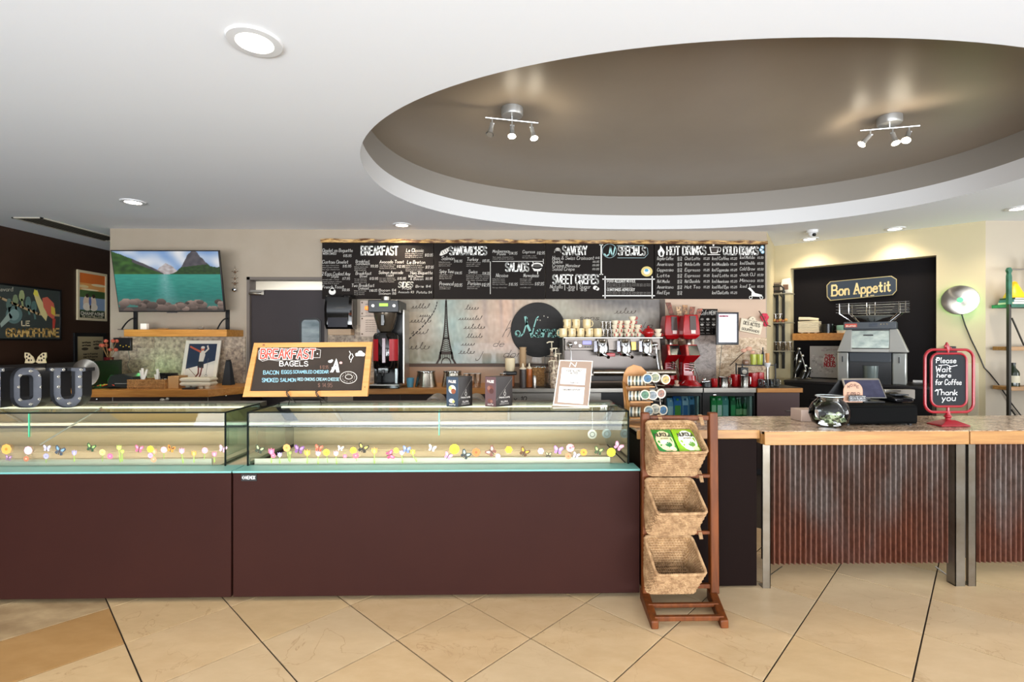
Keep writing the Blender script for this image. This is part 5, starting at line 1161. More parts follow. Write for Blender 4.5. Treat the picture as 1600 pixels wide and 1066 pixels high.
# ------------------------------------------------------------------ things on the left counter
def onb(px, y=5.5): return (W(px, 600, y).x, y, ZB)
t = thing('black_screen', 'long low matt black partition screen behind the marquee letters', 'screen', (W(60, 570, 5.4).x, 5.4, 0))
pa, pb, pm = W(-60, 573, 5.30), W(190.5, 562, 5.56), W(72, 568, 5.42); n_ = Vector((-.03, .04, 0)); zt = pm.z
sm_ = mat('matt_black_screen', '#1c1714', .6, spec=.15)
m = MB(True); m.prism([(pm.x, pm.y, ZB + .001), (pb.x, pb.y, ZB + .001), (pb.x, pb.y, pb.z), (pm.x, pm.y, pm.z)], n_); m.build('panel', sm_, t, bevel=.004)
m = MB(True); m.prism([(pa.x, pa.y, 0), (pm.x - .004, pm.y, 0), (pm.x - .004, pm.y, pm.z), (pa.x, pa.y, pa.z)], n_); m.build('panel', sm_, t, bevel=.004)
# butterfly ornament standing on the screen
p = W(55, 568, 5.42); zz = zt; py_ = 5.43
f = lambda a, b: W(a, b, py_ - .008)
for s in (1,):
    t = thing('butterfly_ornament', 'cream cut-out butterfly standing on the black screen', 'ornament', (p.x, py_, zz))
    for s, x0 in ((-1, 54), (1, 56)):
        m = MB(True); o1 = [(x0, 566), (x0 + s * 3, 558), (x0 + s * 10, 551.5), (x0 + s * 15.5, 551), (x0 + s * 16, 558), (x0 + s * 14, 562), (x0 + s * 15.5, 567.5), (x0 + s * 4, 568)]
        m.prism([W(a, b, py_) for a, b in o1], (0, .012, 0)); w_ = m.build('wing', mat('cream_ceramic', '#dcc8a0', .4), t, smooth=False)
        m = MB(True)
        for (a, b, r) in ((8, 557, 1.5), (12, 554.5, 1.6), (12.5, 560, 1.3), (9, 563, 1.6), (5, 563, 1.1)): disc(m, x0 + s * a, b, r, r * 1.2, lambda q, w: W(q, w, py_ - .001), '#2a1a14', 10)
        m.build('cut_out', paint(), w_, smooth=False)
# disc lamp behind the letters, glowing green
def disc_lamp(loc, R, rz, label, tilt=0):
    t = thing('disc_lamp', label, 'lamp', loc, rz, 'steel disc lamps with green light'); 
    m = MB(); m.lathe([(.02, -.0045), (R * .55, -.0028), (R * .96, -.001), (R * .985, .0), (R, .006), (R * .98, .01), (R * .3, .014)], 48, axis='y')
    sm = mat('radial_steel', '#b5b0a6', .28, 1.0)
    if not sm.node_tree.nodes.get('Tangent'):
        tg = sm.node_tree.nodes.new('ShaderNodeTangent'); tg.direction_type = 'RADIAL'; tg.axis = 'Y'; bs = sm.node_tree.nodes['Principled BSDF']
        bs.inputs['Anisotropic'].default_value = .95; sm.node_tree.links.new(tg.outputs[0], bs.inputs['Tangent'])
    m.build('disc', sm, t)
    m = MB(); m.lathe([(.001, -.018), (.024, -.018), (.028, -.012)], 20, axis='y'); m.build('hub', mat('green_hub', '#5fd08a', .3, emit='#3dff7a', es=.6), t)
    m = MB(); m.lathe([(R * .62, .02), (R * .78, .022), (R * .78, .034), (R * .62, .034)], 40, axis='y'); m.build('light_ring', mat('green_glow', '#7dff9a', .4, emit='#58ff6c', es=5), t)
    m = MB(); m.cyl((0, .012, 0), R * .3, .03, 24, 'y'); m.build('wall_mount', black_m, t)
    return t
p = W(133, 583, 5.24); t = disc_lamp((p.x, 5.24, p.z), .145, 0, 'steel disc lamp glowing green behind the metal letter U')
m = MB(); m.tube([(0, .03, 0), (0, .05, -.08), (0, .05, ZB - p.z + .01)], .008, 8); m.cyl((0, .03, ZB - p.z), .06, .012, 20); m.build('stand', black_m, t)
L_ = bpy.data.lights.new('green_ring', 'POINT'); L_.energy = .5; L_.color = (.2, 1, .3); L_.shadow_soft_size = .06; o = bpy.data.objects.new('green_ring', L_); COL.objects.link(o); o.location = (p.x + .28, 5.72, p.z + .05)
# small black terminal, cable tray with bright cords
c = onb(163, 5.27); t = thing('cable_bundle', 'low black tray of red and green cords on the wooden counter end', 'cables', (c[0], 5.35, ZB))
m = MB(); m.box(-.12, -.06, 0, .15, .06, .02); m.build('tray', black_m, t, bevel=.004)
for k, c_ in enumerate(('#d0482c', '#3fae4a', '#d98a2c', '#262626', '#c9483a')):
    m = MB(); m.tube([(-.1 + .2 * i / 9 + .01 * sin(i * 2 + k), -.05 + .02 * k + .02 * sin(i * 1.3 + k * 2), .028 + .012 * abs(sin(i + k))) for i in range(10)], .005, 6); m.build('cord', mat('cord_' + c_.strip('#'), c_, .4), t)
c = onb(203, 5.42); t = thing('receipt_printer', 'black rounded receipt printer on the wooden counter beside the black screen', 'printer', (c[0], 5.4, ZB))
m = MB(); m.prism([(-.14, -.11, 0), (-.14, -.11, .09), (-.11, -.11, .145), (.02, -.11, .155), (.12, -.11, .12), (.14, -.11, 0)], (0, .22, 0)); m.build('housing', mat('printer_black', '#161a17', .3), t, bevel=.008)
m = MB(); m.box(-.06, -.113, .05, .06, -.109, .056); m.build('paper_slit', mat('slit_grey', '#8a8c88', .4), t, smooth=False)
# wicker box with cutlery packs
c = onb(241, 5.36); t = thing('wicker_tray', 'rectangular wicker tray holding white paper-wrapped cutlery', 'basket', (c[0], 5.36, ZB))
m = MB(); hw, hd = .19, .11
for r in range(6):
    z = .01 + r * .016; e = .004 * (r % 2)
    m.tube([(-hw - e, -hd - e, z), (hw + e, -hd - e, z), (hw + e, hd + e, z), (-hw - e, hd + e, z)], .009, 6, closed=True)
for i in range(24): x = -hw + i * 2 * hw / 23; m.box(x - .003, -hd - .012, 0, x + .003, -hd - .006, .1)
m.build('wicker_side', mat('wicker', '#b98a52', .6, noise=('#8f6436', 30, .4, (1, 1, 1))), t); m = MB(); m.box(-hw, -hd, 0, hw, hd, .012); m.build('base', MATS['wicker'], t, smooth=False)
for k in range(16):
    a_ = random.uniform(-.9, .9); x, y = random.uniform(-.14, .14), random.uniform(-.06, .06); L = random.uniform(.12, .2)
    tt = thing('cutlery_packet', 'white paper-wrapped cutlery packet standing in the wicker tray', 'cutlery', (c[0] + x, 5.36 + y, ZB + .016), 0, 'paper-wrapped cutlery in the wicker tray') if k < 9 else None
    if tt:
        m = MB(); d = Vector((sin(a_) * .5, random.uniform(-.3, .1), 1)).normalized(); u = Vector((1, 0, 0)) * .011
        m.hexa([Vector((0, 0, 0)) - u, Vector((0, 0, 0)) + u, Vector((0, .008, 0)) + u, Vector((0, .008, 0)) - u, d * L - u, d * L + u, d * L + u + Vector((0, .008, 0)), d * L - u + Vector((0, .008, 0))])
        m.build('wrapper', mat('napkin_white', '#ece6da', .8), tt, smooth=False)
for k in range(4):
    c2 = onb(252 + k * 7, 5.40); t = thing('black_lid_stack', 'black plastic cup lids heaped above the wicker tray, ' + ['leftmost', 'second', 'third', 'rightmost'][k] + ' of four', 'lids', (c2[0], 5.40, ZB + .1), 0, 'black lids in the wicker tray')
    for j in range(3): m = MB(); m.lathe([(.001, 0), (.035, 0), (.038, .012), (.03, .018), (.001, .018)], 16, c=(random.uniform(-.012, .012), 0, j * .02)); m.build('lid', black_m, t)
c = onb(276, 5.36); m = MB(); m.box(-.05, -.08, 0, .06, .08, .13); small('cardboard_box', m, mat('kraft_board', '#b98f5c', .7), 'small open kraft cardboard box between the wicker tray and the white dish stack', 'box', (c[0] + .01, 5.36, ZB), bevel=.003)
# ski picture leaning at the wall
a, b = W(289, 604, 5.85), W(344, 532, 5.85)
t = thing('framed_picture', 'white-framed picture of a skier in white on a navy slope, leaning on the wall', 'picture', ((a.x + b.x) / 2, 5.8, ZB))
fr = .04
def lean(x, z, e=0.): return Vector((x, 5.77 + .12 * (z - ZB) / (b.z - ZB) - e, z))
def leanbox(x0, z0, x1, z1, e0, e1): return [lean(x0, z0, e0), lean(x1, z0, e0), lean(x1, z0, e1), lean(x0, z0, e1), lean(x0, z1, e0), lean(x1, z1, e0), lean(x1, z1, e1), lean(x0, z1, e1)]
m = MB(True)
for q in ((a.x, ZB, b.x, ZB + fr), (a.x, b.z - fr, b.x, b.z), (a.x, ZB + fr, a.x + fr, b.z - fr), (b.x - fr, ZB + fr, b.x, b.z - fr)): m.hexa(leanbox(*q, .02, 0))
m.build('frame', mat('white_frame', '#e6dfd0', .5), t, bevel=.002)
m = MB(True); m.hexa(leanbox(a.x + fr, ZB + fr, b.x - fr, b.z - fr, .01, 0)); m.build('print', mat('snow_print', '#ded9cf', .5), t, smooth=False)
m = MB(True); w_, h_ = b.x - a.x - 2 * fr, b.z - ZB - 2 * fr
g = lambda u, v: lean(a.x + fr + w_ * u, ZB + fr + h_ * (1 - v), .0115); g2 = lambda u, v: lean(a.x + fr + w_ * u, ZB + fr + h_ * (1 - v), .0125)
flat(m, [(0, 0), (1, 0), (1, .45), (.5, .58), (0, .68)], g, '#1f2e47'); flat(m, [(.42, .2), (.56, .18), (.62, .3), (.58, .48), (.42, .48)], g2, '#d9cfc2'); disc(m, .5, .13, .07, .06, g2, '#c96a4c', 12); disc(m, .5, .1, .07, .035, g2, '#e9e2d6', 12)
ribbon(m, [(.44, .22), (.22, .14), (.06, .08)], .05, g2, '#b9563f'); ribbon(m, [(.58, .24), (.7, .14), (.66, .06)], .05, g2, '#d9cfc2'); flat(m, [(.4, .48), (.6, .48), (.62, .66), (.4, .64)], g2, '#20242e')
ribbon(m, [(.44, .64), (.46, .8), (.36, .92)], .05, g2, '#7a4034'); ribbon(m, [(.56, .64), (.54, .82), (.5, .93)], .05, g2, '#7a4034'); ribbon(m, [(.1, .66), (.5, .95)], .015, g2, '#8a6a5a'); ribbon(m, [(.74, .4), (.74, .84)], .012, g2, '#6a6a6a'); ring(m, .74, .86, .04, .03, .01, g2, '#6a6a6a', 10)
m.build('artwork', paint(), t, smooth=False)
# stack of dishes wrapped, black remote, cone speaker
c = onb(311, 5.3); t = thing('egg_box_stack', 'two stacked pale pulp trays on the wooden counter before the skier picture', 'box', (c[0], 5.3, ZB))
for k, z in enumerate((.03, .075)):
    m = MB(); m.ringf([[(x * s_, y * s_, zz) for x, y in ((-.16, -.07), (.16, -.07), (.16, .07), (-.16, .07))] for s_, zz in ((.9, z), (1, z + .016), (1, z + .026), (.92, z + .042))]); m.build('tray', mat('pale_pulp', '#d6ccb4', .7), t, bevel=.004)
m = MB(); 
for k in range(4): m.lathe([(.022, 0), (.03, .03)], 12, c=(-.1 + k * .067, -.02, 0), caps=True)
m.build('cup_feet', MATS['pale_pulp'], t)
c = onb(296, 5.2); m = MB(); m.ringf([[(-.07, -.03, 0), (.07, -.03, 0), (.07, .03, 0), (-.07, .03, 0)], [(-.07, -.03, .015), (.06, -.025, .025), (.06, .025, .025), (-.07, .03, .015)]]); small('card_reader', m, black_m, 'small black card reader lying at the front of the wooden counter', 'card reader', (c[0], 5.21, ZB), bevel=.006)
c = onb(357, 5.72); t = thing('cone_speaker', 'tall black tapered speaker standing against the stone backsplash', 'speaker', (c[0], 5.72, ZB))
m = MB(); m.ringf([[(-.05, -.05, .0), (.05, -.05, .0), (.05, .05, .0), (-.05, .05, .0)], [(-.022, -.022, .27), (.022, -.022, .27), (.022, .022, .27), (-.022, .022, .27)]]); m.build('shell', mat('speaker_cloth', '#23262b', .8), t, bevel=.004)
m = MB(); m.box(-.014, -.03, .27, .014, .03, .285); m.build('top_cap', black_m, t, bevel=.003)
# black thermostat box and red flower vase by the left corner
p = W(196, 540, YB); t = thing('wall_phone', 'small black device with yellow dots on the wall under the shelf end', 'device', (p.x, YB, p.z))
a, b = W(182, 548, YB), W(209, 528, YB); m = MB(True); m.box(a.x, YB - .05, a.z, b.x, YB - .017, b.z); m.build('case', black_m, t, bevel=.004)
m = MB(True); f = pl(YB - .05, .001)
for k in range(4): disc(m, 188 + k * 4.5, 540 + (k % 2) * 2, .9, .9, f, '#d9b43a', 8)
m.build('indicator', paint(), t, smooth=False)
m = MB(True); m.tube([W(200, 548, YB - .03), W(203, 560, YB - .03), W(199, 570, YB - .03), W(202, 578, YB - .03), W(206, 582, YB - .04)], .003, 6); m.build('cord', mat('grey_cord', '#6b6f66', .5), t)
p = W(170, 562, 5.75); t = thing('flower_vase', 'dark red bottle vase with dried red flowers at the corner of the brown wall', 'vase', (p.x, 5.75, ZB))
m = MB(); m.lathe([(.001, 0), (.06, 0), (.065, .08), (.05, .2), (.045, .3), (.05, .315), (.04, .315)], 20); m.build('vase_body', mat('dark_red_glass', '#5a1a1c', .2), t)
for k in range(9):
    a_ = k * 2.4; q = Vector((.08 * cos(a_), .05 * sin(a_), .40 + .05 * (k % 3))); m = MB(); m.tube([(0, 0, .28), q * .8 + Vector((0, 0, .06)), q], .003, 5); st_ = m.build('stem', mat('dry_stem', '#7a5a34', .7), t)
    m = MB(); m.ball(tuple(q), .022, 8, 6); m.build('bloom', mat('dry_bloom', ['#b9483a', '#c98a4a', '#8a2f2c'][k % 3] if False else '#b0503c', .7), st_)

# ------------------------------------------------------------------ coffee brewer
p = W(606, 600, 5.42); t = thing('coffee_brewer', 'tall black twin coffee brewer with red-labelled server on the back counter', 'coffee machine', (p.x, 5.42, ZB))
hw = .165
gb = MATS['gloss_black']
m = MB(); m.box(-hw, -.2, 0, hw, .25, .035); m.build('base', gb, t, bevel=.006)
m = MB(); m.box(-hw + .01, -.205, .035, hw - .01, -.0, .042); m.build('drip_grid', steel_m, t, smooth=False)
m = MB(); m.box(-hw + .02, .1, .035, hw - .002, .25, .80); m.build('back_column', black_m, t, bevel=.004)
m = MB(); m.box(hw, -.02, .035, hw + .02, .25, .84); m.build('side_strip', steel_m, t, bevel=.003)
m = MB(); m.box(-hw, -.19, .80, hw - .01, .24, .93); m.build('head', black_m, t, bevel=.008)
m = MB(); m.box(-.045, -.196, .865, .045, -.19, .895); m.build('display', mat('lcd_green', '#8fbf3a', .4, emit='#9be03a', es=.8), t, smooth=False)
for x in (-.11, .11): m = MB(); m.cyl((x, -.2, .87), .016, .012, 16, 'y'); m.build('knob', steel_m, t)
m = MB(); m.cyl((-.02, 0, .93), .05, .05, 16); m.build('top_cap', steel_m, t)
m = MB(); m.box(-hw - .05, -.14, .83, -hw, -.06, .87); m.build('side_light', mat('orange_lamp', '#e8772c', .4, emit='#ff7a2a', es=1.2), t, bevel=.01)
m = MB(); m.lathe([(.06, .60), (.085, .63), (.12, .76), (.125, .80)], 28, c=(-.01, -.06, 0), caps=True); m.build('brew_basket', mat('smoked_basket', '#5d5245', .15, .5), t)
m = MB(); m.box(-.03, -.2, .66, .01, -.17, .78); m.build('basket_handle', gb, t, bevel=.006)
m = MB(); m.lathe([(.13, .20), (.14, .22), (.14, .55), (.12, .585), (.06, .6)], 32, c=(-.005, -.04, 0), caps=True); sv = m.build('server', gb, t)
for a0, a1 in ((-pi * .5 - 1.25, -pi * .5 - .42), (-pi * .5 + .42, -pi * .5 + 1.25)):
    m = MB(); n = 10; r = .142
    for i in range(n):
        u, v = a0 + (a1 - a0) * i / n, a0 + (a1 - a0) * (i + 1) / n
        m.poly([(-.005 + r * cos(u), -.04 + r * sin(u), .29), (-.005 + r * cos(v), -.04 + r * sin(v), .29), (-.005 + r * cos(v), -.04 + r * sin(v), .52), (-.005 + r * cos(u), -.04 + r * sin(u), .52)])
    m.build('red_label', mat('red_label', '#b3202a', .35), sv)
m = MB(); m.box(-.018, -.19, .27, .018, -.175, .53); m.build('sight_glass', mat('sight_glass', '#7d5c64', .15), sv, bevel=.003)
m = MB(); m.box(-.06, -.2, .16, .05, -.12, .22); m.box(-.02, -.22, .13, .01, -.19, .2); m.build('faucet', gb, sv, bevel=.006)
for x in (-.12, .1):
    m = MB(); m.box(x, -.12, .035, x + .035, .06, .21); m.build('server_leg', gb, t, bevel=.005)
# steel jugs
jm = mat('spun_steel', '#b8b0a2', .25, 1.0)
p = W(666, 600, 5.42); t = thing('steel_jug', 'wide conical stainless jug right of the coffee brewer', 'jug', (p.x, 5.42, ZB), 0, 'conical steel jugs on the back counter')
m = MB(); m.lathe([(.001, 0), (.118, 0), (.12, .01), (.095, .15), (.098, .165), (.09, .165), (.088, .15), (.11, .012)], 36); m.build('body', jm, t)
m = MB(); m.lathe([(.095, .158), (.102, .162), (.102, .172), (.09, .172)], 36); m.build('rim', chrome_m, t)
p = W(707, 600, 5.42); dup(t, (p.x, 5.42, ZB), label='wide conical stainless jug behind the blue carton')
p = W(641, 600, 5.4); t = thing('blue_cup_stack', 'short stack of blue plastic cups between brewer and steel jug', 'cups', (p.x, 5.4, ZB))
for k in range(3): m = MB(); m.lathe([(.001, 0), (.032, 0), (.042, .06), (.039, .06), (.03, .005)], 20, c=(0, 0, k * .02)); m.build('cup', mat('blue_plastic', '#5f9db5', .3), t)
cg = glass('clear_glass', '#f1ede8', .7)
def cup_glass(loc, r, h, label, group, name='drinking_glass'):
    t = thing(name, label, 'glass', loc, 0, group)
    m = MB(); m.lathe([(.001, 0), (r * .8, 0), (r, h), (r * .93, h), (r * .74, .01), (.001, .01)], 20); m.build('bowl', cg, t)
    m = MB(); m.lathe([(r * .92, h - .003), (r, h - .003), (r, h + .002), (r * .92, h + .002)], 20); m.build('rim', mat('glass_rim', '#d9d4cc', .1, .3), t)
    return t
p = W(729, 600, 5.35); gl = cup_glass((p.x, 5.35, ZB), .035, .15, 'tall clear glass between the two dark cartons, leftmost', 'tall clear glasses on the back counter')
for k, (px, lab) in enumerate(((738, 'tall clear glass between the two dark cartons, second from left'), (747, 'tall clear glass between the two dark cartons, third from left'), (786, 'tall clear glass behind the brown carton, near the cup sleeves'))): p = W(px, 600, 5.37); dup(gl, (p.x, 5.37, ZB), label=lab)
# round dispensers behind the cartons
dm = mat('dispenser_grey', '#7d746a', .4, .4)
for px, lab in ((685, 'round grey cup dispenser mouth left of the blue carton'), (745, 'round grey cup dispenser mouth between the two cartons')):
    p = W(px, 636, 3.9); t = thing('cup_dispenser', lab, 'dispenser', (p.x, 3.62, 0), 0, 'round cup dispensers behind the case')
    zc = W(px, 634, 3.62).z; R = .065
    m = MB(); m.lathe([(R * .72, 0), (R, 0), (R, .25), (R * .72, .25)], 32, c=(0, 0, zc), axis='y'); m.build('tube', dm, t)
    m = MB(); m.lathe([(.001, .03), (R * .7, .02)], 28, c=(0, 0, zc), axis='y'); m.build('cup_bottom', mat('cup_paper', '#cbb89a', .6), t)
    m = MB(); m.box(-.05, .02, 0, .05, .22, zc - R); m.build('pedestal', black_m, t, smooth=False)
# sauce bottles, pump bottles and canisters near the espresso machine
def onc(px, y=5.35): p = W(px, 600, y); return (p.x, y, ZB)
c = onc(797, 5.5); t = thing('cup_sleeve_stack', 'cream paper cups stacked above a black lid box, by the sauce bottles', 'cups', c)
m = MB(); m.lathe([(.001, 0), (.05, 0), (.05, .12), (.001, .12)], 20); m.build('terracotta_pot', mat('terracotta', '#b9764e', .6), t)
m = MB(); m.box(-.075, -.05, .125, .075, .05, .165); m.build('black_tray', black_m, t, bevel=.01)
m = MB(); m.lathe([(.04, .166), (.055, .2), (.055, .3), (.05, .31), (.001, .31)], 20, caps=True); m.build('paper_cup', mat('cream_paper', '#ead9b4', .6), t)
def squeeze(px, y, r, h, col, label, tip=True):
    c = onc(px, y); t = thing('squeeze_bottle', label, 'bottle', c, 0, 'squeeze bottles by the espresso machine')
    m = MB(); m.lathe([(.001, 0), (r, 0), (r, h * .82), (r * .85, h * .84)], 20, caps=True); m.build('body', mat('sauce_' + col.strip('#'), col, .35), t)
    m = MB(); m.lathe([(r, h * .82), (r, h * .86), (r * .3, h * .93), (r * .18, h * 1.08), (.001, h * 1.08)], 20); m.build('nozzle_cap', mat('cream_cap', '#e9dcc0', .5), t)
    return t
squeeze(817, 5.34, .038, .24, '#3a302c', 'squeeze bottle of dark chocolate sauce, tallest by the espresso machine')
squeeze(827, 5.42, .032, .24, '#b8652a', 'squeeze bottle of caramel sauce beside the dark chocolate one')
c = onc(817, 5.6); t = thing('paper_cup_stack', 'tower of nested paper cups behind the sauce bottles', 'cups', (c[0], 5.6, ZB), 0)
for k in range(7): m = MB(); m.lathe([(.03, 0), (.04, .05), (.042, .055)], 18, c=(0, 0, .16 + k * .036), caps=True); m.build('paper_cup', mat('tan_cup', '#b99a74', .6), t)
m = MB(); m.cyl((0, 0, 0), .03, .17, 16); m.build('cup_base', mat('tan_cup', '#b99a74', .6), t)
c = onc(835, 5.3); m = MB(); m.lathe([(.001, 0), (.02, 0), (.024, .1), (.014, .13), (.001, .13)], 16); small('steel_shaker', m, steel_m, 'small steel shaker before the caramel bottle', 'shaker', c)
c = onc(841, 5.5); t = thing('cookie_jar', 'square glass jar of brown granola behind the sauce bottles', 'jar', (W(842, 600, 5.5).x, 5.5, ZB)); m = MB(); m.box(-.075, -.05, 0, .075, .05, .21); m.build('filling', mat('granola', '#c69a62', .8, noise=('#7d5630', 40, .3, (1, 1, 1)), bump=(60, .8)), t, bevel=.006); m = MB(); m.box(-.08, -.055, .0, .08, .055, .225); m.build('jar_glass', cg, t, bevel=.006)
# wire rack with pump syrup bottles
c = onc(858, 5.42); t = thing('syrup_rack', 'black wire rack left of the espresso machine', 'rack', c)
m = MB(); 
for x in (-.05, .0, .05): m.tube([(x, -.06, 0), (x, -.06, .34)], .003, 6)
for z in (.02, .16, .33): m.tube([(-.05, -.06, z), (.05, -.06, z), (.05, .06, z), (-.05, .06, z)], .003, 6, closed=True)
m.build('wire_frame', black_m, t)
for k, (px, y, top) in enumerate(((862, 5.47, .50), (868, 5.36, .43), (874, 5.47, .37), (865, 5.28, .30))):
    c = onc(px, y); h = top - .1; t = thing('syrup_pump_bottle', ['tallest cream pump-top syrup bottle at the left of the espresso machine', 'second tallest cream pump-top syrup bottle, with speckled label', 'third cream pump-top syrup bottle, close to the espresso machine', 'lowest cream pump-top syrup bottle in front of the others'][k], 'bottle', c, 0, 'pump syrup bottles by the espresso machine')
    m = MB(); m.lathe([(.001, 0), (.036, 0), (.036, h * .7), (.015, h * .9), (.013, h), (.001, h)], 20); m.build('glass_body', mat('speckled_label', '#e2cfb4', .4, noise=('#6a4a34', 30, .2, (1, 1, 1))), t)
    m = MB(); m.cyl((0, 0, h), .018, .02, 16); m.cyl((0, 0, h + .02), .005, .07, 10); m.tube([(.02, 0, h + .09), (-.03, 0, h + .09), (-.055, 0, h + .078)], .007, 8); m.build('pump', mat('cream_cap', '#e9dcc0', .5), t)

# ------------------------------------------------------------------ espresso machine
p0, p1 = W(881, 560, 5.32), W(1037, 560, 5.32); ew = (p1.x - p0.x) / 2; EXc = (p0.x + p1.x) / 2
t = thing('espresso_machine', 'long polished three-group espresso machine stacked with cups', 'coffee machine', (EXc, 5.5, ZB))
ZM = .54
def ex(px): return W(px, 560, 5.32).x - EXc
for x in (-ew + .08, ew - .08):
    for y in (-.15, .15): m = MB(); m.cyl((x, y, 0), .025, .07, 16); m.build('foot', black_m, t)
m = MB(); m.box(-ew, -.2, .07, ew, .25, .13); m.build('chassis', mat('dark_chassis', '#2a2624', .4, .4), t, bevel=.006)
m = MB(); m.tube([(ex(925) , -.25, .165), (ew + .10, -.25, .165)], .033, 20); m.build('front_tube', jm, t)
m = MB(); m.box(-ew + .01, -.23, .13, ew - .01, .2, .155); m.build('drip_tray', steel_m, t, bevel=.004)
pol = mat('polished_panel', '#5f5854', .3, .7)
m = MB(); m.box(-ew + .01, .02, .155, ew - .01, .2, .40); m.build('splash_panel', pol, t, bevel=.004)
for s in (-1, 1): m = MB(); m.prism([(s * ew, -.2, .13), (s * ew, .22, .13), (s * ew, .22, ZM), (s * ew, -.06, ZM), (s * ew, -.1, .3)], (-s * .02, 0, 0)); m.build('side_panel', steel_m, t, bevel=.003)
m = MB(); m.box(-ew + .02, -.12, .40, ew - .02, .2, ZM - .01); m.build('head_box', mat('head_steel', '#6f6761', .35, .7), t, bevel=.004)
m = MB(); m.box(-ew, -.16, ZM - .01, ew, .22, ZM); m.build('cup_tray', steel_m, t, bevel=.002)
m = MB(); m.box(ex(889), -.135, .425, ex(926), -.12, .505); m.build('control_panel', mat('warm_grey_panel', '#6e625a', .4, .3), t, bevel=.003)
m = MB(); m.box(ex(912), -.14, .465, ex(925), -.135, .5); m.build('blue_display', mat('blue_display', '#5a5ad0', .3, emit='#6a68ff', es=1.6), t, smooth=False)
for px in (900, 907): m = MB(); m.cyl((ex(px), -.15, .45 if px == 907 else .48), .014, .015, 14, 'y'); m.build('dial', chrome_m, t)
for px in (917, 921, 925): m = MB(); m.cyl((ex(px) - .01, -.14, .437), .009, .006, 10, 'y'); m.build('button', black_m, t)
def group_head(x):
    g = MB(); g.lathe([(.075, -.13), (.08, -.06), (.07, 0), (.06, .02)], 24, c=(x, -.14, .5), caps=True); a = g.build('group_head', chrome_m, t)
    g = MB()
    for k in range(5): g.box(x - .09 + k * .006, -.2, .385 + k * 0, x - .087 + k * .006, -.13, .5)
    g.build('ribbed_guard', mat('ribbed_steel', '#77757a', .2, 1.0), a)
    g = MB(); g.lathe([(.05, 0), (.055, .03)], 20, c=(x, -.16, .335), caps=True); g.tube([(x + .02, -.2, .35), (x + .035, -.33, .33)], [.012, .017], 10); g.build('portafilter', chrome_m, a)
    g = MB(); g.tube([(x + .02, -.215, .47), (x, -.22, .44), (x - .02, -.215, .47)], .008, 8); g.build('paddle_arc', mat('dark_handle', '#3b3736', .3, .6), a)
for px in (941, 977, 1011): group_head(ex(px))
for px in (891, 1025):
    m = MB(); x = ex(px); m.tube([(x, -.15, .45), (x, -.19, .42), (x + .01, -.2, .28), (x + .02, -.22, .19)], .007, 8); m.ball((x, -.16, .46), .03, 14, 10); m.build('steam_wand', chrome_m, t)
m = MB(); m.box(ex(949), -.135, .33, ex(963), -.02, .37); m.build('red_badge', mat('signal_red', '#c01c20', .3), t, bevel=.006)
m = MB(); m.box(ex(985), -.13, .40, ex(996), -.121, .49); m.build('brass_plate', mat('brass', '#b08a48', .3, .9), t, bevel=.002)

# cups on the machine
cream = mat('cream_glaze', '#e6cf9c', .3, coat=.2)
def mug(loc, r, h, mm, rz, label, group, decal=None, name='mug'):
    t = thing(name, label, 'mug', loc, rz, group)
    m = MB(); m.lathe([(.001, 0), (r * .8, 0), (r * .95, h * .1), (r, h * .4), (r, h), (r * .9, h), (r * .88, h * .12), (.001, h * .1)], 24); m.build('body', mm, t)
    m = MB(); m.tube([(r * .95, 0, h * .8), (r * 1.3, 0, h * .82), (r * 1.5, 0, h * .55), (r * 1.35, 0, h * .25), (r * .95, 0, h * .2)], r * .11, 8); m.build('handle', mm, t)
    if decal: m = MB(); n_ = 3; m.box(-.008, -r - .001, h * .3, .008, -r + .004, h * .7); m.build('decal', decal, t, smooth=False)
    return t
dec = mat('brown_decal', '#5a4a34', .5)
zc = ZB + ZM + .001; M0 = None
low = [(880, pi, 0), (893.5, .0, 1), (907, 0, 1), (920.5, 0, 1), (934, 0, 0)]
ords = ['leftmost', 'second', 'middle', 'fourth', 'rightmost']
for k, (px, rz, d) in enumerate(low):
    p = W(px, 520, 5.47)
    lab = 'cream mug in the lower row on the espresso machine, %s of five' % ords[k]
    if k == 0: M0 = mug((p.x, 5.47, zc), .045, .098, cream, rz, lab, 'cream mugs on the espresso machine'); 
    elif k == 1: M1 = mug((p.x, 5.47, zc), .045, .098, cream, -1.2, lab, 'cream mugs on the espresso machine', dec)
    else: dup(M1 if d else M0, (p.x, 5.47, zc), 0 if k == 4 else -1.2, lab)
for k, px in enumerate((886, 900, 917)):
    p = W(px, 505, 5.47); dup(M0 if k == 2 else M1, (p.x, 5.47, zc + .0995), 0 if k == 2 else -1.2, 'cream handled mug in the upper row on the espresso machine, %s of three' % ['leftmost', 'middle', 'rightmost'][k])
k = 0
for row, n_, y in ((0, 5, 5.46), (1, 4, 5.46)):
    for i in range(n_):
        p = W((933 if row == 0 else 937) + 4 + i * 6.2, 515, y)
        lab = 'small clear glass %s on the espresso machine, %s from the left' % (['in the bottom layer', 'in the top layer'][row], ['first', 'second', 'third', 'fourth', 'fifth'][i])
        if k == 0: G0 = cup_glass((p.x, y, zc + row * .086), .021, .085, lab, 'clear glasses on the espresso machine')
        else: dup(G0, (p.x, y + .012 * (i % 2), zc + row * .0875), label=lab)
        k += 1
redm = MATS['signal_red']; whitec = mat('white_glaze', '#efe2c6', .2, coat=.4)
k = 0
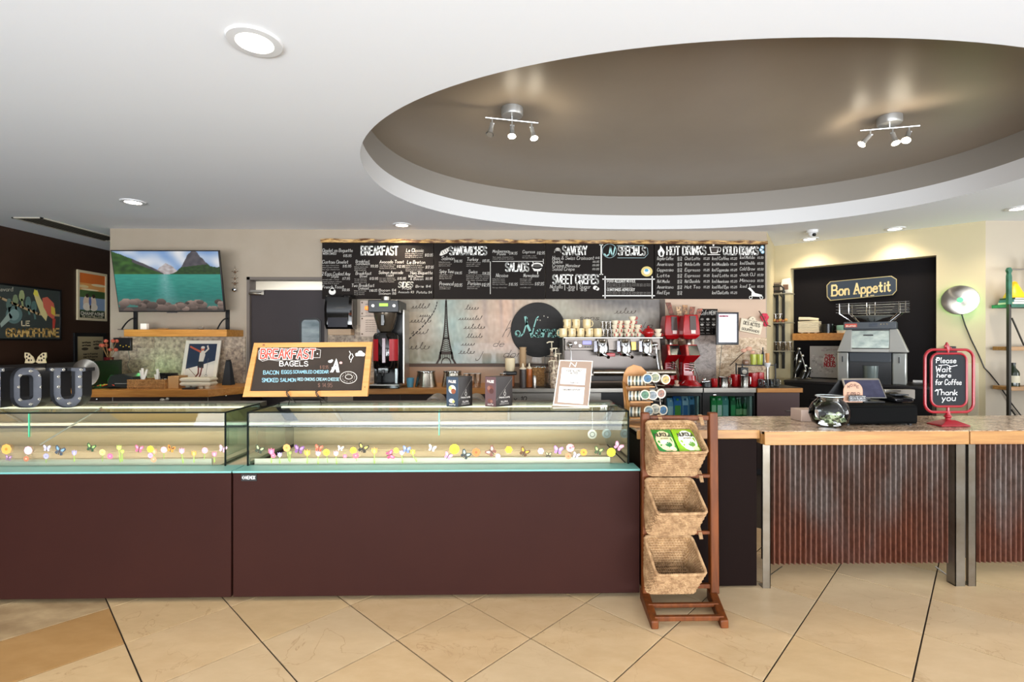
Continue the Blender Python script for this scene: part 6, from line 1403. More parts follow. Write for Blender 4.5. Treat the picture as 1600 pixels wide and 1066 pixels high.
def cuplet(loc, rz, lab, red=True):
    t = thing('espresso_cup', lab, 'cup', loc, rz, 'small white cups on the espresso machine')
    m = MB(); m.lathe([(.001, 0), (.02, 0), (.035, .02), (.04, .045), (.036, .045), (.018, .006), (.001, .004)], 20); m.build('body', whitec, t)
    m = MB(); m.tube([(.036, 0, .038), (.055, 0, .036), (.052, 0, .018), (.032, 0, .014)], .005, 6); m.build('handle', redm if red else whitec, t)
    return t
E0 = None
cols = [(961, 4, 5.44, 'first'), (969, 4, 5.5, 'second'), (980, 4, 5.45, 'third'), (988, 5, 5.5, 'fourth'), (997, 3, 5.45, 'fifth')]
for px, n_, y, cn in cols:
    for j in range(n_):
        p = W(px, 515, y); lab = 'small white cup, %s from the bottom, in the %s cup stack from the left' % (['first', 'second', 'third', 'fourth', 'fifth'][j], cn)
        rz = -1.9 + .4 * j
        if E0 is None: E0 = cuplet((p.x, y, zc), rz, lab)
        else: dup(E0, (p.x, y, zc + j * .0465), rz, lab)
p = W(1013, 515, 5.42); t = thing('teapot', 'small bright red teapot on the right of the espresso machine', 'teapot', (p.x, 5.42, zc))
m = MB(); m.lathe([(.001, 0), (.035, 0), (.06, .035), (.062, .06), (.045, .09), (.02, .105), (.001, .107)], 24); m.build('body', mat('red_gloss', '#a30c12', .18, coat=.4), t)
rg = MATS['red_gloss']; m = MB(); m.ball((0, 0, .115), .013, 12, 8); m.build('lid_knob', rg, t); m = MB(); m.tube([(-.05, 0, .04), (-.08, 0, .06), (-.09, 0, .09)], [.014, .01, .006], 8); m.build('spout', rg, t); m = MB(); m.tube([(.055, 0, .07), (.085, 0, .07), (.085, 0, .035), (.058, 0, .03)], .006, 8); m.build('handle', rg, t)
p = W(1028, 515, 5.42); dup(E0, (p.x, 5.42, zc), 0, 'small white cup at the right end of the espresso machine, lower'); dup(E0, (p.x, 5.42, zc + .0465), 2.0, 'small white cup at the right end of the espresso machine, upper')

# ------------------------------------------------------------------ red grinders
def grinder(loc, lab):
    t = thing('coffee_grinder', lab, 'grinder', loc, 0, 'red coffee grinders right of the espresso machine')
    m = MB(); m.lathe([(.001, 0), (.13, 0), (.13, .02), (.1, .045), (.07, .07), (.065, .12)], 32, caps=True); m.build('base', rg, t)
    m = MB(); m.lathe([(.14, -.004), (.145, .004), (.14, .008)], 32, caps=True); m.build('foot_ring', steel_m, t)
    m = MB(); m.ringf([[(-.075, -.0, z0), (.05, -.0, z0), (.05, .13, z0), (-.075, .13, z0)] if z0 < .3 else [(-.075, -.11, z0), (.08, -.11, z0), (.08, .13, z0), (-.075, .13, z0)] for z0 in (.06, .26, .34)] + [[(-.07, -.06, .46), (.065, -.06, .46), (.065, .12, .46), (-.07, .12, .46)]]); m.build('body', rg, t, bevel=.01)
    m = MB(); m.prism([(-.045, -.112, .345), (.075, -.112, .345), (.06, -.066, .45), (-.04, -.066, .45)], (0, -.004, 0)); m.build('screen', mat('grinder_screen', '#20201f', .15), t, smooth=False)
    m = MB(); m.lathe([(.03, .46), (.03, .5), (.055, .53)], 24, c=(0, .03, 0), caps=True); m.build('collar', steel_m, t)
    m = MB(); m.ringf([[(x * s, .03 + y * s, z) for x, y in ((-1, -1), (1, -1), (1, 1), (-1, 1))] for s, z in ((.06, .52), (.095, .56), (.088, .70), (.075, .79))]); m.build('hopper', rg, t, bevel=.008)
    m = MB(); m.prism([(-.02, -.062, .62), (.05, -.062, .62), (.045, -.052, .775), (-.02, -.052, .775)], (0, -.008, 0)); m.build('hopper_window', mat('bean_window', '#4a3a34', .15), t, smooth=False)
    m = MB(); m.box(-.01, -.075, .58, .04, -.068, .62); m.build('emblem', mat('pale_emblem', '#e7cfc8', .4), t, bevel=.003)
    m = MB(); 
    for z in (.2, .225, .25, .17): m.lathe([(.026, z), (.03, z + .008), (.026, z + .016)], 16, c=(.0, -.06, 0), caps=True)
    m.build('dosing_spout', chrome_m, t)
    m = MB(); m.tube([(.03, -.05, .24), (.07, -.06, .12), (.08, -.05, .05)], .006, 8); m.build('fork', chrome_m, t)
    return t
p = W(1046, 600, 5.68); g0_ = grinder((p.x, 5.62, ZB), 'red coffee grinder partly behind the espresso machine, left of two')
p = W(1079, 600, 5.42); dup(g0_, (p.x, 5.45, ZB), label='red coffee grinder with a dark screen, right of two')
# fan of wrapped straws above the grinders
p = W(1074, 505, 5.68)
t = thing('utensil_crock', 'bunch of patterned paper fans and wooden spoons behind the red grinders', 'utensils', (p.x, 5.75, ZB))
m = MB(); m.lathe([(.001, 0), (.07, 0), (.08, .5), (.07, .5)], 20); m.build('crock', mat('brown_crock', '#7a5a44', .5), t)
for k, (dx, h, c_) in enumerate(((-.2, .95, '#8a4a3a'), (-.08, .9, '#d9b48a'), (.0, .92, '#b88a5e'), (.09, .9, '#a05a44'), (.18, .88, '#b0604a'))):
    m = MB(); m.hexa([(dx * .2 - .01, 0, .45), (dx * .2 + .01, 0, .45), (dx * .2 + .01, .01, .45), (dx * .2 - .01, .01, .45), (dx - .03, 0, h), (dx + .03, 0, h), (dx + .03, .01, h), (dx - .03, .01, h)]); m.build('paper_fan', mat('fan_%d' % k, c_, .6, noise=('#5a3a2c', 40, .2, (1, 1, 1))), t, smooth=False)

# ------------------------------------------------------------------ right end of the back bar
p0, p1 = W(1092, 524, YB - .02), W(1121, 483, YB - .02)
t = thing('cafe_sign', 'small black coffee menu sign with little cup drawings on the wall', 'sign', (p0.x, YB - .02, p0.z))
m = MB(True); m.box(p0.x, YB - .028, p0.z, p1.x, YB - .01, p1.z); m.build('board', board_m, t, bevel=.002)
m = MB(True); f = pl(YB - .028, .001); text(m, 'Cafe', 1095, 492, 7, f, 11, .9, '#d8d5cf', .1); text(m, 'MENU', 1108, 492, 6, f, 12, .9, '#d8d5cf')
for i in range(3):
    for j in range(3): disc(m, 1097 + i * 9, 499 + j * 8.5, 2.6, 1.8 if j < 2 else 1, f, '#c8c4bd' if (i + j) % 2 else '#8c8781', 10); text(m, 'latte', 1094.5 + i * 9, 504.5 + j * 8.5, 1.6, f, 6, .4, '#9a958f')
m.build('chalk_print', paint(), t, smooth=False)
yd = 5.62
p0, p1 = W(1119, 539, yd), W(1154.5, 488, yd)
t = thing('order_screen', 'upright tablet order screen with a white page on a thin stand', 'screen', ((p0.x + p1.x) / 2, yd, p0.z))
m = MB(True); m.box(p0.x, yd, p0.z, p1.x, yd + .02, p1.z); m.build('bezel', mat('navy_black', '#0e1018', .25), t, bevel=.004)
m = MB(True); a, b = W(1123, 535, yd), W(1151, 491, yd); m.box(a.x, yd - .001, a.z, b.x, yd, b.z); m.build('display', mat('lit_page', '#ffffff', .4, emit='#e6e8ff', es=.95), t, smooth=False)
m = MB(True); text(m, 'orders', 1125, 495, 2.5, pl(yd, .002), 12, 1.0, '#e0486a'); ribbon(m, [(1124, 494), (1138, 494)], 2, pl(yd, .0018), '#e8607c'); m.build('page_header', paint(), t, smooth=False)
m = MB(True); m.box((p0.x + p1.x) / 2 - .04, yd + .02, p0.z + .12, (p0.x + p1.x) / 2 + .04, YB - .012, p0.z + .2); m.build('wall_arm', black_m, t, smooth=False)
m = MB(True); m.tube([W(1128, 539, yd + .01), W(1126, 560, 5.8), W(1124, 585, 5.85), W(1123, 600, 5.85)], .003, 6); m.build('cord', mat('grey_cord', '#6b6f66', .5), t)
# tilted cream sign
c = W(1174, 509, YB - .04); R_ = Matrix.Translation(c) @ Matrix.Rotation(radians(11), 4, 'Y')
t = thing('hanging_sign', 'tilted cream plaque with a round top hanging right of the order screen', 'sign', tuple(c))
kx = S(5.92); 
def rp_(u, v, e=0.): return R_ @ Vector((u * kx, -e, -v * kx))
m = MB(True); o1 = [(-17, 11.5), (17, 11.5), (18, -9), (6, -9), (4, -13), (0, -15), (-4, -13), (-6, -9), (-18, -9)]
m.prism([rp_(a, b) for a, b in o1], (0, .016, 0)); m.build('board', mat('cream_board', '#e0d3b8', .5), t, bevel=.002)
m = MB(True); g = lambda u, v: rp_(u, v, .0015); text(m, 'DES ACTES', -13, 0, 5, g, 26, .9, '#4c4238'); text(m, 'de', -2, 4, 2.4, g, 4, .5, '#4c4238'); text(m, 'GOURMANDS', -14, 9, 3.4, g, 28, .7, '#4c4238'); text(m, 'bonjour', -8, -7, 2, g, 16, .4, '#6c6256'); disc(m, 0, -11, .9, .9, g, '#4c4238', 8)
m.build('lettering', paint(), t, smooth=False)
# red silk flower hanging at the shelf end
c = W(1194, 496, YB - .035); t = thing('silk_flower', 'red silk flower on a twig beside the cream plaque', 'flower', tuple(c))
m = MB(True); m.tube([W(1186, 486, 5.85), W(1191, 494, 5.85), W(1198, 508, 5.85), W(1204, 510, 5.85)], .006, 6); m.build('twig', mat('dark_twig', '#4a3426', .7), t)
for k in range(6): a_ = k * pi / 3; m = MB(True); m.ball((c.x + .03 * cos(a_), c.y - .01, c.z + .03 * sin(a_)), .024, 10, 6, (1, .5, 1)); m.build('petal', mat('silk_red', '#d0304c', .6), t)
m = MB(True); m.ball((c.x + .02, c.y, c.z - .08), .03, 10, 6, (1, .5, 1.2)); m.build('bud', MATS['silk_red'], t)

# small two-tier rack with green cups
def oz(px, y=5.45): p = W(px, 600, y); return p.x
t = thing('two_tier_rack', 'small black two-tier rack holding green tumblers, behind the red mugs', 'rack', (oz(1180, 5.72), 5.72, ZB))
x0, x1 = oz(1155, 5.72) - oz(1180, 5.72), oz(1206, 5.72) - oz(1180, 5.72)
for x in (x0, x1): m = MB(); m.box(x - .006, -.08, 0, x + .006, -.068, .24); m.box(x - .006, .068, 0, x + .006, .08, .24); m.build('upright', black_m, t)
m = MB(); m.box(x0, -.08, .215, x1, .08, .225); m.build('upper_shelf', black_m, t, smooth=False)
m = MB(); m.box(x0, -.08, .02, x1, .08, .03); m.build('lower_shelf', black_m, t, smooth=False)
gt = mat('lime_tumbler', '#b7bf4e', .2, coat=.3)
for k, px in enumerate((1177, 1187)):
    m = MB(); m.lathe([(.001, 0), (.03, 0), (.036, .12), (.033, .12), (.028, .006)], 20); small('lime_tumbler', m, gt, ['left', 'right'][k] + ' lime green tumbler on the small two-tier rack', 'tumbler', (oz(px, 5.7), 5.7, ZB + .226)); COL.objects[-1]
t = thing('tea_tin', 'black tin with a round pale window on the left of the two-tier rack', 'tin', (oz(1161, 5.6), 5.6, ZB)); m = MB(); m.box(-.045, -.035, 0, .045, .035, .2); m.build('tin_body', black_m, t, bevel=.004); m = MB(); m.cyl((0, -.037, .15), .028, .004, 20, 'y'); m.build('window', mat('pale_window', '#b9b4a4', .4), t)
m = MB(); m.lathe([(.001, 0), (.034, .0), (.04, .03), (.03, .055), (.001, .055)], 18); small('spice_dome', m, mat('brown_glass', '#8a6a54', .2), 'small brown glass dome on the left of the two-tier rack top', 'jar', (oz(1165, 5.72), 5.72, ZB + .226))
t = thing('shaving_brush', 'white pot with a wooden spatula standing right of the lime tumblers', 'pot', (oz(1199, 5.62), 5.62, ZB + .2)); m = MB(); m.lathe([(.001, 0), (.022, 0), (.036, .04), (.034, .05), (.001, .05)], 18); m.build('pot', white_m, t); m = MB(); m.tube([(0, 0, .04), (0, 0, .09), (0, 0, .16)], [.008, .02, .022], 10); m.build('spatula', mat('beech', '#c98f55', .5), t); m = MB(); m.cyl((0, 0, -.2), .014, .2, 12); m.cyl((0, 0, -.2), .04, .008, 20); m.build('stand', steel_m, t)
p = W(1168, 547, 5.75); t = thing('pink_cloth_flower', 'pale pink bow and twig leaning over the two-tier rack', 'flower', (oz(1160, 5.75), 5.75, ZB + .226))
m = MB(True); m.tube([W(1140, 572, 5.8), W(1156, 556, 5.78), W(1172, 544, 5.75)], .005, 6); m.build('twig', mat('dark_twig', '#4a3426', .7), t)
for a_, b_, r in ((1162, 548, .035), (1170, 545, .04), (1176, 551, .03)): q = W(a_, b_, 5.74); m = MB(True); m.ball(tuple(q), r, 10, 6, (1, .5, .7)); m.build('petal', mat('pink_silk', '#d9a58c', .7), t)
t = bottle((oz(1192, 5.76), 5.76, ZB + .226), .016, .2, black_m, black_m, 'slim black bottle standing at the back of the two-tier rack', None)
# jugs and mugs along the front
sj = mat('pitcher_steel', '#a7a39c', .18, 1.0)
def pitcher(px, r, h, lab, mm=sj, rz=0, y=5.4):
    t = thing('milk_pitcher', lab, 'jug', (oz(px, y), y, ZB), rz, 'milk pitchers and mugs right of the grinders')
    m = MB(); m.lathe([(.001, 0), (r, 0), (r, h * .2), (r * .93, h * .8), (r, h), (r * .94, h), (r * .86, h * .8), (r * .9, .01), (.001, .008)], 26); m.build('body', mm, t)
    m = MB(); m.tube([(r * .95, 0, h * .85), (r * 1.5, 0, h * .85), (r * 1.5, 0, h * .25), (r * .97, 0, h * .2)], .006, 8); m.build('handle', mm, t); return t
pitcher(1130, .058, .105, 'wide steel milk pitcher lying beside the red mug, before the marble', rz=0)
mug((oz(1116, 5.38), 5.38, ZB), .036, .09, rg, 2.6, 'red mug at the left end of the row right of the grinders', 'red mugs on the back bar')
mug((oz(1149, 5.45), 5.45, ZB), .05, .13, rg, 2.9, 'tall red mug between the two steel pitchers', 'red mugs on the back bar')
pitcher(1163, .045, .125, 'taller steel milk pitcher with a handle before the black tin', rz=0, y=5.36)
mug((oz(1177, 5.4), 5.4, ZB), .05, .15, rg, 2.9, 'large red mug with a white script line, right of the taller pitcher', 'red mugs on the back bar')
mug((oz(1187, 5.48), 5.48, ZB), .045, .15, rg, .4, 'red mug behind the clear handled glasses', 'red mugs on the back bar')
gm = mat('grey_glass', '#a8a5a8', .1, .2)
for k, px in enumerate((1188, 1198, 1207, 1213)):
    lab = 'clear handled glass mug in the row at the bar end, %s' % ['leftmost', 'second from left', 'third from left', 'rightmost'][k]
    if k == 0: H0 = mug((oz(px, 5.34), 5.34, ZB), .03, .085, glass('mug_glass', '#dcdfe2', 2.5), 0, lab, 'clear glass mugs at the bar end', name='glass_mug')
    else: dup(H0, (oz(px, 5.34 + .02 * (k % 2)), 5.34 + .02 * (k % 2), ZB), 0, lab)
t = thing('tamper_mat', 'black rubber tamping mat with a cream-handled tamper before the grinders', 'mat', (oz(1060, 5.3), 5.3, ZB)); m = MB(); m.box(-.08, -.045, 0, .1, .06, .016); m.build('mat', black_m, t, bevel=.004)
m = MB(); m.cyl((-.02, 0, .016), .028, .02, 20); m.lathe([(.01, .036), (.02, .05), (.022, .075), (.001, .08)], 16, c=(-.02, 0, 0)); m.build('tamper', mat('cream_tamper', '#d9b9a4', .4), t)
c = (oz(1103, 5.4), 5.4, ZB); t = thing('knock_box', 'round black knock box with a bar beside the right grinder', 'box', c); m = MB(); m.lathe([(.001, 0), (.06, 0), (.055, .05), (.05, .05), (.05, .01)], 24); m.build('bin', black_m, t); m = MB(); m.tube([(-.05, 0, .05), (.05, 0, .06)], .009, 10); m.ball((-.02, 0, .075), .022, 12, 8); m.build('bar', chrome_m, t)

# ------------------------------------------------------------------ glass shelves on the short diagonal wall
dv = (PB - PA).normalized(); nd = Vector((dv.y, -dv.x, 0))
if nd.y > 0: nd = -nd
nd = Vector((dv.y, -dv.x, 0)); 
if nd.dot(Vector((3, -6, 0))) < 0: nd = -nd
RN = math.atan2(nW.x, -nW.y); ang = RN; nd = nW.copy(); dv = Vector((cos(RN), sin(RN), 0))
cw = onW(1219, 500)
def shelf_z(py): return EYE - (py - CY) / F * 6.62
t = thing('wall_rack', 'three-tier glass shelf rack on black uprights in the corner by the niche', 'shelf', (cw.x, cw.y, shelf_z(580)), ang)
ln = .40; wd_ = .24
out = Matrix.Rotation(-ang, 3, 'Z') @ nd   # outward direction in local space (0, +-1)
s_ = 1 if out.y > 0 else -1
zl = [shelf_z(459), shelf_z(505), shelf_z(550)]; z0 = shelf_z(580)
for x in (-.035, .045): m = MB(); m.box(x - .016, s_ * .004 if s_ > 0 else -.03, .02, x + .018, .03 if s_ > 0 else -.004, zl[0] - z0); m.build('upright', black_m, t, bevel=.002)
for z in zl:
    m = MB(); y0, y1 = sorted((s_ * .03, s_ * wd_)); m.box(-.066, y0, z - z0, .19, y1, z - z0 + .012); sf = m.build('glass_shelf', mat('frosted_shelf', '#8d8878', .2), t, bevel=.002)
    for x in (-.035, .045): m = MB(); m.hexa([(x - .006, s_ * .03, z - z0 - .05), (x + .006, s_ * .03, z - z0 - .05), (x + .006, s_ * .032, z - z0 - .05), (x - .006, s_ * .032, z - z0 - .05), (x - .006, s_ * .03, z - z0), (x + .006, s_ * .03, z - z0), (x + .006, s_ * .18, z - z0), (x - .006, s_ * .18, z - z0)]); m.build('bracket', black_m, sf)
def onshelf(u, i, d=.12): p = cw + dv * u + nd * d; return (p.x, p.y, zl[i] + .0125)
sg = None
for i, us, h in ((1, (-.03, .03), .12), (2, (-.03, .03, .09, .15), .12)):
    for k, u in enumerate(us):
        lab = 'clear tumbler on the %s glass shelf, %s' % (['', 'middle', 'lowest'][i], ['leftmost', 'second from left', 'third from left', 'rightmost'][k] if i == 2 else ['left', 'right'][k])
        if sg is None: sg = cup_glass(onshelf(u, i), .034, h, lab, 'clear tumblers on the glass shelves')
        else: dup(sg, onshelf(u, i, .10 + .03 * (k % 2)), label=lab)
t = thing('coffee_bag', 'crumpled white paper bag on the top glass shelf', 'bag', onshelf(.11, 0), ang); m = MB(); m.ringf([[(-.06, -.04, 0), (.06, -.04, 0), (.06, .04, 0), (-.06, .04, 0)], [(-.065, -.045, .08), (.06, -.035, .09), (.065, .04, .08), (-.055, .045, .09)], [(-.05, -.02, .16), (.055, -.025, .17), (.05, .02, .165), (-.055, .02, .16)], [(-.055, -.006, .2), (.05, -.006, .21), (.05, .006, .21), (-.055, .006, .2)]]); m.build('bag', mat('crumpled_white', '#d8d0c0', .7, bump=(30, .6)), t, angle=20); m = MB(); m.box(-.03, -.047, .05, .035, -.043, .12); m.build('brown_print', mat('brown_print', '#7a5a44', .6), t, smooth=False)
t = thing('photo_card', 'small framed dark card at the left of the top glass shelf', 'card', onshelf(-.01, 0), ang); m = MB(); m.box(-.05, -.006, 0, .05, .006, .16); m.build('card', mat('brown_card', '#8a7a66', .6), t, bevel=.002); m = MB(); y_ = .007 * s_; m.box(-.035, min(y_, y_ + .002 * s_), .02, .035, max(y_, y_ + .002 * s_), .14); m.build('dark_print', mat('dark_print', '#4a4038', .6), t, smooth=False)
t = thing('curved_pipe_handle', 'black curved pipe handle reaching over the top glass shelf', 'handle', onshelf(.0, 0, .21), ang); m = MB(); m.tube([(-.14, 0, .05), (-.12, 0, .09), (-.0, 0, .10), (.07, 0, .1), (.1, 0, .07), (.1, 0, .02)], .012, 10); m.tube([(-.02, 0, .03), (.1, 0, .03)], .012, 10); m.build('pipe', black_m, t); m = MB(); m.cyl((.1, 0, 0), .02, .03, 14); m.build('flange', black_m, t)
t = thing('dried_garland', 'brown and gold dried garland on the middle glass shelf', 'garland', onshelf(.03, 1, .2), ang)
for k in range(6): m = MB(); m.ball((-.08 + k * .035, 0, .02 + .012 * (k % 2)), .022, 10, 6); m.build('dried_fruit', [mat('rust_brown', '#8a4a2c', .6), mat('gold_brown', '#b98a4a', .5)][k % 2], t)
# ================================================================== NICHE
RN = math.atan2(nW.x, -nW.y)              # local -y looks out of the angled wall
def niche(px, off, z=0.):                 # point off metres in front of the angled wall on the ray of px
    p = onW(px, 500, off); return (p.x, p.y, z)
ZN = .95
t = thing('back_counter', 'dark counter running below the niche behind the till', 'counter', niche(1350, .35), RN)
A, B = onW(1243, 500), onW(1462, 500)
def wp2(P, o, z): return Vector((P.x, P.y, 0)) + nW * o + Vector((0, 0, z))
m = MB(True); m.prism([wp2(A, -.15, ZN - .03), wp2(B, -.15, ZN - .03), wp2(B, .55, ZN - .03), wp2(A, .55, ZN - .03)], (0, 0, .03)); m.build('worktop', slate_m, t, bevel=.003)
m = MB(True); m.prism([wp2(A, .02, 0), wp2(B, .02, 0), wp2(B, .52, 0), wp2(A, .52, 0)], (0, 0, ZN - .031)); m.build('body', mat('black_cabinet', '#141212', .5, spec=.2), t, smooth=False)
# Bon Appetit plaque on the niche wall
def npl(off): return lambda a, b: onW(a, b, -ND + off)
t = thing('wall_plaque', 'navy plaque with notched corners reading Bon Appetit in gold', 'sign', tuple(npl(.02)(1346, 451)), RN)
o1 = [(1291.5, 446), (1297, 440), (1393, 431), (1401, 436), (1401, 454), (1395, 461), (1297, 470), (1292, 464)]
def inset(pts, k): cx, cy = sum(p[0] for p in pts) / len(pts), sum(p[1] for p in pts) / len(pts); return [(cx + (a - cx) * (1 - k / 55), cy + (b - cy) * (1 - k / 17)) for a, b in pts]
gold = mat('gilt_edge', '#b9a878', .4, .3); navy = mat('navy_board', '#1b2836', .45)
m = MB(True); m.prism([npl(.025)(*p) for p in o1], nW * -.02); m.build('edge', gold, t, smooth=False)
m = MB(True); m.prism([npl(.028)(*p) for p in inset(o1, 1.1)], nW * -.02); m.build('board', navy, t, smooth=False)
m = MB(True); g = lambda a, b: npl(.030)(a, b - (a - 1346) * .083)
text(m, 'Bon Appetit', 1300, 458.5, 16, g, 91, 2.5, '#cdbb88', 0, 0)
for x, yb in ((1299, 458.5), (1302, 443.5), (1334, 458.5), (1343, 458.5), (1352, 463), (1361, 463)): ribbon(m, [(x - .8, yb), (x + 4.6, yb)], 1.1, g, '#cdbb88')
m.build('lettering', paint(), t, smooth=False)
# oak shelf inside the niche
P0, P1 = onW(1243, 526, -ND), onW(1335, 526, -ND); zS1, zS0 = (EYE - (521 - 533) / F * 6.0), (EYE - (532 - 533) / F * 6.0)
def nz_(px, py, off): return onW(px, py, off)
q = nz_(1260, 521, .04); zS1 = q.z; zS0 = nz_(1260, 532, .06).z
t = thing('niche_shelf', 'thick honey oak shelf inside the dark niche beside the juicer', 'shelf', (P0.x, P0.y, zS0))
def off2(P, o, z): return Vector((P.x, P.y, 0)) + nW * o + Vector((0, 0, z))
A1, B1 = onW(1240, 500), onW(1345, 500)
m = MB(True); m.prism([off2(A1, -ND + .002, zS0), off2(B1, -ND + .002, zS0), off2(B1, .06, zS0), off2(A1, .06, zS0)], (0, 0, zS1 - zS0)); m.build('board', oakc, t, bevel=.003)
def ns(px, o=-.03): p = onW(px, 500, o); return (p.x, p.y, zS1)
c = ns(1265); t = thing('white_basket', 'cream slatted basket with a rolled lid on the niche shelf', 'basket', c, RN)
wb = mat('cream_wicker', '#dccfb2', .6)
m = MB()
for r in range(7): m.tube([(-.12, -.06, .025 + r * .021), (.12, -.06, .025 + r * .021), (.12, .06, .025 + r * .021), (-.12, .06, .025 + r * .021)], .0105, 6, closed=True)
m.build('rope_side', wb, t); m = MB(); m.box(-.11, -.05, .01, .11, .05, .16); m.build('lining', wb, t, smooth=False)
m = MB(); m.tube([(-.12, -.03, .2), (.0, -.03, .195), (.11, -.03, .178)], .022, 12); m.build('rolled_lid', wb, t)
for x in (-.08, 0, .08): m = MB(); m.cyl((x, -.04, 0), .014, .02, 10); m.build('foot', wb, t)
c = ns(1294); t = thing('black_tin', 'squat black pot between the cream basket and the teal cup', 'pot', c, RN); m = MB(); m.lathe([(.001, 0), (.075, 0), (.08, .12), (.074, .12), (.07, .01)], 24); m.build('pot', mat('semi_gloss_black', '#0e0e10', .25), t); m = MB(); m.tube([(.07, -.02, .1), (.12, -.02, .09), (.12, -.02, .04), (.075, -.02, .03)], .008, 8); m.build('handle', black_m, t)
c = ns(1315, -.0); t = thing('teal_bowl', 'small teal and white bowl at the right of the niche shelf', 'bowl', c, RN); m = MB(); m.lathe([(.001, 0), (.05, 0), (.055, .035)], 24); m.build('white_foot', mat('ivory', '#e9dfc8', .4), t); m = MB(); m.lathe([(.055, .035), (.056, .09), (.05, .1), (.001, .1)], 24); m.build('teal_band', mat('teal_glaze', '#7fa89a', .3), t)
# framed print with red lettering
t = thing('framed_picture', 'grey floral canvas with a round red text, leaning in the niche', 'picture', tuple(onW(1291, 590, -.08)), RN)
fp = lambda a, b: onW(a, b, -.085)
m = MB(True); m.prism([fp(1266, 589), fp(1314, 591), fp(1314, 541), fp(1266, 541)], nW * .02); m.build('canvas', mat('canvas_edge', '#b9b0a6', .6), t, smooth=False)
cols_ = ['#a39c96', '#8b8580', '#b9b2aa', '#9c8f8c']
m = MB(True); g = lambda a, b: onW(a, b, -.063); 
flat(m, [(1266.5, 588.5), (1313.5, 590.5), (1313.5, 541.5), (1266.5, 541.5)], g, '#aaa39c')
for k in range(60): x, y = random.uniform(1269, 1311), random.uniform(544, 587); disc(m, x, y, random.uniform(1, 3.4), random.uniform(.8, 2), lambda a, b: onW(a, b, -.0625 + .0001 * (k % 5)), cols_[k % 4], 7)
disc(m, 1296, 564, 11, 11.5, lambda a, b: onW(a, b, -.0615), '#c3b8b0', 22)
g = lambda a, b: onW(a, b, -.0605); text(m, 'THINK', 1289, 558, 4, g, 13, 1.1, '#a3343c'); text(m, 'CHEZ', 1289, 565, 6, g, 15, 1.5, '#a8232c'); text(m, 'NOUS', 1288, 573, 6.5, g, 17, 1.6, '#a8232c')
m.build('print', paint(), t, smooth=False)
# hanging silver spoons / cups rack
t = thing('bottle_rack', 'steel rack of dark bottles with silver necks leaning at the left of the niche', 'rack', niche(1255, .05, ZN), RN)
for k, (px, py) in enumerate(((1249, 545), (1254, 556), (1250, 565), (1259, 572), (1266, 576), (1258, 580))):
    q = onW(px, py, .02 + .04 * (k % 3)); Mi = ROOTM[t.name].inverted(); l = Mi @ q
    m = MB(); dn = Vector((-.35, 0, -1)).normalized(); m.tube([l, l + dn * .03, l + dn * .05, l + dn * .17], [.014, .016, .026, .028], 12); b_ = m.build('dark_bottle', mat('dark_bottle', '#1b1a16', .15), t)
    m = MB(); m.ball(tuple(l + Vector((0, -.004, .0))), .022, 12, 8); m.build('silver_cap', chrome_m, b_)
m = MB(); m.tube([(-.09, -.02, 0), (-.07, -.02, .32)], .005, 6); m.tube([(.07, -.02, 0), (-.03, -.02, .36)], .005, 6); m.tube([(-.1, -.04, .004), (.1, -.04, .004)], .005, 6); m.build('frame', steel_m, t)
# ------------------------------------------------------------------ juicer
c = niche(1363, .33, ZN); t = thing('juice_machine', 'large grey citrus juice machine with a wire hopper standing before the niche', 'juicer', c, RN + .06)
jg = mat('juicer_grey', '#a3a29c', .4, .2); jd = mat('juicer_slate', '#3a4047', .4); alu = mat('juicer_aluminium', '#c2c6c2', .3, .6)
Mi = ROOTM[t.name].inverted()
dJ = (Vector(c) - Vector((0, 0, 0))).dot(Vector((ST, CT, 0)))
k_ = (Vector((c[0], c[1], 0))).dot(Vector((ST, CT, 0))) / F         # metres per pixel there
def jx(px): return (px - 1363) * k_ * .88
def jz(py): return (EYE - (py - 533) * k_) - ZN
for s, (a, b) in ((-1, (1313, 1330)), (1, (1392, 1411))):
    m = MB(); m.ringf([[(jx(a), -.14, z), (jx(b), -.16, z), (jx(b), .14, z), (jx(a), .12, z)] for z in (.0, jz(551))]); m.build('side_column', alu, t, bevel=.012)
    x = (jx(a) + jx(b)) / 2; m = MB(); m.box(x - .006, -.165, jz(566), x + .006, -.15, jz(557)); m.build('slot', black_m, t, smooth=False)
    m = MB(); xa, xb = (jx(1313), jx(1335)) if s < 0 else (jx(1388), jx(1414))
    top = (jx(1326), jx(1335)) if s < 0 else (jx(1388), jx(1399))
    m.hexa([(xa, -.17, jz(550)), (xb, -.17, jz(550)), (xb, .14, jz(550)), (xa, .14, jz(550)), (top[0], -.13, jz(515)), (top[1], -.15, jz(515)), (top[1], .12, jz(515)), (top[0], .12, jz(515))]); m.build('shoulder', jg, t, bevel=.006)
m = MB(); m.box(jx(1331), -.1, .0, jx(1391), .13, jz(515)); m.build('core', mat('juicer_dark', '#15171a', .3), t, smooth=False)
m = MB(); m.box(jx(1331), -.165, jz(550), jx(1392), -.1, jz(545)); m.build('lower_sill', jg, t, bevel=.004)
m = MB(); m.hexa([(jx(1332), -.16, jz(544)), (jx(1388), -.16, jz(544)), (jx(1388), -.15, jz(544)), (jx(1332), -.15, jz(544)), (jx(1332), -.145, jz(517)), (jx(1388), -.145, jz(517)), (jx(1388), -.135, jz(517)), (jx(1332), -.135, jz(517))]); m.build('viewing_window', mat('juicer_window', '#7e8e88', .08, .2, noise=('#c9d0c4', 7, .4, (1, 1, 1.6))), t, bevel=.004)
m = MB(); m.box(jx(1352), -.163, jz(525), jx(1366), -.152, jz(523)); m.build('window_pull', black_m, t, smooth=False)
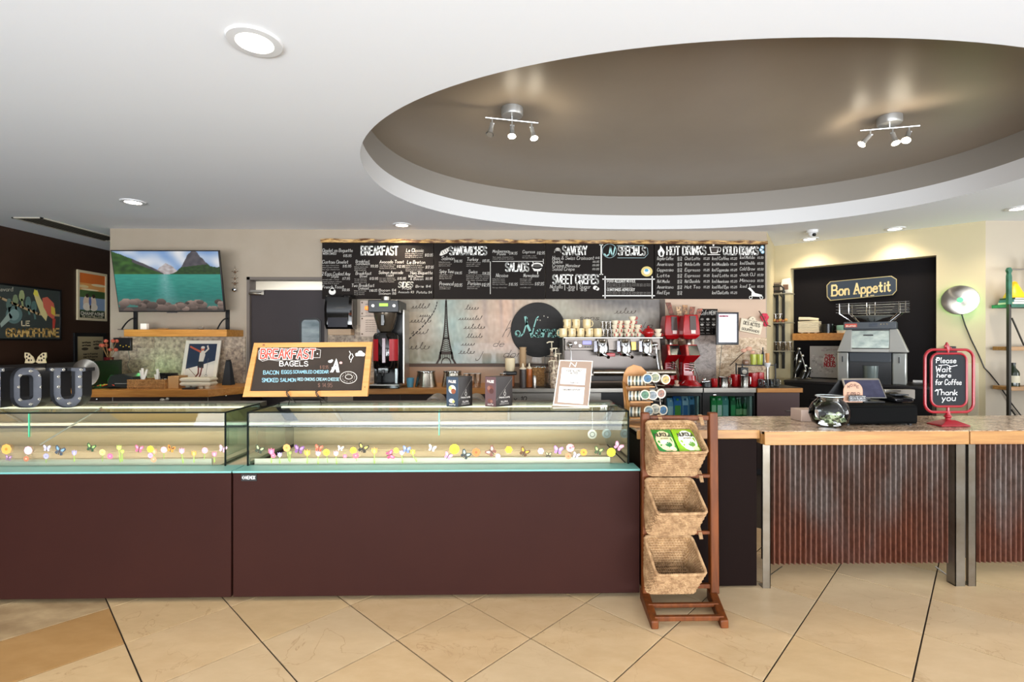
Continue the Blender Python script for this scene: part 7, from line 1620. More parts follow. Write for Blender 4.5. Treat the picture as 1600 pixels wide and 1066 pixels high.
m = MB(); m.hexa([(jx(1332), -.17, jz(565)), (jx(1390), -.17, jz(565)), (jx(1390), -.1, jz(565)), (jx(1332), -.1, jz(565)), (jx(1331), -.15, jz(551)), (jx(1391), -.15, jz(551)), (jx(1391), -.1, jz(551)), (jx(1331), -.1, jz(551))]); m.build('juice_chute', jd, t, bevel=.004)
m = MB(); m.lathe([(.001, jz(590)), (.07, jz(590)), (.075, jz(571)), (.07, jz(571))], 20, c=(jx(1362), -.12, 0)); m.build('jug', mat('juice_jug', '#6f7a78', .1, .2), t)
m = MB(); m.box(jx(1323), -.17, jz(515), jx(1398), .13, jz(503.5)); m.build('control_head', jd, t, bevel=.008)
m = MB(); m.box(jx(1325), -.172, jz(511.5), jx(1343), -.168, jz(506)); m.build('red_plate', mat('juicer_red', '#c8452e', .4), t, smooth=False)
m = MB(); m.box(jx(1360), -.173, jz(511), jx(1372), -.168, jz(506)); m.build('display', mat('navy_lcd', '#1d2a3a', .2), t, smooth=False)
for i, px in enumerate((1377, 1381, 1385)): m = MB(); m.cyl((jx(px), -.17, jz(507.5)), .008, .006, 10, 'y'); m.build('button', mat('cream_button', '#e6cfa8', .4), t)
m = MB(); text(m, 'zumo', 1327, 510.5, 3.4, lambda a, b: Vector((jx(a), -.1735, jz(b))), 14, .9, '#f1d9c8'); m.build('lettering', paint(), t, smooth=False)
# wire hopper
m = MB(); wx0, wx1, dy = jx(1312), jx(1415), .20
for py, s in ((475, 1.0), (479, 1.0), (484, 1.0), (488.5, 1.0)): m.tube([(wx0, -.18, jz(py)), (wx1, -.18, jz(py)), (wx1, .16, jz(py)), (wx0, .16, jz(py))], .0042, 6, closed=True)
for px in (1317, 1331, 1357, 1369, 1401, 1410): m.tube([(jx(px), -.183, jz(474)), (jx(px), -.183, jz(490)), (jx(1363) + (jx(px) - jx(1363)) * .62, -.1, jz(503))], .0042, 6)
for px in (1331, 1357, 1401): m.tube([(jx(px), .16, jz(474)), (jx(px), .16, jz(490)), (jx(1363) + (jx(px) - jx(1363)) * .62, .1, jz(503))], .0042, 6)
m.build('wire_basket', chrome_m, t)
m = MB(); m.lathe([(.03, jz(503)), (.1, jz(498)), (.21, jz(494)), (.2, jz(493.5)), (.02, jz(500))], 28, c=(jx(1363), -.01, 0)); m.build('feeder_dish', alu, t)
# sockets
for px, lab in ((1434, 'white double wall socket on the dark niche wall beside the red sign'), ):
    q = onW(px, 602, -ND + .001); t = thing('wall_socket', lab, 'socket', tuple(onW(px, 602, -ND)), RN)
    m = MB(); m.box(-.045, -.012, -.06, .045, -.001, .06); m.build('plate', white_m, t, bevel=.002)
    for z in (-.025, .02): m = MB(); m.box(-.012, -.014, z - .014, .012, -.012, z + .014); m.build('outlet', mat('outlet_grey', '#b9b2a6', .4), t, smooth=False)
# disc lamp on the angled wall with its cord
q = onW(1502, 469, .05); t = disc_lamp(tuple(onW(1500, 469, .06)), .165, RN, 'steel disc lamp on the pale wall with green light and a black cord')
L_ = bpy.data.lights.new('green_ring', 'POINT'); L_.energy = 1.8; L_.color = (.25, 1, .3); L_.shadow_soft_size = .08; o = bpy.data.objects.new('green_ring', L_); COL.objects.link(o); o.location = onW(1512, 480, .07)
m = MB(True); m.tube([onW(1502, 489, .03), onW(1508, 508, .02), onW(1518, 532, .02), onW(1530, 556, .02), onW(1538, 575, .02)] + [Vector((PC.x + x_, PC.y - .02, z_)) for x_, z_ in ((.02, 1.1), (.12, .98), (.28, .75), (.4, .6))], .006, 8); m.build('cord', black_m, t)
# pale panel box on the wall
f = lambda a, b: onW(a, b, .001); A_, B_ = onW(1512, 600), onW(1529, 600); zt_, zb_ = onW(1520, 568).z, onW(1520, 652).z
m = MB(); m.prism([wp2(A_, .001, zb_), wp2(B_, .001, zb_), wp2(B_, .02, zb_), wp2(A_, .02, zb_)], (0, 0, zt_ - zb_)); 
o = mesh_thing(m, 'wall_panel', mat('pale_cover', '#c9bfa4', .5), 'pale rectangular access panel on the wall behind the red sign', 'panel', bevel=.003)
# small black clip on the wall above red sign
q = onW(1481, 548, .03); t = thing('black_bracket', 'small black bracket on the wall just above the red sign', 'bracket', tuple(q), RN); m = MB(); m.box(-.1, -.02, -.02, .08, .03, .02); m.build('arm', black_m, t, bevel=.003); m = MB(); m.box(-.03, -.03, .02, .07, .03, .05); m.build('plate', black_m, t, bevel=.003)

# green ladder shelf at the right edge
yl = 5.12
t = thing('ladder_shelf', 'green and black metal ladder shelf with wooden boards at the right edge', 'shelf', (W(1590, 600, yl).x, yl, 0))
def L_pt(px, py, y=yl): return W(px, py, y)
gm_ = mat('green_patina_iron', '#2f6b55', .5, .3, noise=('#1f4a3c', 14, .4, (1, 1, 1)))
ztop = L_pt(1579, 418).z; xl = L_pt(1578.5, 500).x
m = MB(True); m.box(xl - .018, yl, L_pt(0, 473).z, xl + .022, yl + .03, ztop - .1); m.ringf([[(xl - .02 * s, yl, z), (xl + .022 * s, yl, z), (xl + .022 * s, yl + .03, z), (xl - .02 * s, yl + .03, z)] for s, z in ((1, ztop - .1), (.6, ztop - .06), (1.2, ztop - .03), (.5, ztop))]); m.build('green_post', gm_, t, bevel=.002)
m = MB(True); m.box(xl - .012, yl, 0, xl + .012, yl + .03, L_pt(0, 473).z); m.build('iron_post', mat('dark_iron', '#34302a', .5, .4), t, smooth=False)
m = MB(True); m.box(xl + .9, yl, 0, xl + .93, yl + .03, ztop); m.build('iron_post', MATS['dark_iron'], t, smooth=False)
m = MB(True); m.tube([(xl, yl + .01, ztop - .02), (xl + .9, yl + .01, ztop - .02)], .009, 8); m.build('top_rail', steel_m, t)
z = L_pt(0, 478).z; m = MB(True); m.box(xl, yl, z - .0, xl + .9, yl + .2, z + .035); m.build('green_shelf', gm_, t, bevel=.002)
for py in (545.5, 611): z = L_pt(0, py).z; m = MB(True); m.box(xl + .012, yl, z - .02, xl + .9, yl + .2, z + .02); m.build('wooden_board', wood('ladder_wood', '#a87c48', '#85602f', 'x'), t, bevel=.002)
m = MB(True); m.tube([L_pt(1581, 497), L_pt(1600, 540)], .008, 8); m.tube([L_pt(1580, 640), L_pt(1600, 668)], .008, 8); m.build('diagonal_brace', MATS['dark_iron'], t)
zs = L_pt(0, 478).z + .0355
for k, (c_, h, lab) in enumerate((('#d9d2c0', .022, 'bottom book, white, in the pile on the green shelf'), ('#3f6f7a', .028, 'teal book in the middle of the pile on the green shelf'), ('#2a2a2c', .02, 'dark book on top of the pile on the green shelf'))):
    t2 = thing('book', lab, 'book', (xl + .17 + .01 * k, yl + .1, zs), 0, 'books on the green shelf'); m = MB(); m.box(-.12, -.08, 0, .12, .08, h); m.build('cover', mat('book_' + c_.strip('#'), c_, .5), t2, bevel=.002); m = MB(); m.box(-.115, -.082, .004, .122, .078, h - .004); m.build('pages', mat('pages', '#e4dcc8', .7), t2, smooth=False); zs += h + .0005
t2 = thing('yellow_funnel', 'bright yellow cone standing on the books at the right edge', 'cone', (xl + .15, yl + .1, zs)); m = MB(); m.lathe([(.001, 0), (.09, 0), (.085, .02), (.02, .17), (.001, .18)], 24); m.build('cone', mat('bright_yellow', '#e8b81c', .4), t2)
z = L_pt(0, 611).z + .0205; bottle((xl + .14, yl + .1, z), .05, .25, mat('olive_bottle', '#1f2a1a', .12), black_m, 'dark green bottle on the lower wooden board at the right edge', None, mat('cream_label', '#c8c2a8', .5))
m = MB(); z = L_pt(0, 478).z + .0355; small('white_card', MB().box(-.01, -.05, 0, .02, .05, .5), white_m, 'tall narrow white board standing at the far right of the green shelf', 'board', (xl + .38, yl + .12, z))

# ================================================================== ON THE SERVING COUNTERS
ZT_ = ZC + .002
def onct(px, y): p = W(px, 650, y); return (p.x, y, ZT_)
# tip bowl
c = W(1296, 655, 2.985); t = thing('tip_bowl', 'round clear glass fishbowl of dollar bills on the granite counter', 'bowl', (c.x, 2.985, ZT_))
R = 29 * S(2.985)
m = MB(); prof = [(.001, .004), (R * .55, .004), (R * .86, R * .28), (R, R * .7), (R * .97, R * .98), (R * .82, R * 1.3), (R * .6, R * 1.5), (R * .57, R * 1.58), (R * .66, R * 1.68)]
m.lathe(prof, 40); m.build('bowl', glass('bowl_glass', '#f6f8f8', 1.1, .0), t, angle=60)
m = MB(); m.tube([(R * .66 * cos(2 * pi * i / 28), R * .66 * sin(2 * pi * i / 28), R * 1.68) for i in range(28)], .0035, 8, closed=True); m.build('rim', mat('thick_glass', '#c9d2d4', .05, .3), t)
bill_m = mat('banknote_green', '#b9bf9c', .7)
for k in range(11):
    a_ = random.uniform(0, 6.28); rr = R * random.uniform(.1, .42); x, y = rr * cos(a_), rr * sin(a_) * .9; z = .018 + .055 * random.random() + (.02 if k > 7 else 0)
    if k in (8, 9, 10): x, y, z = (-.05, -R * .5, .045) if k == 8 else ((.045, -R * .52, .05) if k == 9 else (0.005, -R * .45, .075))
    b = thing('banknote', 'crumpled dollar bill in the glass tip bowl', 'banknote', (c.x + x, 2.985 + y, ZT_ + z), 0, 'bills in the tip bowl', rot=(random.uniform(.7, 1.4), random.uniform(-.6, .6), random.uniform(-.5, .5)) if k > 7 else (random.uniform(0, .8), random.uniform(-.5, .5), a_))
    m = MB(); n = 6; w_, h_ = .062, .026; cur = random.uniform(-.5, .5)
    pts = []
    for i in range(n + 1):
        for j in (0, 1): u = -w_ / 2 + w_ * i / n; pts.append((u, -h_ / 2 + h_ * j, .01 * sin(i * 1.3 + k) + cur * u * u * 6))
    n0 = m.av(pts)
    for i in range(n): m.face([n0 + 2 * i, n0 + 2 * i + 2, n0 + 2 * i + 3, n0 + 2 * i + 1], '#aab38c')
    f = lambda a, b_: Vector((a, b_, .01 * sin((a + w_ / 2) / w_ * n * 1.3 + k) + cur * a * a * 6 + .001))
    ribbon(m, [(-w_ * .46, -h_ * .42), (w_ * .46, -h_ * .42), (w_ * .46, h_ * .42), (-w_ * .46, h_ * .42), (-w_ * .46, -h_ * .42)], .002, f, '#3d4d32'); disc(m, 0, 0, .009, .011, f, '#4c5c3e', 12)
    m.build('note', paint(), b, smooth=False)
# napkin box
c = W(1262, 640, 3.25); m = MB(); m.box(-.055, -.06, 0, .06, .06, .075); o = small('napkin_box', m, mat('pink_grey_box', '#b9a294', .6), 'pinkish grey box behind the glass tip bowl', 'box', (W(1262, 640, 3.2).x, 3.24, ZT_), 0, bevel=.003)
# cash drawer and terminal
xa, xb = W(1322, 640, 3.02).x, W(1435, 640, 3.02).x
t = thing('cash_drawer', 'wide matt black cash drawer on the granite counter', 'cash drawer', ((xa + xb) / 2, 3.02, ZT_))
hd = .125; bk_ = mat('drawer_black', '#060606', .6, spec=.05)
m = MB(True); m.box(xa, 3.03, ZT_ + .008, xb, 3.38, ZT_ + hd); m.build('case', bk_, t, bevel=.004)
m = MB(True); m.box(xa + .006, 3.02, ZT_ + .02, xb - .006, 3.03, ZT_ + hd - .012); m.build('drawer_front', bk_, t, bevel=.002)
for x in (xa + .03, xb - .03):
    for y in (3.05, 3.35): m = MB(True); m.cyl((x, y, ZT_), .012, .008, 12); m.build('foot', black_m, t)
zd = ZT_ + hd + .001
# point-of-sale screen: seen from behind-left, a wedge
t = thing('till_screen', 'black point-of-sale tablet with silver edges on the cash drawer', 'till', (W(1345, 620, 3.2).x, 3.2, zd))
Yp = 3.14
a, b_, c_, d_ = W(1383, 628, Yp), W(1371, 593, Yp + .10), W(1299, 600, Yp + .12), W(1310, 627, Yp)
pb0, pb1, pt1, pt0 = W(1325, 622, Yp), W(1386, 622.5, Yp), W(1374, 592.5, Yp + .13), W(1316, 592.5, Yp + .13)
m = MB(True); m.prism([pb0, pb1, pt1, pt0], Vector((0, .014, .004))); m.build('casing', mat('silver_edge', '#a9a6a0', .3, .7), t, bevel=.002)
def lerp4(u, v, e=.001): p = pb0.lerp(pb1, u).lerp(pt0.lerp(pt1, u), v); return p + Vector((0, -e, -e * .3))
m = MB(True); m.poly([lerp4(.03, .05), lerp4(.97, .05), lerp4(.97, .95), lerp4(.03, .95)]); m.build('display', mat('till_display', '#2f3140', .12, noise=('#4a4a5e', 12, .5, (1, 1, 1))), t, smooth=False)
q0, q1, q2 = W(1291, 614, Yp + .14), W(1312, 592.5, Yp + .12), W(1374, 592, Yp + .14)
m = MB(True); m.hexa([W(1288, 622, Yp + .16), W(1330, 622, Yp + .1), W(1330, 622, Yp + .12) + Vector((0, .03, 0)), W(1288, 622, Yp + .2), W(1310, 594, Yp + .14), W(1340, 593, Yp + .14), W(1340, 593, Yp + .17), W(1310, 594, Yp + .17)]); m.build('rear_hood', black_m, t, bevel=.003)
m = MB(True); x = W(1352, 630, 3.2).x; m.box(x - .07, 3.12, zd, x + .07, 3.26, zd + .012); m.box(x - .02, 3.18, zd + .012, x + .02, 3.24, zd + .05); m.build('stand', black_m, t, bevel=.003)
# terracotta round card and black note
c = W(1332, 625, 3.04); Yc = 3.06
t = thing('round_top_card', 'pale terracotta arched card with curved lettering, before the till screen', 'card', (W(1333, 628, Yc).x, Yc, zd))
m = MB(True); o1 = [(1318, 629), (1348, 629)] + [(1333 + 15 * cos(a_), 611 - 14.5 * sin(a_)) for a_ in [pi * i / 14 for i in range(15)]]
m.prism([W(a, b, Yc) for a, b in o1], (0, .004, 0)); m.build('card', mat('terracotta_card', '#b98f76', .7), t, smooth=False)
m = MB(True); f = lambda a, b: W(a, b, Yc - .001)
for ch, a_ in zip('MORE', (2.35, 1.85, 1.3, .8)): text(m, ch, 1333 + 10.5 * cos(a_) - 1.5, 611 - 9 * sin(a_) + 2, 4, f, 3.2, .8, '#5a3f34')
for ch, x in zip('FOOD', (1325, 1330.5, 1335, 1341)): text(m, ch, x - 1, 617, 3.6, f, 3.2, .8, '#5a3f34')
ring(m, 1333, 619, 4, 5, .8, f, '#5a3f34', 12, pi, 2 * pi); m.build('lettering', paint(), t, smooth=False)
Yn = 3.03
t = thing('black_note', 'small black note card with white handwriting on the cash drawer', 'card', (W(1342, 628, Yn).x, Yn, zd))
m = MB(True); m.prism([W(a, b, Yn + .0) for a, b in ((1326, 627.5), (1356, 627.5), (1352, 618), (1326, 618))], (0, .003, 0)); m.build('card', black_m, t, smooth=False)
m = MB(True); f = lambda a, b: W(a, b, Yn - .001)
for i, s in enumerate(('please order here first', 'ask us for the wifi code', 'cash or card thank you')): text(m, s, 1328, 621 + i * 2.9, 2, f, 24, .45, '#d9d9d9', .1)
m.build('handwriting', paint(), t, smooth=False)
c = W(1408, 628, 3.16); t = thing('payment_terminal', 'black card payment terminal at the right of the cash drawer', 'card terminal', (c.x, 3.2, zd))
m = MB(); m.ringf([[(-.06, -.07, 0), (.06, -.07, 0), (.06, .08, 0), (-.06, .08, 0)], [(-.065, -.07, .03), (.065, -.07, .03), (.06, .08, .055), (-.06, .08, .055)]]); m.build('body', mat('terminal_gloss', '#101012', .15), t, bevel=.01)
m = MB(); m.box(-.045, -.05, .045, .045, .0, .052); m.build('screen', mat('terminal_screen', '#3a3f45', .15), t, bevel=.002); m = MB(); m.box(-.05, .03, .056, .06, .06, .075); m.build('pin_shield', steel_m, t, bevel=.002)
# receipt printer block behind (dark shapes)
c = W(1398, 606, 3.37); m = MB(); m.box(-.11, -.03, 0, .11, .01, .065); 
small('silver_tray', m, mat('silver_tray', '#8f8a82', .35, .6), 'low silver device behind the payment terminal', 'device', (c.x, 3.36, zd), bevel=.003)
# red sign stand
Ys = 3.02
c = W(1483, 663, Ys); t = thing('sign_stand', 'cast red metal stand with a chalk sign reading Please Wait here for Coffee Thank you', 'sign', (c.x, Ys, ZT_))
rd = mat('cast_red', '#8c0f1c', .35, coat=.2)
x0 = c.x; k_ = S(Ys) * 1.02
def sx(px): return (px - 1483) * k_
def sz(py): return (W(1483, py, Ys).z - ZT_)
m = MB(); m.ringf([[(sx(1459), -.055, 0), (sx(1504), -.055, 0), (sx(1504), .055, 0), (sx(1459), .055, 0)], [(sx(1459), -.055, .008), (sx(1504), -.055, .008), (sx(1504), .055, .008), (sx(1459), .055, .008)], [(sx(1475), -.02, .035), (sx(1488), -.02, .035), (sx(1488), .02, .035), (sx(1475), .02, .035)]]); m.lathe([(.02, .03), (.012, .045), (.022, .055), (.012, .07), (.01, .09)], 16, c=(sx(1481), 0, 0), caps=True); m.build('foot', rd, t, bevel=.002)
def rr_loop(a, b, c_, d, r, n=8):
    pts = []
    for cx, cz, a0 in ((c_ - r, d - r, 0), (a + r, d - r, pi / 2), (a + r, b + r, pi), (c_ - r, b + r, 1.5 * pi)):
        for i in range(n + 1): a_ = a0 + pi / 2 * i / n; pts.append((cx + r * cos(a_), cz + r * sin(a_)))
    return pts
m = MB(); m.tube([(x, 0, z) for x, z in rr_loop(sx(1444.5), sz(644), sx(1521.5), sz(546.5), .055)], .0085, 10, closed=True); m.build('outer_frame', rd, t)
lp = rr_loop(sx(1453.5), sz(635), sx(1509.5), sz(552.5), .045)
m = MB(); m.tube([(x, -.004, z) for x, z in lp], .0075, 10, closed=True); m.build('inner_frame', rd, t)
m = MB(); m.prism([(x, -.006, z) for x, z in lp], (0, .008, 0)); m.build('chalkboard', mat('sign_slate', '#15191d', .5, spec=.2), t, smooth=False)
m = MB(); m.tube([(sx(1481), 0, sz(550)), (sx(1480), 0, sz(541)), (sx(1479), 0, sz(535))], [.007, .012, .004], 10); m.ball((sx(1478), 0, sz(541)), .012, 10, 6, (1, .6, 1)); m.ball((sx(1484), 0, sz(544)), .009, 10, 6, (1.4, .6, .8)); m.tube([(sx(1481), 0, sz(551)), (sx(1481), 0, sz(546))], .006, 8); m.tube([(sx(1481), 0, sz(645)), (sx(1481), 0, sz(635))], .008, 8); m.build('finial', rd, t)
m = MB(); f = lambda a, b: Vector((sx(a), -.0072, sz(b)))
for s, x, y, w_, h in (('Please', 1461, 567, 31, 8), ('Wait', 1460, 581, 24, 8.5), ('here', 1462, 589.5, 22, 7), ('for Coffee', 1459.5, 601, 41, 8), ('Thank', 1460, 617, 34, 8), ('you', 1470, 626, 21, 9)): text(m, s, x, y, h, f, w_, 1.15, '#e9e9e6', .1, .02)
ribbon(m, [(1460, 562), (1465, 559.5), (1466, 561)], 1, f, '#e9e9e6'); ribbon(m, [(1465, 571), (1478, 570), (1484, 573), (1494, 571)], .9, f, '#e9e9e6'); ribbon(m, [(1459, 611), (1468, 608), (1470, 609)], 1, f, '#e9e9e6')
m.build('lettering', paint(), t, smooth=False)
# tea-tin display rack on the counter end
Yr = 3.05
c = W(1000, 655, Yr); t = thing('tin_display', 'arched pine rack with three tiers of small round tins at the counter end', 'rack', (c.x, Yr, ZC + .001))
pn = mat('pine_rack', '#b98248', .5, noise=('#a06c34', 5, .5, (3, 3, 1)))
def rz(py, y=Yr): return W(1000, py, y).z
# side board with a rounded top, turned away from the camera; shelves hang on its right
m = MB(True); o1 = [(977, 650), (973, 597), (975, 584), (980, 575), (990, 570), (1002, 573), (1010, 581), (1014, 592), (1018, 650)]
m.prism([W(a, b, Yr + .09 - (a - 990) * .0005) for a, b in o1], (0, .012, 0)); m.build('arched_board', pn, t, smooth=False)
m = MB(True); p0, p1 = W(968, 596, Yr + .09), W(974, 650, Yr + .09); m.prism([W(973, 596, Yr + .09), W(980, 649, Yr + .05), W(987, 649, Yr + .02), W(977, 600, Yr + .05)], (0, -.006, 0)); m.build('side_edge', pn, t, smooth=False)
zf = ZC + .002; m = MB(True); m.prism([(c2b + .012, 3.0, zf), (W(1018, 655, 3.0).x, 2.93, zf), (W(1018, 655, 3.2).x, 3.2, zf), (c2b + .012, 3.2, zf)], (0, 0, .012)); m.build('base_board', pn, t, smooth=False)
lids = ['#3f6f9a', '#8a8a5a', '#c9a24a', '#5f8a6a', '#7a7f86', '#9a5f4a', '#8fa6b0', '#b9b3a2']
for r, (py, n_edge, faces) in enumerate(((593.5, 5, ((1012, 591.5), (1024, 590), (1040, 593))), (617, 4, ((1008, 617), (1020, 617.5), (1033, 615))), (642, 3, ((1014, 642), (1024, 639), (1036, 641))))):
    m = MB(True); zz = W(990, py + 9.5, Yr).z; m.box(W(983, py, Yr).x, Yr - .03, zz - .008, W(1018 + 3 * (r == 0), py, Yr).x, Yr + .085, zz); m.build('tier_shelf', pn, t, smooth=False)
    rad = .03
    for k in range(n_edge):
        px = 984 + k * 5.6 + r * 1.5; q = W(px, py, Yr); 
        tt = thing('round_tin', 'small round tin standing edge-on in the %s tier, %s from the left' % (['top', 'middle', 'bottom'][r], ['first', 'second', 'third', 'fourth', 'fifth'][k]), 'tin', (q.x, Yr, zz + .001), radians(70), 'small round tins on the arched rack')
        m = MB(); m.lathe([(.001, -.009), (rad, -.009), (rad, .009), (.001, .009)], 22, c=(0, 0, rad), axis='y'); m.build('tin_body', mat('tin_dark_%d' % (k % 3), ['#59646a', '#7a6a50', '#4f5a52'][k % 3], .3, .4), tt)
        m = MB(); m.lathe([(rad * .9, -.0105), (rad * 1.02, -.0105), (rad * 1.02, -.006)], 22, c=(0, 0, rad), axis='y'); m.lathe([(rad * .9, .0105), (rad * 1.02, .0105), (rad * 1.02, .006)], 22, c=(0, 0, rad), axis='y'); m.build('white_rim', mat('tin_rim', '#cfc5ae', .35), tt)
    for k, (px, py2) in enumerate(faces):
        q = W(px, py2, Yr - .05); zc_ = q.z
        tt = thing('round_tin', 'small round tin facing forward in the %s tier, %s' % (['top', 'middle', 'bottom'][r], ['leftmost', 'middle', 'rightmost'][k]), 'tin', (q.x, Yr - .05, zc_ - .03), radians(12 + 10 * (2 - k)) * (-1 if k < 2 else 1), 'small round tins on the arched rack')
        m = MB(); m.lathe([(rad * .95, 0), (rad * .95, .03), (.001, .03)], 24, c=(0, 0, .03), axis='y'); m.build('tin_body', mat('tin_steel', '#a39e94', .25, .8), tt)
        m = MB(); m.lathe([(rad * .78, -.002), (rad, -.003), (rad, .006), (rad * .78, .004)], 24, c=(0, 0, .03), axis='y'); m.build('white_rim', MATS['tin_rim'], tt)
        m = MB(); m.lathe([(.001, -.001), (rad * .8, -.001)], 24, c=(0, 0, .03), axis='y'); m.build('printed_lid', mat('lid_%d' % ((r * 3 + k) % 8), lids[(r * 3 + k) % 8], .4, noise=('#3a4a46', 60, .3, (1, 1, 1))), tt)
        m = MB(); m.cyl((0, .03, 0), .0035, .001, 6); 
m = MB(True)
for (px, py2, r0) in ((1012, 600, 0), (1030, 602, 0), (1008, 626, 0), (1026, 626, 0), (1020, 648, 0), (1036, 650, 0)): m.tube([W(px - 4, py2, Yr - .03), W(px + 9, py2 + 1, Yr - .04)], .003, 6)
m.tube([W(1014, 585, Yr + .06), W(1030, 612, Yr), W(1034, 650, Yr - .02)], .003, 6); m.tube([W(1006, 650, Yr - .03), W(1040, 650, Yr - .03)], .004, 6)
m.build('wire_tier', steel_m, t)

# ================================================================== ON THE GLASS CASES
ZG = ZT + .001
# marquee letters
mq = mat('galvanised_letter', '#77797f', .35, .6, noise=('#5f6168', 6, .5, (1, 1, 1)), spec=.4); mqd = mat('letter_side_black', '#1b1b1d', .4)
def letter(name, label, outlines, bulbs, y=3.1, depth=.06):
    """outlines: list of closed pixel loops (outer, inner or None)"""
    out, inn = outlines
    c = W(sum(p[0] for p in out) / len(out), 636, y)
    t = thing('marquee_letter', label, 'letter', (c.x, y, ZG), 0, 'metal marquee letters on the left case')
    zb = min(W(a, b, y).z for a, b in out); dz = ZG - zb
    P = lambda a, b, e=0.: W(a, b, y) + Vector((0, e, dz))
    m = MB(True); n = len(out)
    # side walls around the outline, standing proud of the face
    m.ringf([[P(a, b, depth) for a, b in out], [P(a, b, -.012) for a, b in out]], caps=False)
    if inn: m.ringf([[P(a, b, -.012) for a, b in inn], [P(a, b, depth) for a, b in inn]], caps=False)
    m.build('side_band', mqd, t, angle=30)
    for e, nm, mm in ((.012, 'face', mq), (depth, 'back_plate', mqd)):
        m = MB(True)
        if inn:
            k = m.av([P(a, b, e) for a, b in out] + [P(a, b, e) for a, b in inn])
            for i in range(n): j = (i + 1) % n; m.face([k + i, k + j, k + n + j, k + n + i])
        else: 
            import mathutils as mu
            tri = mu.geometry.tessellate_polygon([[Vector((a, b, 0)) for a, b in out]]); k = m.av([P(a, b, e) for a, b in out])
            for q in tri: m.face([k + i for i in q])
        m.build(nm, mm, t, smooth=False)
    for (a, b) in bulbs:
        q = P(a, b, -.002); m = MB(True); m.ball(tuple(q), .0055, 10, 6, (1, 1.2, 1)); m.cyl((q.x, q.y + .004, q.z), .009, .01, 12, 'y'); m.build('bulb', mat('bulb_glass', '#c9c4b8', .1, .6), t)
def rr_px(x0, y0, x1, y1, r, n=7):
    out = []
    for cx, cy, a0 in ((x1 - r, y0 + r, -pi / 2), (x1 - r, y1 - r, 0), (x0 + r, y1 - r, pi / 2), (x0 + r, y0 + r, pi)):
        for i in range(n + 1): a_ = a0 + pi / 2 * i / n; out.append((cx + r * cos(a_), cy + r * sin(a_)))
    return out
O_out, O_in = rr_px(18.5, 573.5, 67.5, 636, 18), rr_px(34, 585, 49, 624, 6.5)
letter('o', 'galvanised metal marquee letter O with small bulbs on the left glass case', (O_out, O_in), [(47, 579), (31, 586), (62, 586), (29, 604), (64, 604), (31, 624), (61, 623), (47, 631)])
n7 = 7
U_out = [(73, 574), (93, 574), (93, 579), (91, 580)] + [(91, 615)] + [(91 + 5.5 - 5.5 * cos(pi * i / 8) + .0, 615 + 8 * sin(pi * i / 8)) for i in range(1, 8)] + [(102, 615), (113, 615), (113, 580), (110, 579), (110, 574), (136, 574), (136, 579), (132, 580), (132, 614)]
U_out = [(74, 574), (105, 574), (105, 579), (97.5, 580), (97.5, 614), (99, 619), (103, 622.5), (109, 622.5), (113, 619), (114.5, 614), (114.5, 580), (108, 579), (108, 574), (136, 574), (136, 579), (131, 580), (131, 616), (128, 626), (121, 633), (112, 636), (101, 636), (91, 633), (84, 626), (81, 616), (81, 580), (74, 579)]
letter('u', 'galvanised metal marquee letter U with small bulbs, rightmost on the left glass case', (U_out, None), [(81, 577), (99, 577), (91, 588), (91, 604), (91, 622), (124, 588), (124, 604), (124, 622), (107, 630), (126, 577)])
N_out = [(-44, 574), (-30, 574), (-6, 612), (-6, 580), (-12, 579), (-12, 574), (10, 574), (10, 579), (4, 580), (4, 636), (-8, 636), (-33, 597), (-33, 630), (-27, 631), (-27, 636), (-48, 636), (-48, 631), (-42, 630), (-42, 580), (-48, 579), (-48, 574)]
letter('n', 'metal marquee letter N cut by the left edge of the picture', (N_out, None), [(5, 577), (-1, 590), (-1, 606), (-1, 622)])

# breakfast chalkboard on its wire easel
ye = 3.16
o = [(397, 536), (581.5, 534.5), (574, 619.5), (379, 620.5)]
def tl(px, py, e=0.):                                # the board leans back: its top is further away
    return W(px, py, ye + (620 - py) * .0009 - e)
c = W(478, 632, ye); t = thing('breakfast_board', 'pine-framed chalkboard headed BREAKFAST BAGELS on a wire easel', 'sign', (c.x, ye, ZG))
ow = [(402.5, 543.5), (572.5, 542), (565, 610.5), (390, 611.5)]
pf = wood('pale_pine', '#c98f4e', '#b47a38', 'x', .5)
for nm, q in (('top', (o[0], o[1], ow[1], ow[0])), ('bottom', (ow[3], ow[2], o[2], o[3])), ('left', (o[0], ow[0], ow[3], o[3])), ('right', (ow[1], o[1], o[2], ow[2]))):
    m = MB(True); m.prism([tl(a, b, .012) for a, b in q], (0, .024, 0)); m.build('frame_rail', pf, t, smooth=False)
m = MB(True); m.prism([tl(a, b) for a, b in ow], (0, .01, 0)); m.build('slate', mat('smudged_slate', '#2c2622', .6, spec=.1, noise=('#3c332c', 5, .6, (1, 1, 1))), t, smooth=False)
f = lambda a, b: tl(a, b, .0012); f2 = lambda a, b: tl(a, b, .002); f3 = lambda a, b: tl(a, b, .0028)
def sk(y): return -(y - 577) * .12 * 0
m = MB(True)
text(m, 'BREAKFAST', 407, 560, 14, f, 84, 4.2, '#e9ddd6', .1, .02); text(m, 'BREAKFAST', 407, 560, 14, f2, 84, 2.3, '#c9402f', .1, .02) if False else None
m.build('heading_outline', paint(), t, smooth=False)
st_ = random.getstate(); m = MB(True); random.seed(3); text(m, 'BREAKFAST', 407, 560, 14, f2, 84, 2.4, '#cf4636', .1, 0); m.build('red_heading', paint(), t, smooth=False); random.setstate(st_)
m = MB(True)
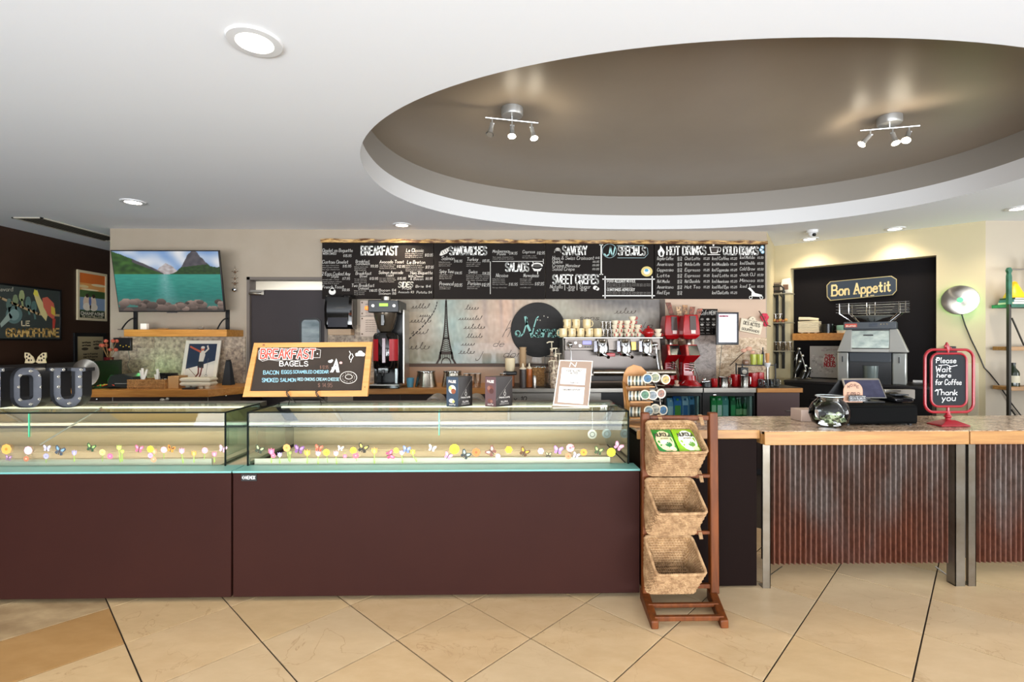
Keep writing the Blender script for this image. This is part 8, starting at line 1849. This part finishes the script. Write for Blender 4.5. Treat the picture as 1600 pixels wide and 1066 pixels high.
ribbon(m, [(404, 549), (407, 545.5), (492, 545), (501, 547), (500, 559), (489, 559)], .6, f, '#cfc9c2'); ribbon(m, [(404, 549), (404, 561), (410, 564.5), (420, 562), (434, 564), (448, 562), (462, 564), (478, 561.5), (489, 560)], .6, f, '#cfc9c2'); disc(m, 496, 553, 1.2, 1.1, f, '#e9e6e0', 8)
text(m, 'BAGELS', 437, 572, 7, f, 44, 1.0, '#ece9e3'); 
text(m, 'BACON', 411.5, 585, 5.6, f, 24, .8, '#8fc0cf'); text(m, 'EGGS', 440, 584, 5, f, 16, .8, '#8fc0cf'); text(m, 'SCRAMBLED CHEDDAR', 458, 583.5, 4.6, f, 55, .7, '#8fc0cf')
text(m, 'SMOKED', 409.5, 597, 5.8, f, 25, .8, '#8fc0cf'); text(m, 'SALMON', 438, 596.5, 5.2, f, 24, .8, '#8fc0cf'); text(m, 'RED ONIONS CREAM CHEESE', 465, 595, 4.4, f, 65, .65, '#9fc4cc')
text(m, '$ 12.95', 500, 576, 4.5, f, 13, .5, '#7a5646'); text(m, '$ 14.95', 497, 605, 6, f, 22, .55, '#7a5646')
# tower, hearts, steam, cloud and bagel
flat(m, [(525.5, 560), (528, 568), (530.5, 582), (526, 582), (524.5, 577), (523, 577), (520.5, 582), (515.5, 582), (521, 572)], f, '#efece6'); flat(m, [(518.5, 574), (529, 574), (529, 575.5), (518, 575.5)], f2, '#efece6'); disc(m, 524.6, 571, .8, 1.6, f2, '#4a423b', 6)
disc(m, 516, 565, 3.4, 2.2, f, '#ddd9d2', 10); disc(m, 518.5, 563.5, 2, 1.8, f2, '#ddd9d2', 10); disc(m, 532.5, 567, 2.4, 2, f, '#d9a09a', 10)
ribbon(m, [(546, 549), (548, 553), (545.5, 558), (547, 562)], 1, f, '#e6e2db'); ribbon(m, [(550, 553), (552, 557), (549, 562), (548, 566)], 1, f, '#e6e2db')
for a_, b_, r_ in ((558, 554, 3), (563, 551.5, 4), (567, 554, 3.4)): disc(m, a_, b_, r_, r_ * .85, f, '#e9e6df', 14)
flat(m, [(555, 554), (570, 554), (569, 556.5), (556, 556.5)], f2, '#e9e6df')
ring(m, 544.5, 590, 13, 9.3, .8, f, '#cfc8c0', 28); ring(m, 545, 589, 5.5, 3.6, .8, f, '#cfc8c0', 18)
for k in range(16): a_ = k * 2.4; disc(m, 544.5 + 9.5 * cos(a_), 590 + 6.6 * sin(a_), .5, .5, f, '#cfc8c0', 6)
m.build('chalk_writing', paint(), t, smooth=False)
m = MB(True)
for px in (412, 570): q = tl(px if px < 500 else 570, 539.5 if px < 500 else 605, .013); m.cyl((q.x, q.y, q.z), .008 if px < 500 else .004, .002, 12, 'y')
m.build('knot', mat('knot_brown', '#7a4a24', .5), t)
e = []
m = MB(True)
for s, px in ((-1, 450), (1, 496)):
    a = W(px, 618, ye - .02); ft = W(px + s * 2 + (2 if s < 0 else 4), 633.5, ye + .0); ft.z = ZG + .004
    k = .004; hook = [W(px - 4, 608, ye - .03), W(px - 3.5, 613, ye - .035), a, W(px + 4, 612, ye - .03)]
    m.tube([W(px + 4, 608.5, ye - .03), W(px - 3, 613.5, ye - .03), W(px - 4, 618, ye - .03) + Vector((.01, 0, 0)), W(px + 4, 622, ye - .02)], .0028, 8)
    m.tube([W(px - 4, 608.5, ye - .03), W(px, 616, ye - .03), W(px + 4, 622, ye - .02)], .0028, 8)
    m.tube([W(px + 4, 622, ye - .02), ft], .0028, 8); m.tube([W(px + 4, 622, ye - .02), (ft.x, ye + .12, ZG + .004)], .0028, 8)
m.tube([W(454, 622, ye - .02), W(500, 622, ye - .02)], .0028, 8)
m.build('wire_easel', mat('black_wire', '#2a2420', .35, .5), t)
# two cartons
def carton_box(px0, pxm, px1, py0, pyt, y, cols, label, kind):
    # corner edge faces the camera: left face print, right face black
    pm = W(pxm, py0, y); pm.z = ZG
    wl = .115; wr = .135; h = (py0 - pyt) * S(y)
    kL = (pxm - px0) * S(y); kR = (px1 - pxm) * S(y)
    PL = Vector((pm.x - kL * 1.02, y + math.sqrt(max(.0001, .012 - kL ** 2 * .5)) * .35, ZG)); PR = Vector((pm.x + kR * 1.05, y + .075, ZG)); PBk = PL + (PR - pm)
    t = thing('snack_carton', label, 'carton', tuple(pm), 0, 'slant-cut cartons on the right glass case')
    up = Vector((0, 0, h))
    m = MB(True); m.hexa([pm, PR, PBk, PL, pm + up, PR + up, PBk + up, PL + up]); m.build('box', mat(kind + '_side', cols[0], .35), t, bevel=.002)
    def fl(u, v, e=.0006): n = (PL - pm).cross(up).normalized(); n = n if n.y < 0 else -n; return PL.lerp(pm, u) + up * v + n * e
    def frr(u, v, e=.0006): n = (PR - pm).cross(up).normalized(); n = n if n.y < 0 else -n; return pm.lerp(PR, u) + up * v + n * e
    m = MB(True); flat(m, [(0.01, .01), (.99, .01), (.99, .99), (.01, .99)], fl, cols[1])
    F2 = lambda u, v: fl(u, 1 - v, .0012); F3 = lambda u, v: fl(u, 1 - v, .0018)
    disc(m, .5, .42, .3, .14, F2, cols[2], 16); disc(m, .6, .48, .2, .09, F3, cols[3], 12); disc(m, .35, .38, .14, .07, F3, cols[4], 10); text(m, 'PAUSE', .2, .2, .07, F2, .6, .03, '#d9cfc6')
    disc(m, .45, .8, .22, .07, F2, cols[2], 14); disc(m, .6, .82, .12, .05, F3, cols[4], 10); text(m, 'cafe', .25, .94, .05, F2, .5, .02, '#c9c2ba')
    G2 = lambda u, v: frr(u, 1 - v, .0012)
    text(m, 'PRIMO CAFE', .2, .72, .04, G2, .62, .016, '#b9b2ac'); text(m, 'N.LIMA', .3, .86, .05, G2, .4, .02, '#b9b2ac'); text(m, 'ORGANIC', .22, .93, .035, G2, .55, .014, '#8f8984')
    ring(m, .52, .58, .06, .06, .016, G2, '#c9c2ba', 12); ribbon(m, [(.52, .5), (.54, .44)], .016, G2, '#c9c2ba')
    ribbon(m, [(.02, .78), (.98, .06)], .012, G2, '#77706c')
    m.build('print', paint(), t, smooth=False)
    return t
carton_box(697, 716, 736, 635.5, 588, 3.06, ('#1b1512', '#2c3a4a', '#e9e2d6', '#8a4a2c', '#c8b96a'), 'dark blue slant-lined carton on the right glass case, left of the brown one', 'blue_carton')
carton_box(758, 775, 800, 635.5, 588, 3.06, ('#1d1411', '#5a3f40', '#6a3a30', '#4a2620', '#8a5a4a'), 'brown slant-lined carton on the right glass case beside the blue one', 'brown_carton')
# allergy notice holder
yn = 3.02
o = [(874, 562.5), (926.5, 564), (919.5, 637), (863.5, 634)]
t = thing('notice_holder', 'white-edged stand with a taupe sheet and two allergy notices on the right glass case', 'notice', (W(892, 640, yn).x, yn, ZG))
def nt_(px, py, e=0.): return W(px, py, yn + (637 - py) * .0007 - e)
zo = ZG - nt_(890, 637).z
m = MB(True); m.prism([nt_(*p) for p in o], (0, .005, 0)); m.build('frame', mat('acrylic_white', '#e9dfd0', .3), t, bevel=.002)
m = MB(True); m.box(nt_(863, 636).x, yn - .03, ZG, nt_(920, 636).x, yn + .06, ZG + .005); m.build('foot', MATS['acrylic_white'], t, bevel=.001)
f = lambda a, b: nt_(a, b, .001); f2 = lambda a, b: nt_(a, b, .0018); f3 = lambda a, b: nt_(a, b, .0026)
m = MB(True); flat(m, [(875.5, 564), (925, 565.3), (918.5, 634), (865.5, 631.5)], f, '#8c7462'); flat(m, [(878, 574.5), (916, 576), (913.5, 602), (875, 600)], f2, '#e4dfd4'); flat(m, [(874, 603.5), (913.5, 605.5), (911, 631.5), (871.5, 628.5)], f2, '#e4dfd4')
text(m, 'N', 890, 573, 6.5, f2, 9, 1.1, '#e9e2d6', .3); text(m, 'FOOD ALLERGY', 885, 581, 2.8, f3, 24, .6, '#5a5048'); text(m, 'NOTICE', 891, 584.5, 2.6, f3, 12, .6, '#5a5048'); text(m, 'Thank you', 889, 599, 2.4, f3, 15, .5, '#5a5048')
for y in (588, 590.3, 592.6, 594.9): text(m, 'please inform our staff', 883, y, 1.2, f3, 24, .28, '#8a8278')
text(m, 'CONSUMER ADVISORY', 878, 610.5, 2.6, f3, 30, .55, '#5a5048')
for y in (614, 616.4, 618.8, 621.2, 623.6): text(m, 'consuming raw or undercooked', 877, y, 1.2, f3, 31, .26, '#8a8278')
m.build('print', paint(), t, smooth=False)
# hanging round tags and card holders inside the case
for px, py, lab in ((925.5, 679, 'white oval coin-like tag hanging inside the right case'), (948, 678, 'grey oval tag hanging inside the right case, nearer the end')):
    q = W(px, py, 3.2); t = thing('oval_tag', lab, 'tag', (q.x, 3.2, q.z), 0, 'oval tags inside the right case')
    m = MB(); m.lathe([(.001, 0), (.026, 0), (.03, .003), (.026, .006), (.001, .006)], 24, axis='y'); m.build('tag', mat('ivory_tag' if px < 930 else 'grey_tag', '#e6e0d2' if px < 930 else '#9ca39e', .4), t); m = MB(); m.lathe([(.013, -.001), (.017, -.002), (.013, .0)], 20, axis='y'); m.build('embossed_ring', mat('tag_ring_grey', '#8a857a', .5), t)  # embossed ring in one plain darker grey
    m = MB(); m.tube([(0, 0, .03), (0, 0, ZT - .01 - q.z)], .0012, 5); m.build('thread', steel_m, t)
for px, case_ in ((110, 1), (312, 1), (442, 2)):
    q = W(px, 722, 2.97); t = thing('price_holder', ['clear price holder on the left case deck, left of two', 'grey price holder on the left case deck, near its right end', 'clear price holder at the left of the right case deck'][(110, 312, 442).index(px)], 'price holder', (q.x, 2.975, .7225), 0, 'price holders in the glass cases')
    m = MB(); m.box(-.022, -.008, 0, .022, .008, .03); m.build('block', mat('grey_holder', '#8d9a9a', .3, .3) if px == 312 else mat('clear_holder', '#d9d6cc', .2), t, bevel=.002); m = MB(); m.box(-.018, -.0095, .008, .018, -.0082, .024); m.build('card', mat('white_card', '#f3ede2', .6), t, smooth=False)

# ================================================================== BASKET STAND
wd = mat('walnut_stand', '#743c14', .5, spec=.3, noise=('#421f0a', 5, .5, (6, 6, .7)))
t = thing('basket_stand', 'reddish brown wooden floor stand holding three tilted seagrass baskets', 'stand', (W(1065, 960, 2.6).x, 2.6, 0))
xa0, xa1 = W(1004, 900, 2.72).x, W(1017, 900, 2.72).x; xb0, xb1 = W(1110.5, 900, 2.72).x, W(1124, 900, 2.72).x
zt = W(1010, 646, 2.72).z
for a, b in ((xa0, xa1), (xb0, xb1)):
    m = MB(True); m.hexa([(a, 2.715, .05), (b, 2.715, .05), (b, 2.755, .05), (a, 2.755, .05), (a, 2.735, zt), (b, 2.735, zt), (b, 2.775, zt), (a, 2.775, zt)]); m.build('upright', wd, t, bevel=.006)
    xf0, xf1 = (W(1019, 980, 2.46).x, W(1031, 980, 2.46).x) if a == xa0 else (W(1128, 980, 2.46).x, W(1141, 980, 2.46).x)
    m = MB(True); m.hexa([(a + .0, 2.775, 0), (b, 2.775, 0), (xf1, 2.475, 0), (xf0, 2.475, 0), (a, 2.775, .065), (b, 2.775, .065), (xf1, 2.475, .042), (xf0, 2.475, .042)]); m.build('runner', wd, t, bevel=.006)
def rail(y, z, xa, xb, r=.011, nm='rail'): m = MB(True); m.box(xa, y - r, z - r, xb, y + r, z + r); m.build(nm, wd, t, bevel=.004)
rail(2.752, zt - .03, xa1, xb0, .013, 'top_rail'); rail(2.735, .09, xa1, xb0, .012)
rail(2.62, .045, W(1012, 965, 2.62).x, W(1122, 965, 2.62).x, .011); rail(2.51, .038, W(1022, 977, 2.51).x, W(1130, 977, 2.51).x, .012)
for z in (.385, .70): rail(2.738, z, xa1, xb0, .010)
# basket: rows of braided rope following the slanted box
rope = mat('seagrass_rope', '#c4a075', .75, noise=('#6e4a28', 28, .5, (1, 1, 1)), bump=(150, .7))
rope2 = mat('seagrass_inner', '#a8804e', .8, noise=('#6e4a26', 30, .45, (1, 1, 1)), bump=(120, .7))
bl, br = .787, 1.045
rim = [Vector((.80, 2.53, .869)), Vector((1.062, 2.53, .872)), Vector((1.045, 2.70, 1.004)), Vector((.787, 2.70, 1.004))]
bot = [Vector((.778, 2.625, .735)), Vector((1.045, 2.625, .735)), Vector((1.022, 2.725, .845)), Vector((.795, 2.725, .845))]
t = thing('seagrass_basket', 'top seagrass basket of the stand, holding two green snack bags', 'basket', tuple((bot[0] + bot[1]) / 2), 0, 'seagrass baskets on the stand')
def loop_at(k, inset=0.):
    c4 = [b.lerp(r, k) for b, r in zip(bot, rim)]; cen_ = sum(c4, Vector()) / 4
    if inset: c4 = [p + (cen_ - p).normalized() * inset for p in c4]
    pts = []; r = .028
    for i in range(4):
        p, a, b = c4[i], c4[i - 1], c4[(i + 1) % 4]
        pa_, pb_ = p + (a - p).normalized() * r, p + (b - p).normalized() * r
        for j in range(4): u = j / 3; pts.append(pa_.lerp(p, u).lerp(p.lerp(pb_, u), u))
        nx = b + (p - b).normalized() * r; n = 12
        for j in range(1, n): pts.append(pb_.lerp(nx, j / n))
    return pts
rows = 12
m = MB(True)
for i in range(rows):
    k = i / (rows - 1); P_ = loop_at(k)
    pts = []; rad = []
    for j in range(len(P_)):
        a, b = P_[j], P_[(j + 1) % len(P_)]
        for u in (0, .5): pts.append(a.lerp(b, u)); rad.append(.0062 + (.0042 if (len(rad) // 1 + i) % 2 else -.0014))
    for j in range(len(pts)): 
        pts[j] = pts[j] + Vector((0, 0, .0022 * (1 if (j + i) % 2 else -1)))
    m.tube(pts, rad, 6, closed=True)
m.build('braided_wall', rope, t, angle=70)
m = MB(True); m.ringf([loop_at(0, .006), loop_at(.5, .006), loop_at(1, .006)], caps=False); m.build('inner_wall', rope2, t)
m = MB(True)
for i in range(9):
    u = (i + .5) / 9; a = bot[0].lerp(bot[3], u); b = bot[1].lerp(bot[2], u); n = 40
    m.tube([a.lerp(b, j / n) + Vector((0, 0, .002 * (1 if (i + j) % 2 else -1))) for j in range(n + 1)], [.0095 if (i + j) % 2 else .0065 for j in range(n + 1)], 6)
m.build('braided_bottom', rope, t, angle=70)
m = MB(True); m.tube(loop_at(1.03), .0085, 8, closed=True); m.build('rim', rope, t)
for x, u in ((W(1033, 655, 2.72).x, 0), (W(1097, 655, 2.72).x, 1)):
    m = MB(True); 
    for k in range(3): m.tube([(x + .006 * (k - 1), 2.71, .985), (x + .007 * (k - 1), 2.735, 1.02), (x + .007 * (k - 1), 2.752, 1.035), (x + .006 * (k - 1), 2.775, 1.02), (x + .005 * (k - 1), 2.77, .99)], .0045, 6)
    m.build('tie_loop', rope, t)
bk1 = t
dz_ = .3135
for k, lab in ((1, 'middle seagrass basket of the stand, empty'), (2, 'lowest seagrass basket of the stand, empty')):
    q = Vector(bk1.location); dup(bk1, (q.x - .004 * k, q.y, q.z - dz_ * k), label=lab)
# two snack bags in the top basket, lying on the slope
nrm = (rim[1] - rim[0]).cross(rim[3] - rim[0]).normalized()
if nrm.z < 0: nrm = -nrm
UU = (rim[1] - rim[0]).normalized(); VV = (rim[3] - rim[0]).normalized()
org = rim[0] + VV * .01 - nrm * .012
for k, (u0, g1_, g2_, lab, sub) in enumerate(((.012, '#23852e', '#1c6a34', 'left snack bag, deep green with cream label, in the top basket', '#d9c89a'), (.134, '#86b51f', '#5f8a34', 'right snack bag, lime green with white label, in the top basket', '#dfe0d2'))):
    w_, h_ = .118, .182
    c0 = org + UU * (u0 + w_ / 2) + VV * (h_ / 2) - nrm * .018
    b = thing('snack_bag', lab, 'snack bag', tuple(c0), 0, 'green snack bags in the top basket')
    def bp(u, v, e=0., th=.018): return c0 + UU * ((u - .5) * w_) + VV * ((v - .5) * h_) + nrm * (th * max(0, 1 - abs(2 * u - 1) ** 3) * max(0, 1 - abs(2 * v - 1) ** 4) + e)
    m = MB(True); n = 12
    for sgn in (1, -1):
        i0 = m.av([bp(i / n, j / n, 0, .018 * sgn) for j in range(n + 1) for i in range(n + 1)])
        for j in range(n):
            for i in range(n): m.face([i0 + j * (n + 1) + i, i0 + j * (n + 1) + i + 1, i0 + (j + 1) * (n + 1) + i + 1, i0 + (j + 1) * (n + 1) + i])
    m.build('foil_bag', mat('foil_%d' % k, g1_, .25, coat=.4, bump=(25, .5)), b)
    m = MB(True); F_ = lambda u, v: bp(u, 1 - v, .001); F2_ = lambda u, v: bp(u, 1 - v, .0018); F3_ = lambda u, v: bp(u, 1 - v, .0026)
    def blobp(cx, cy, rx, ry, ff, c_, n=14):   # fan cut into wedges so that it follows the bag
        for i in range(n):
            a0, a1 = 2 * pi * i / n, 2 * pi * (i + 1) / n; 
            for r0, r1 in ((0, .5), (.5, 1)): m.poly([ff(cx + rx * r0 * cos(a0), cy + ry * r0 * sin(a0)), ff(cx + rx * r1 * cos(a0), cy + ry * r1 * sin(a0)), ff(cx + rx * r1 * cos(a1), cy + ry * r1 * sin(a1)), ff(cx + rx * r0 * cos(a1), cy + ry * r0 * sin(a1))], c_)
    blobp(.52, .5, .4, .38, F_, sub); blobp(.6, .66, .16, .09, F2_, g2_); blobp(.45, .58, .18, .08, F2_, '#efe6c4' if k == 0 else '#f3f3ee'); blobp(.75, .8, .16, .08, F2_, '#ead9a8' if k == 0 else '#cddc9c')
    text(m, 'NUKOLA', .16, .36, .13, F3_, .7, .035, '#3a3226'); text(m, 'snack', .34, .46, .05, F3_, .36, .018, '#7a6a4a')
    m.build('print', paint(), b, smooth=False)
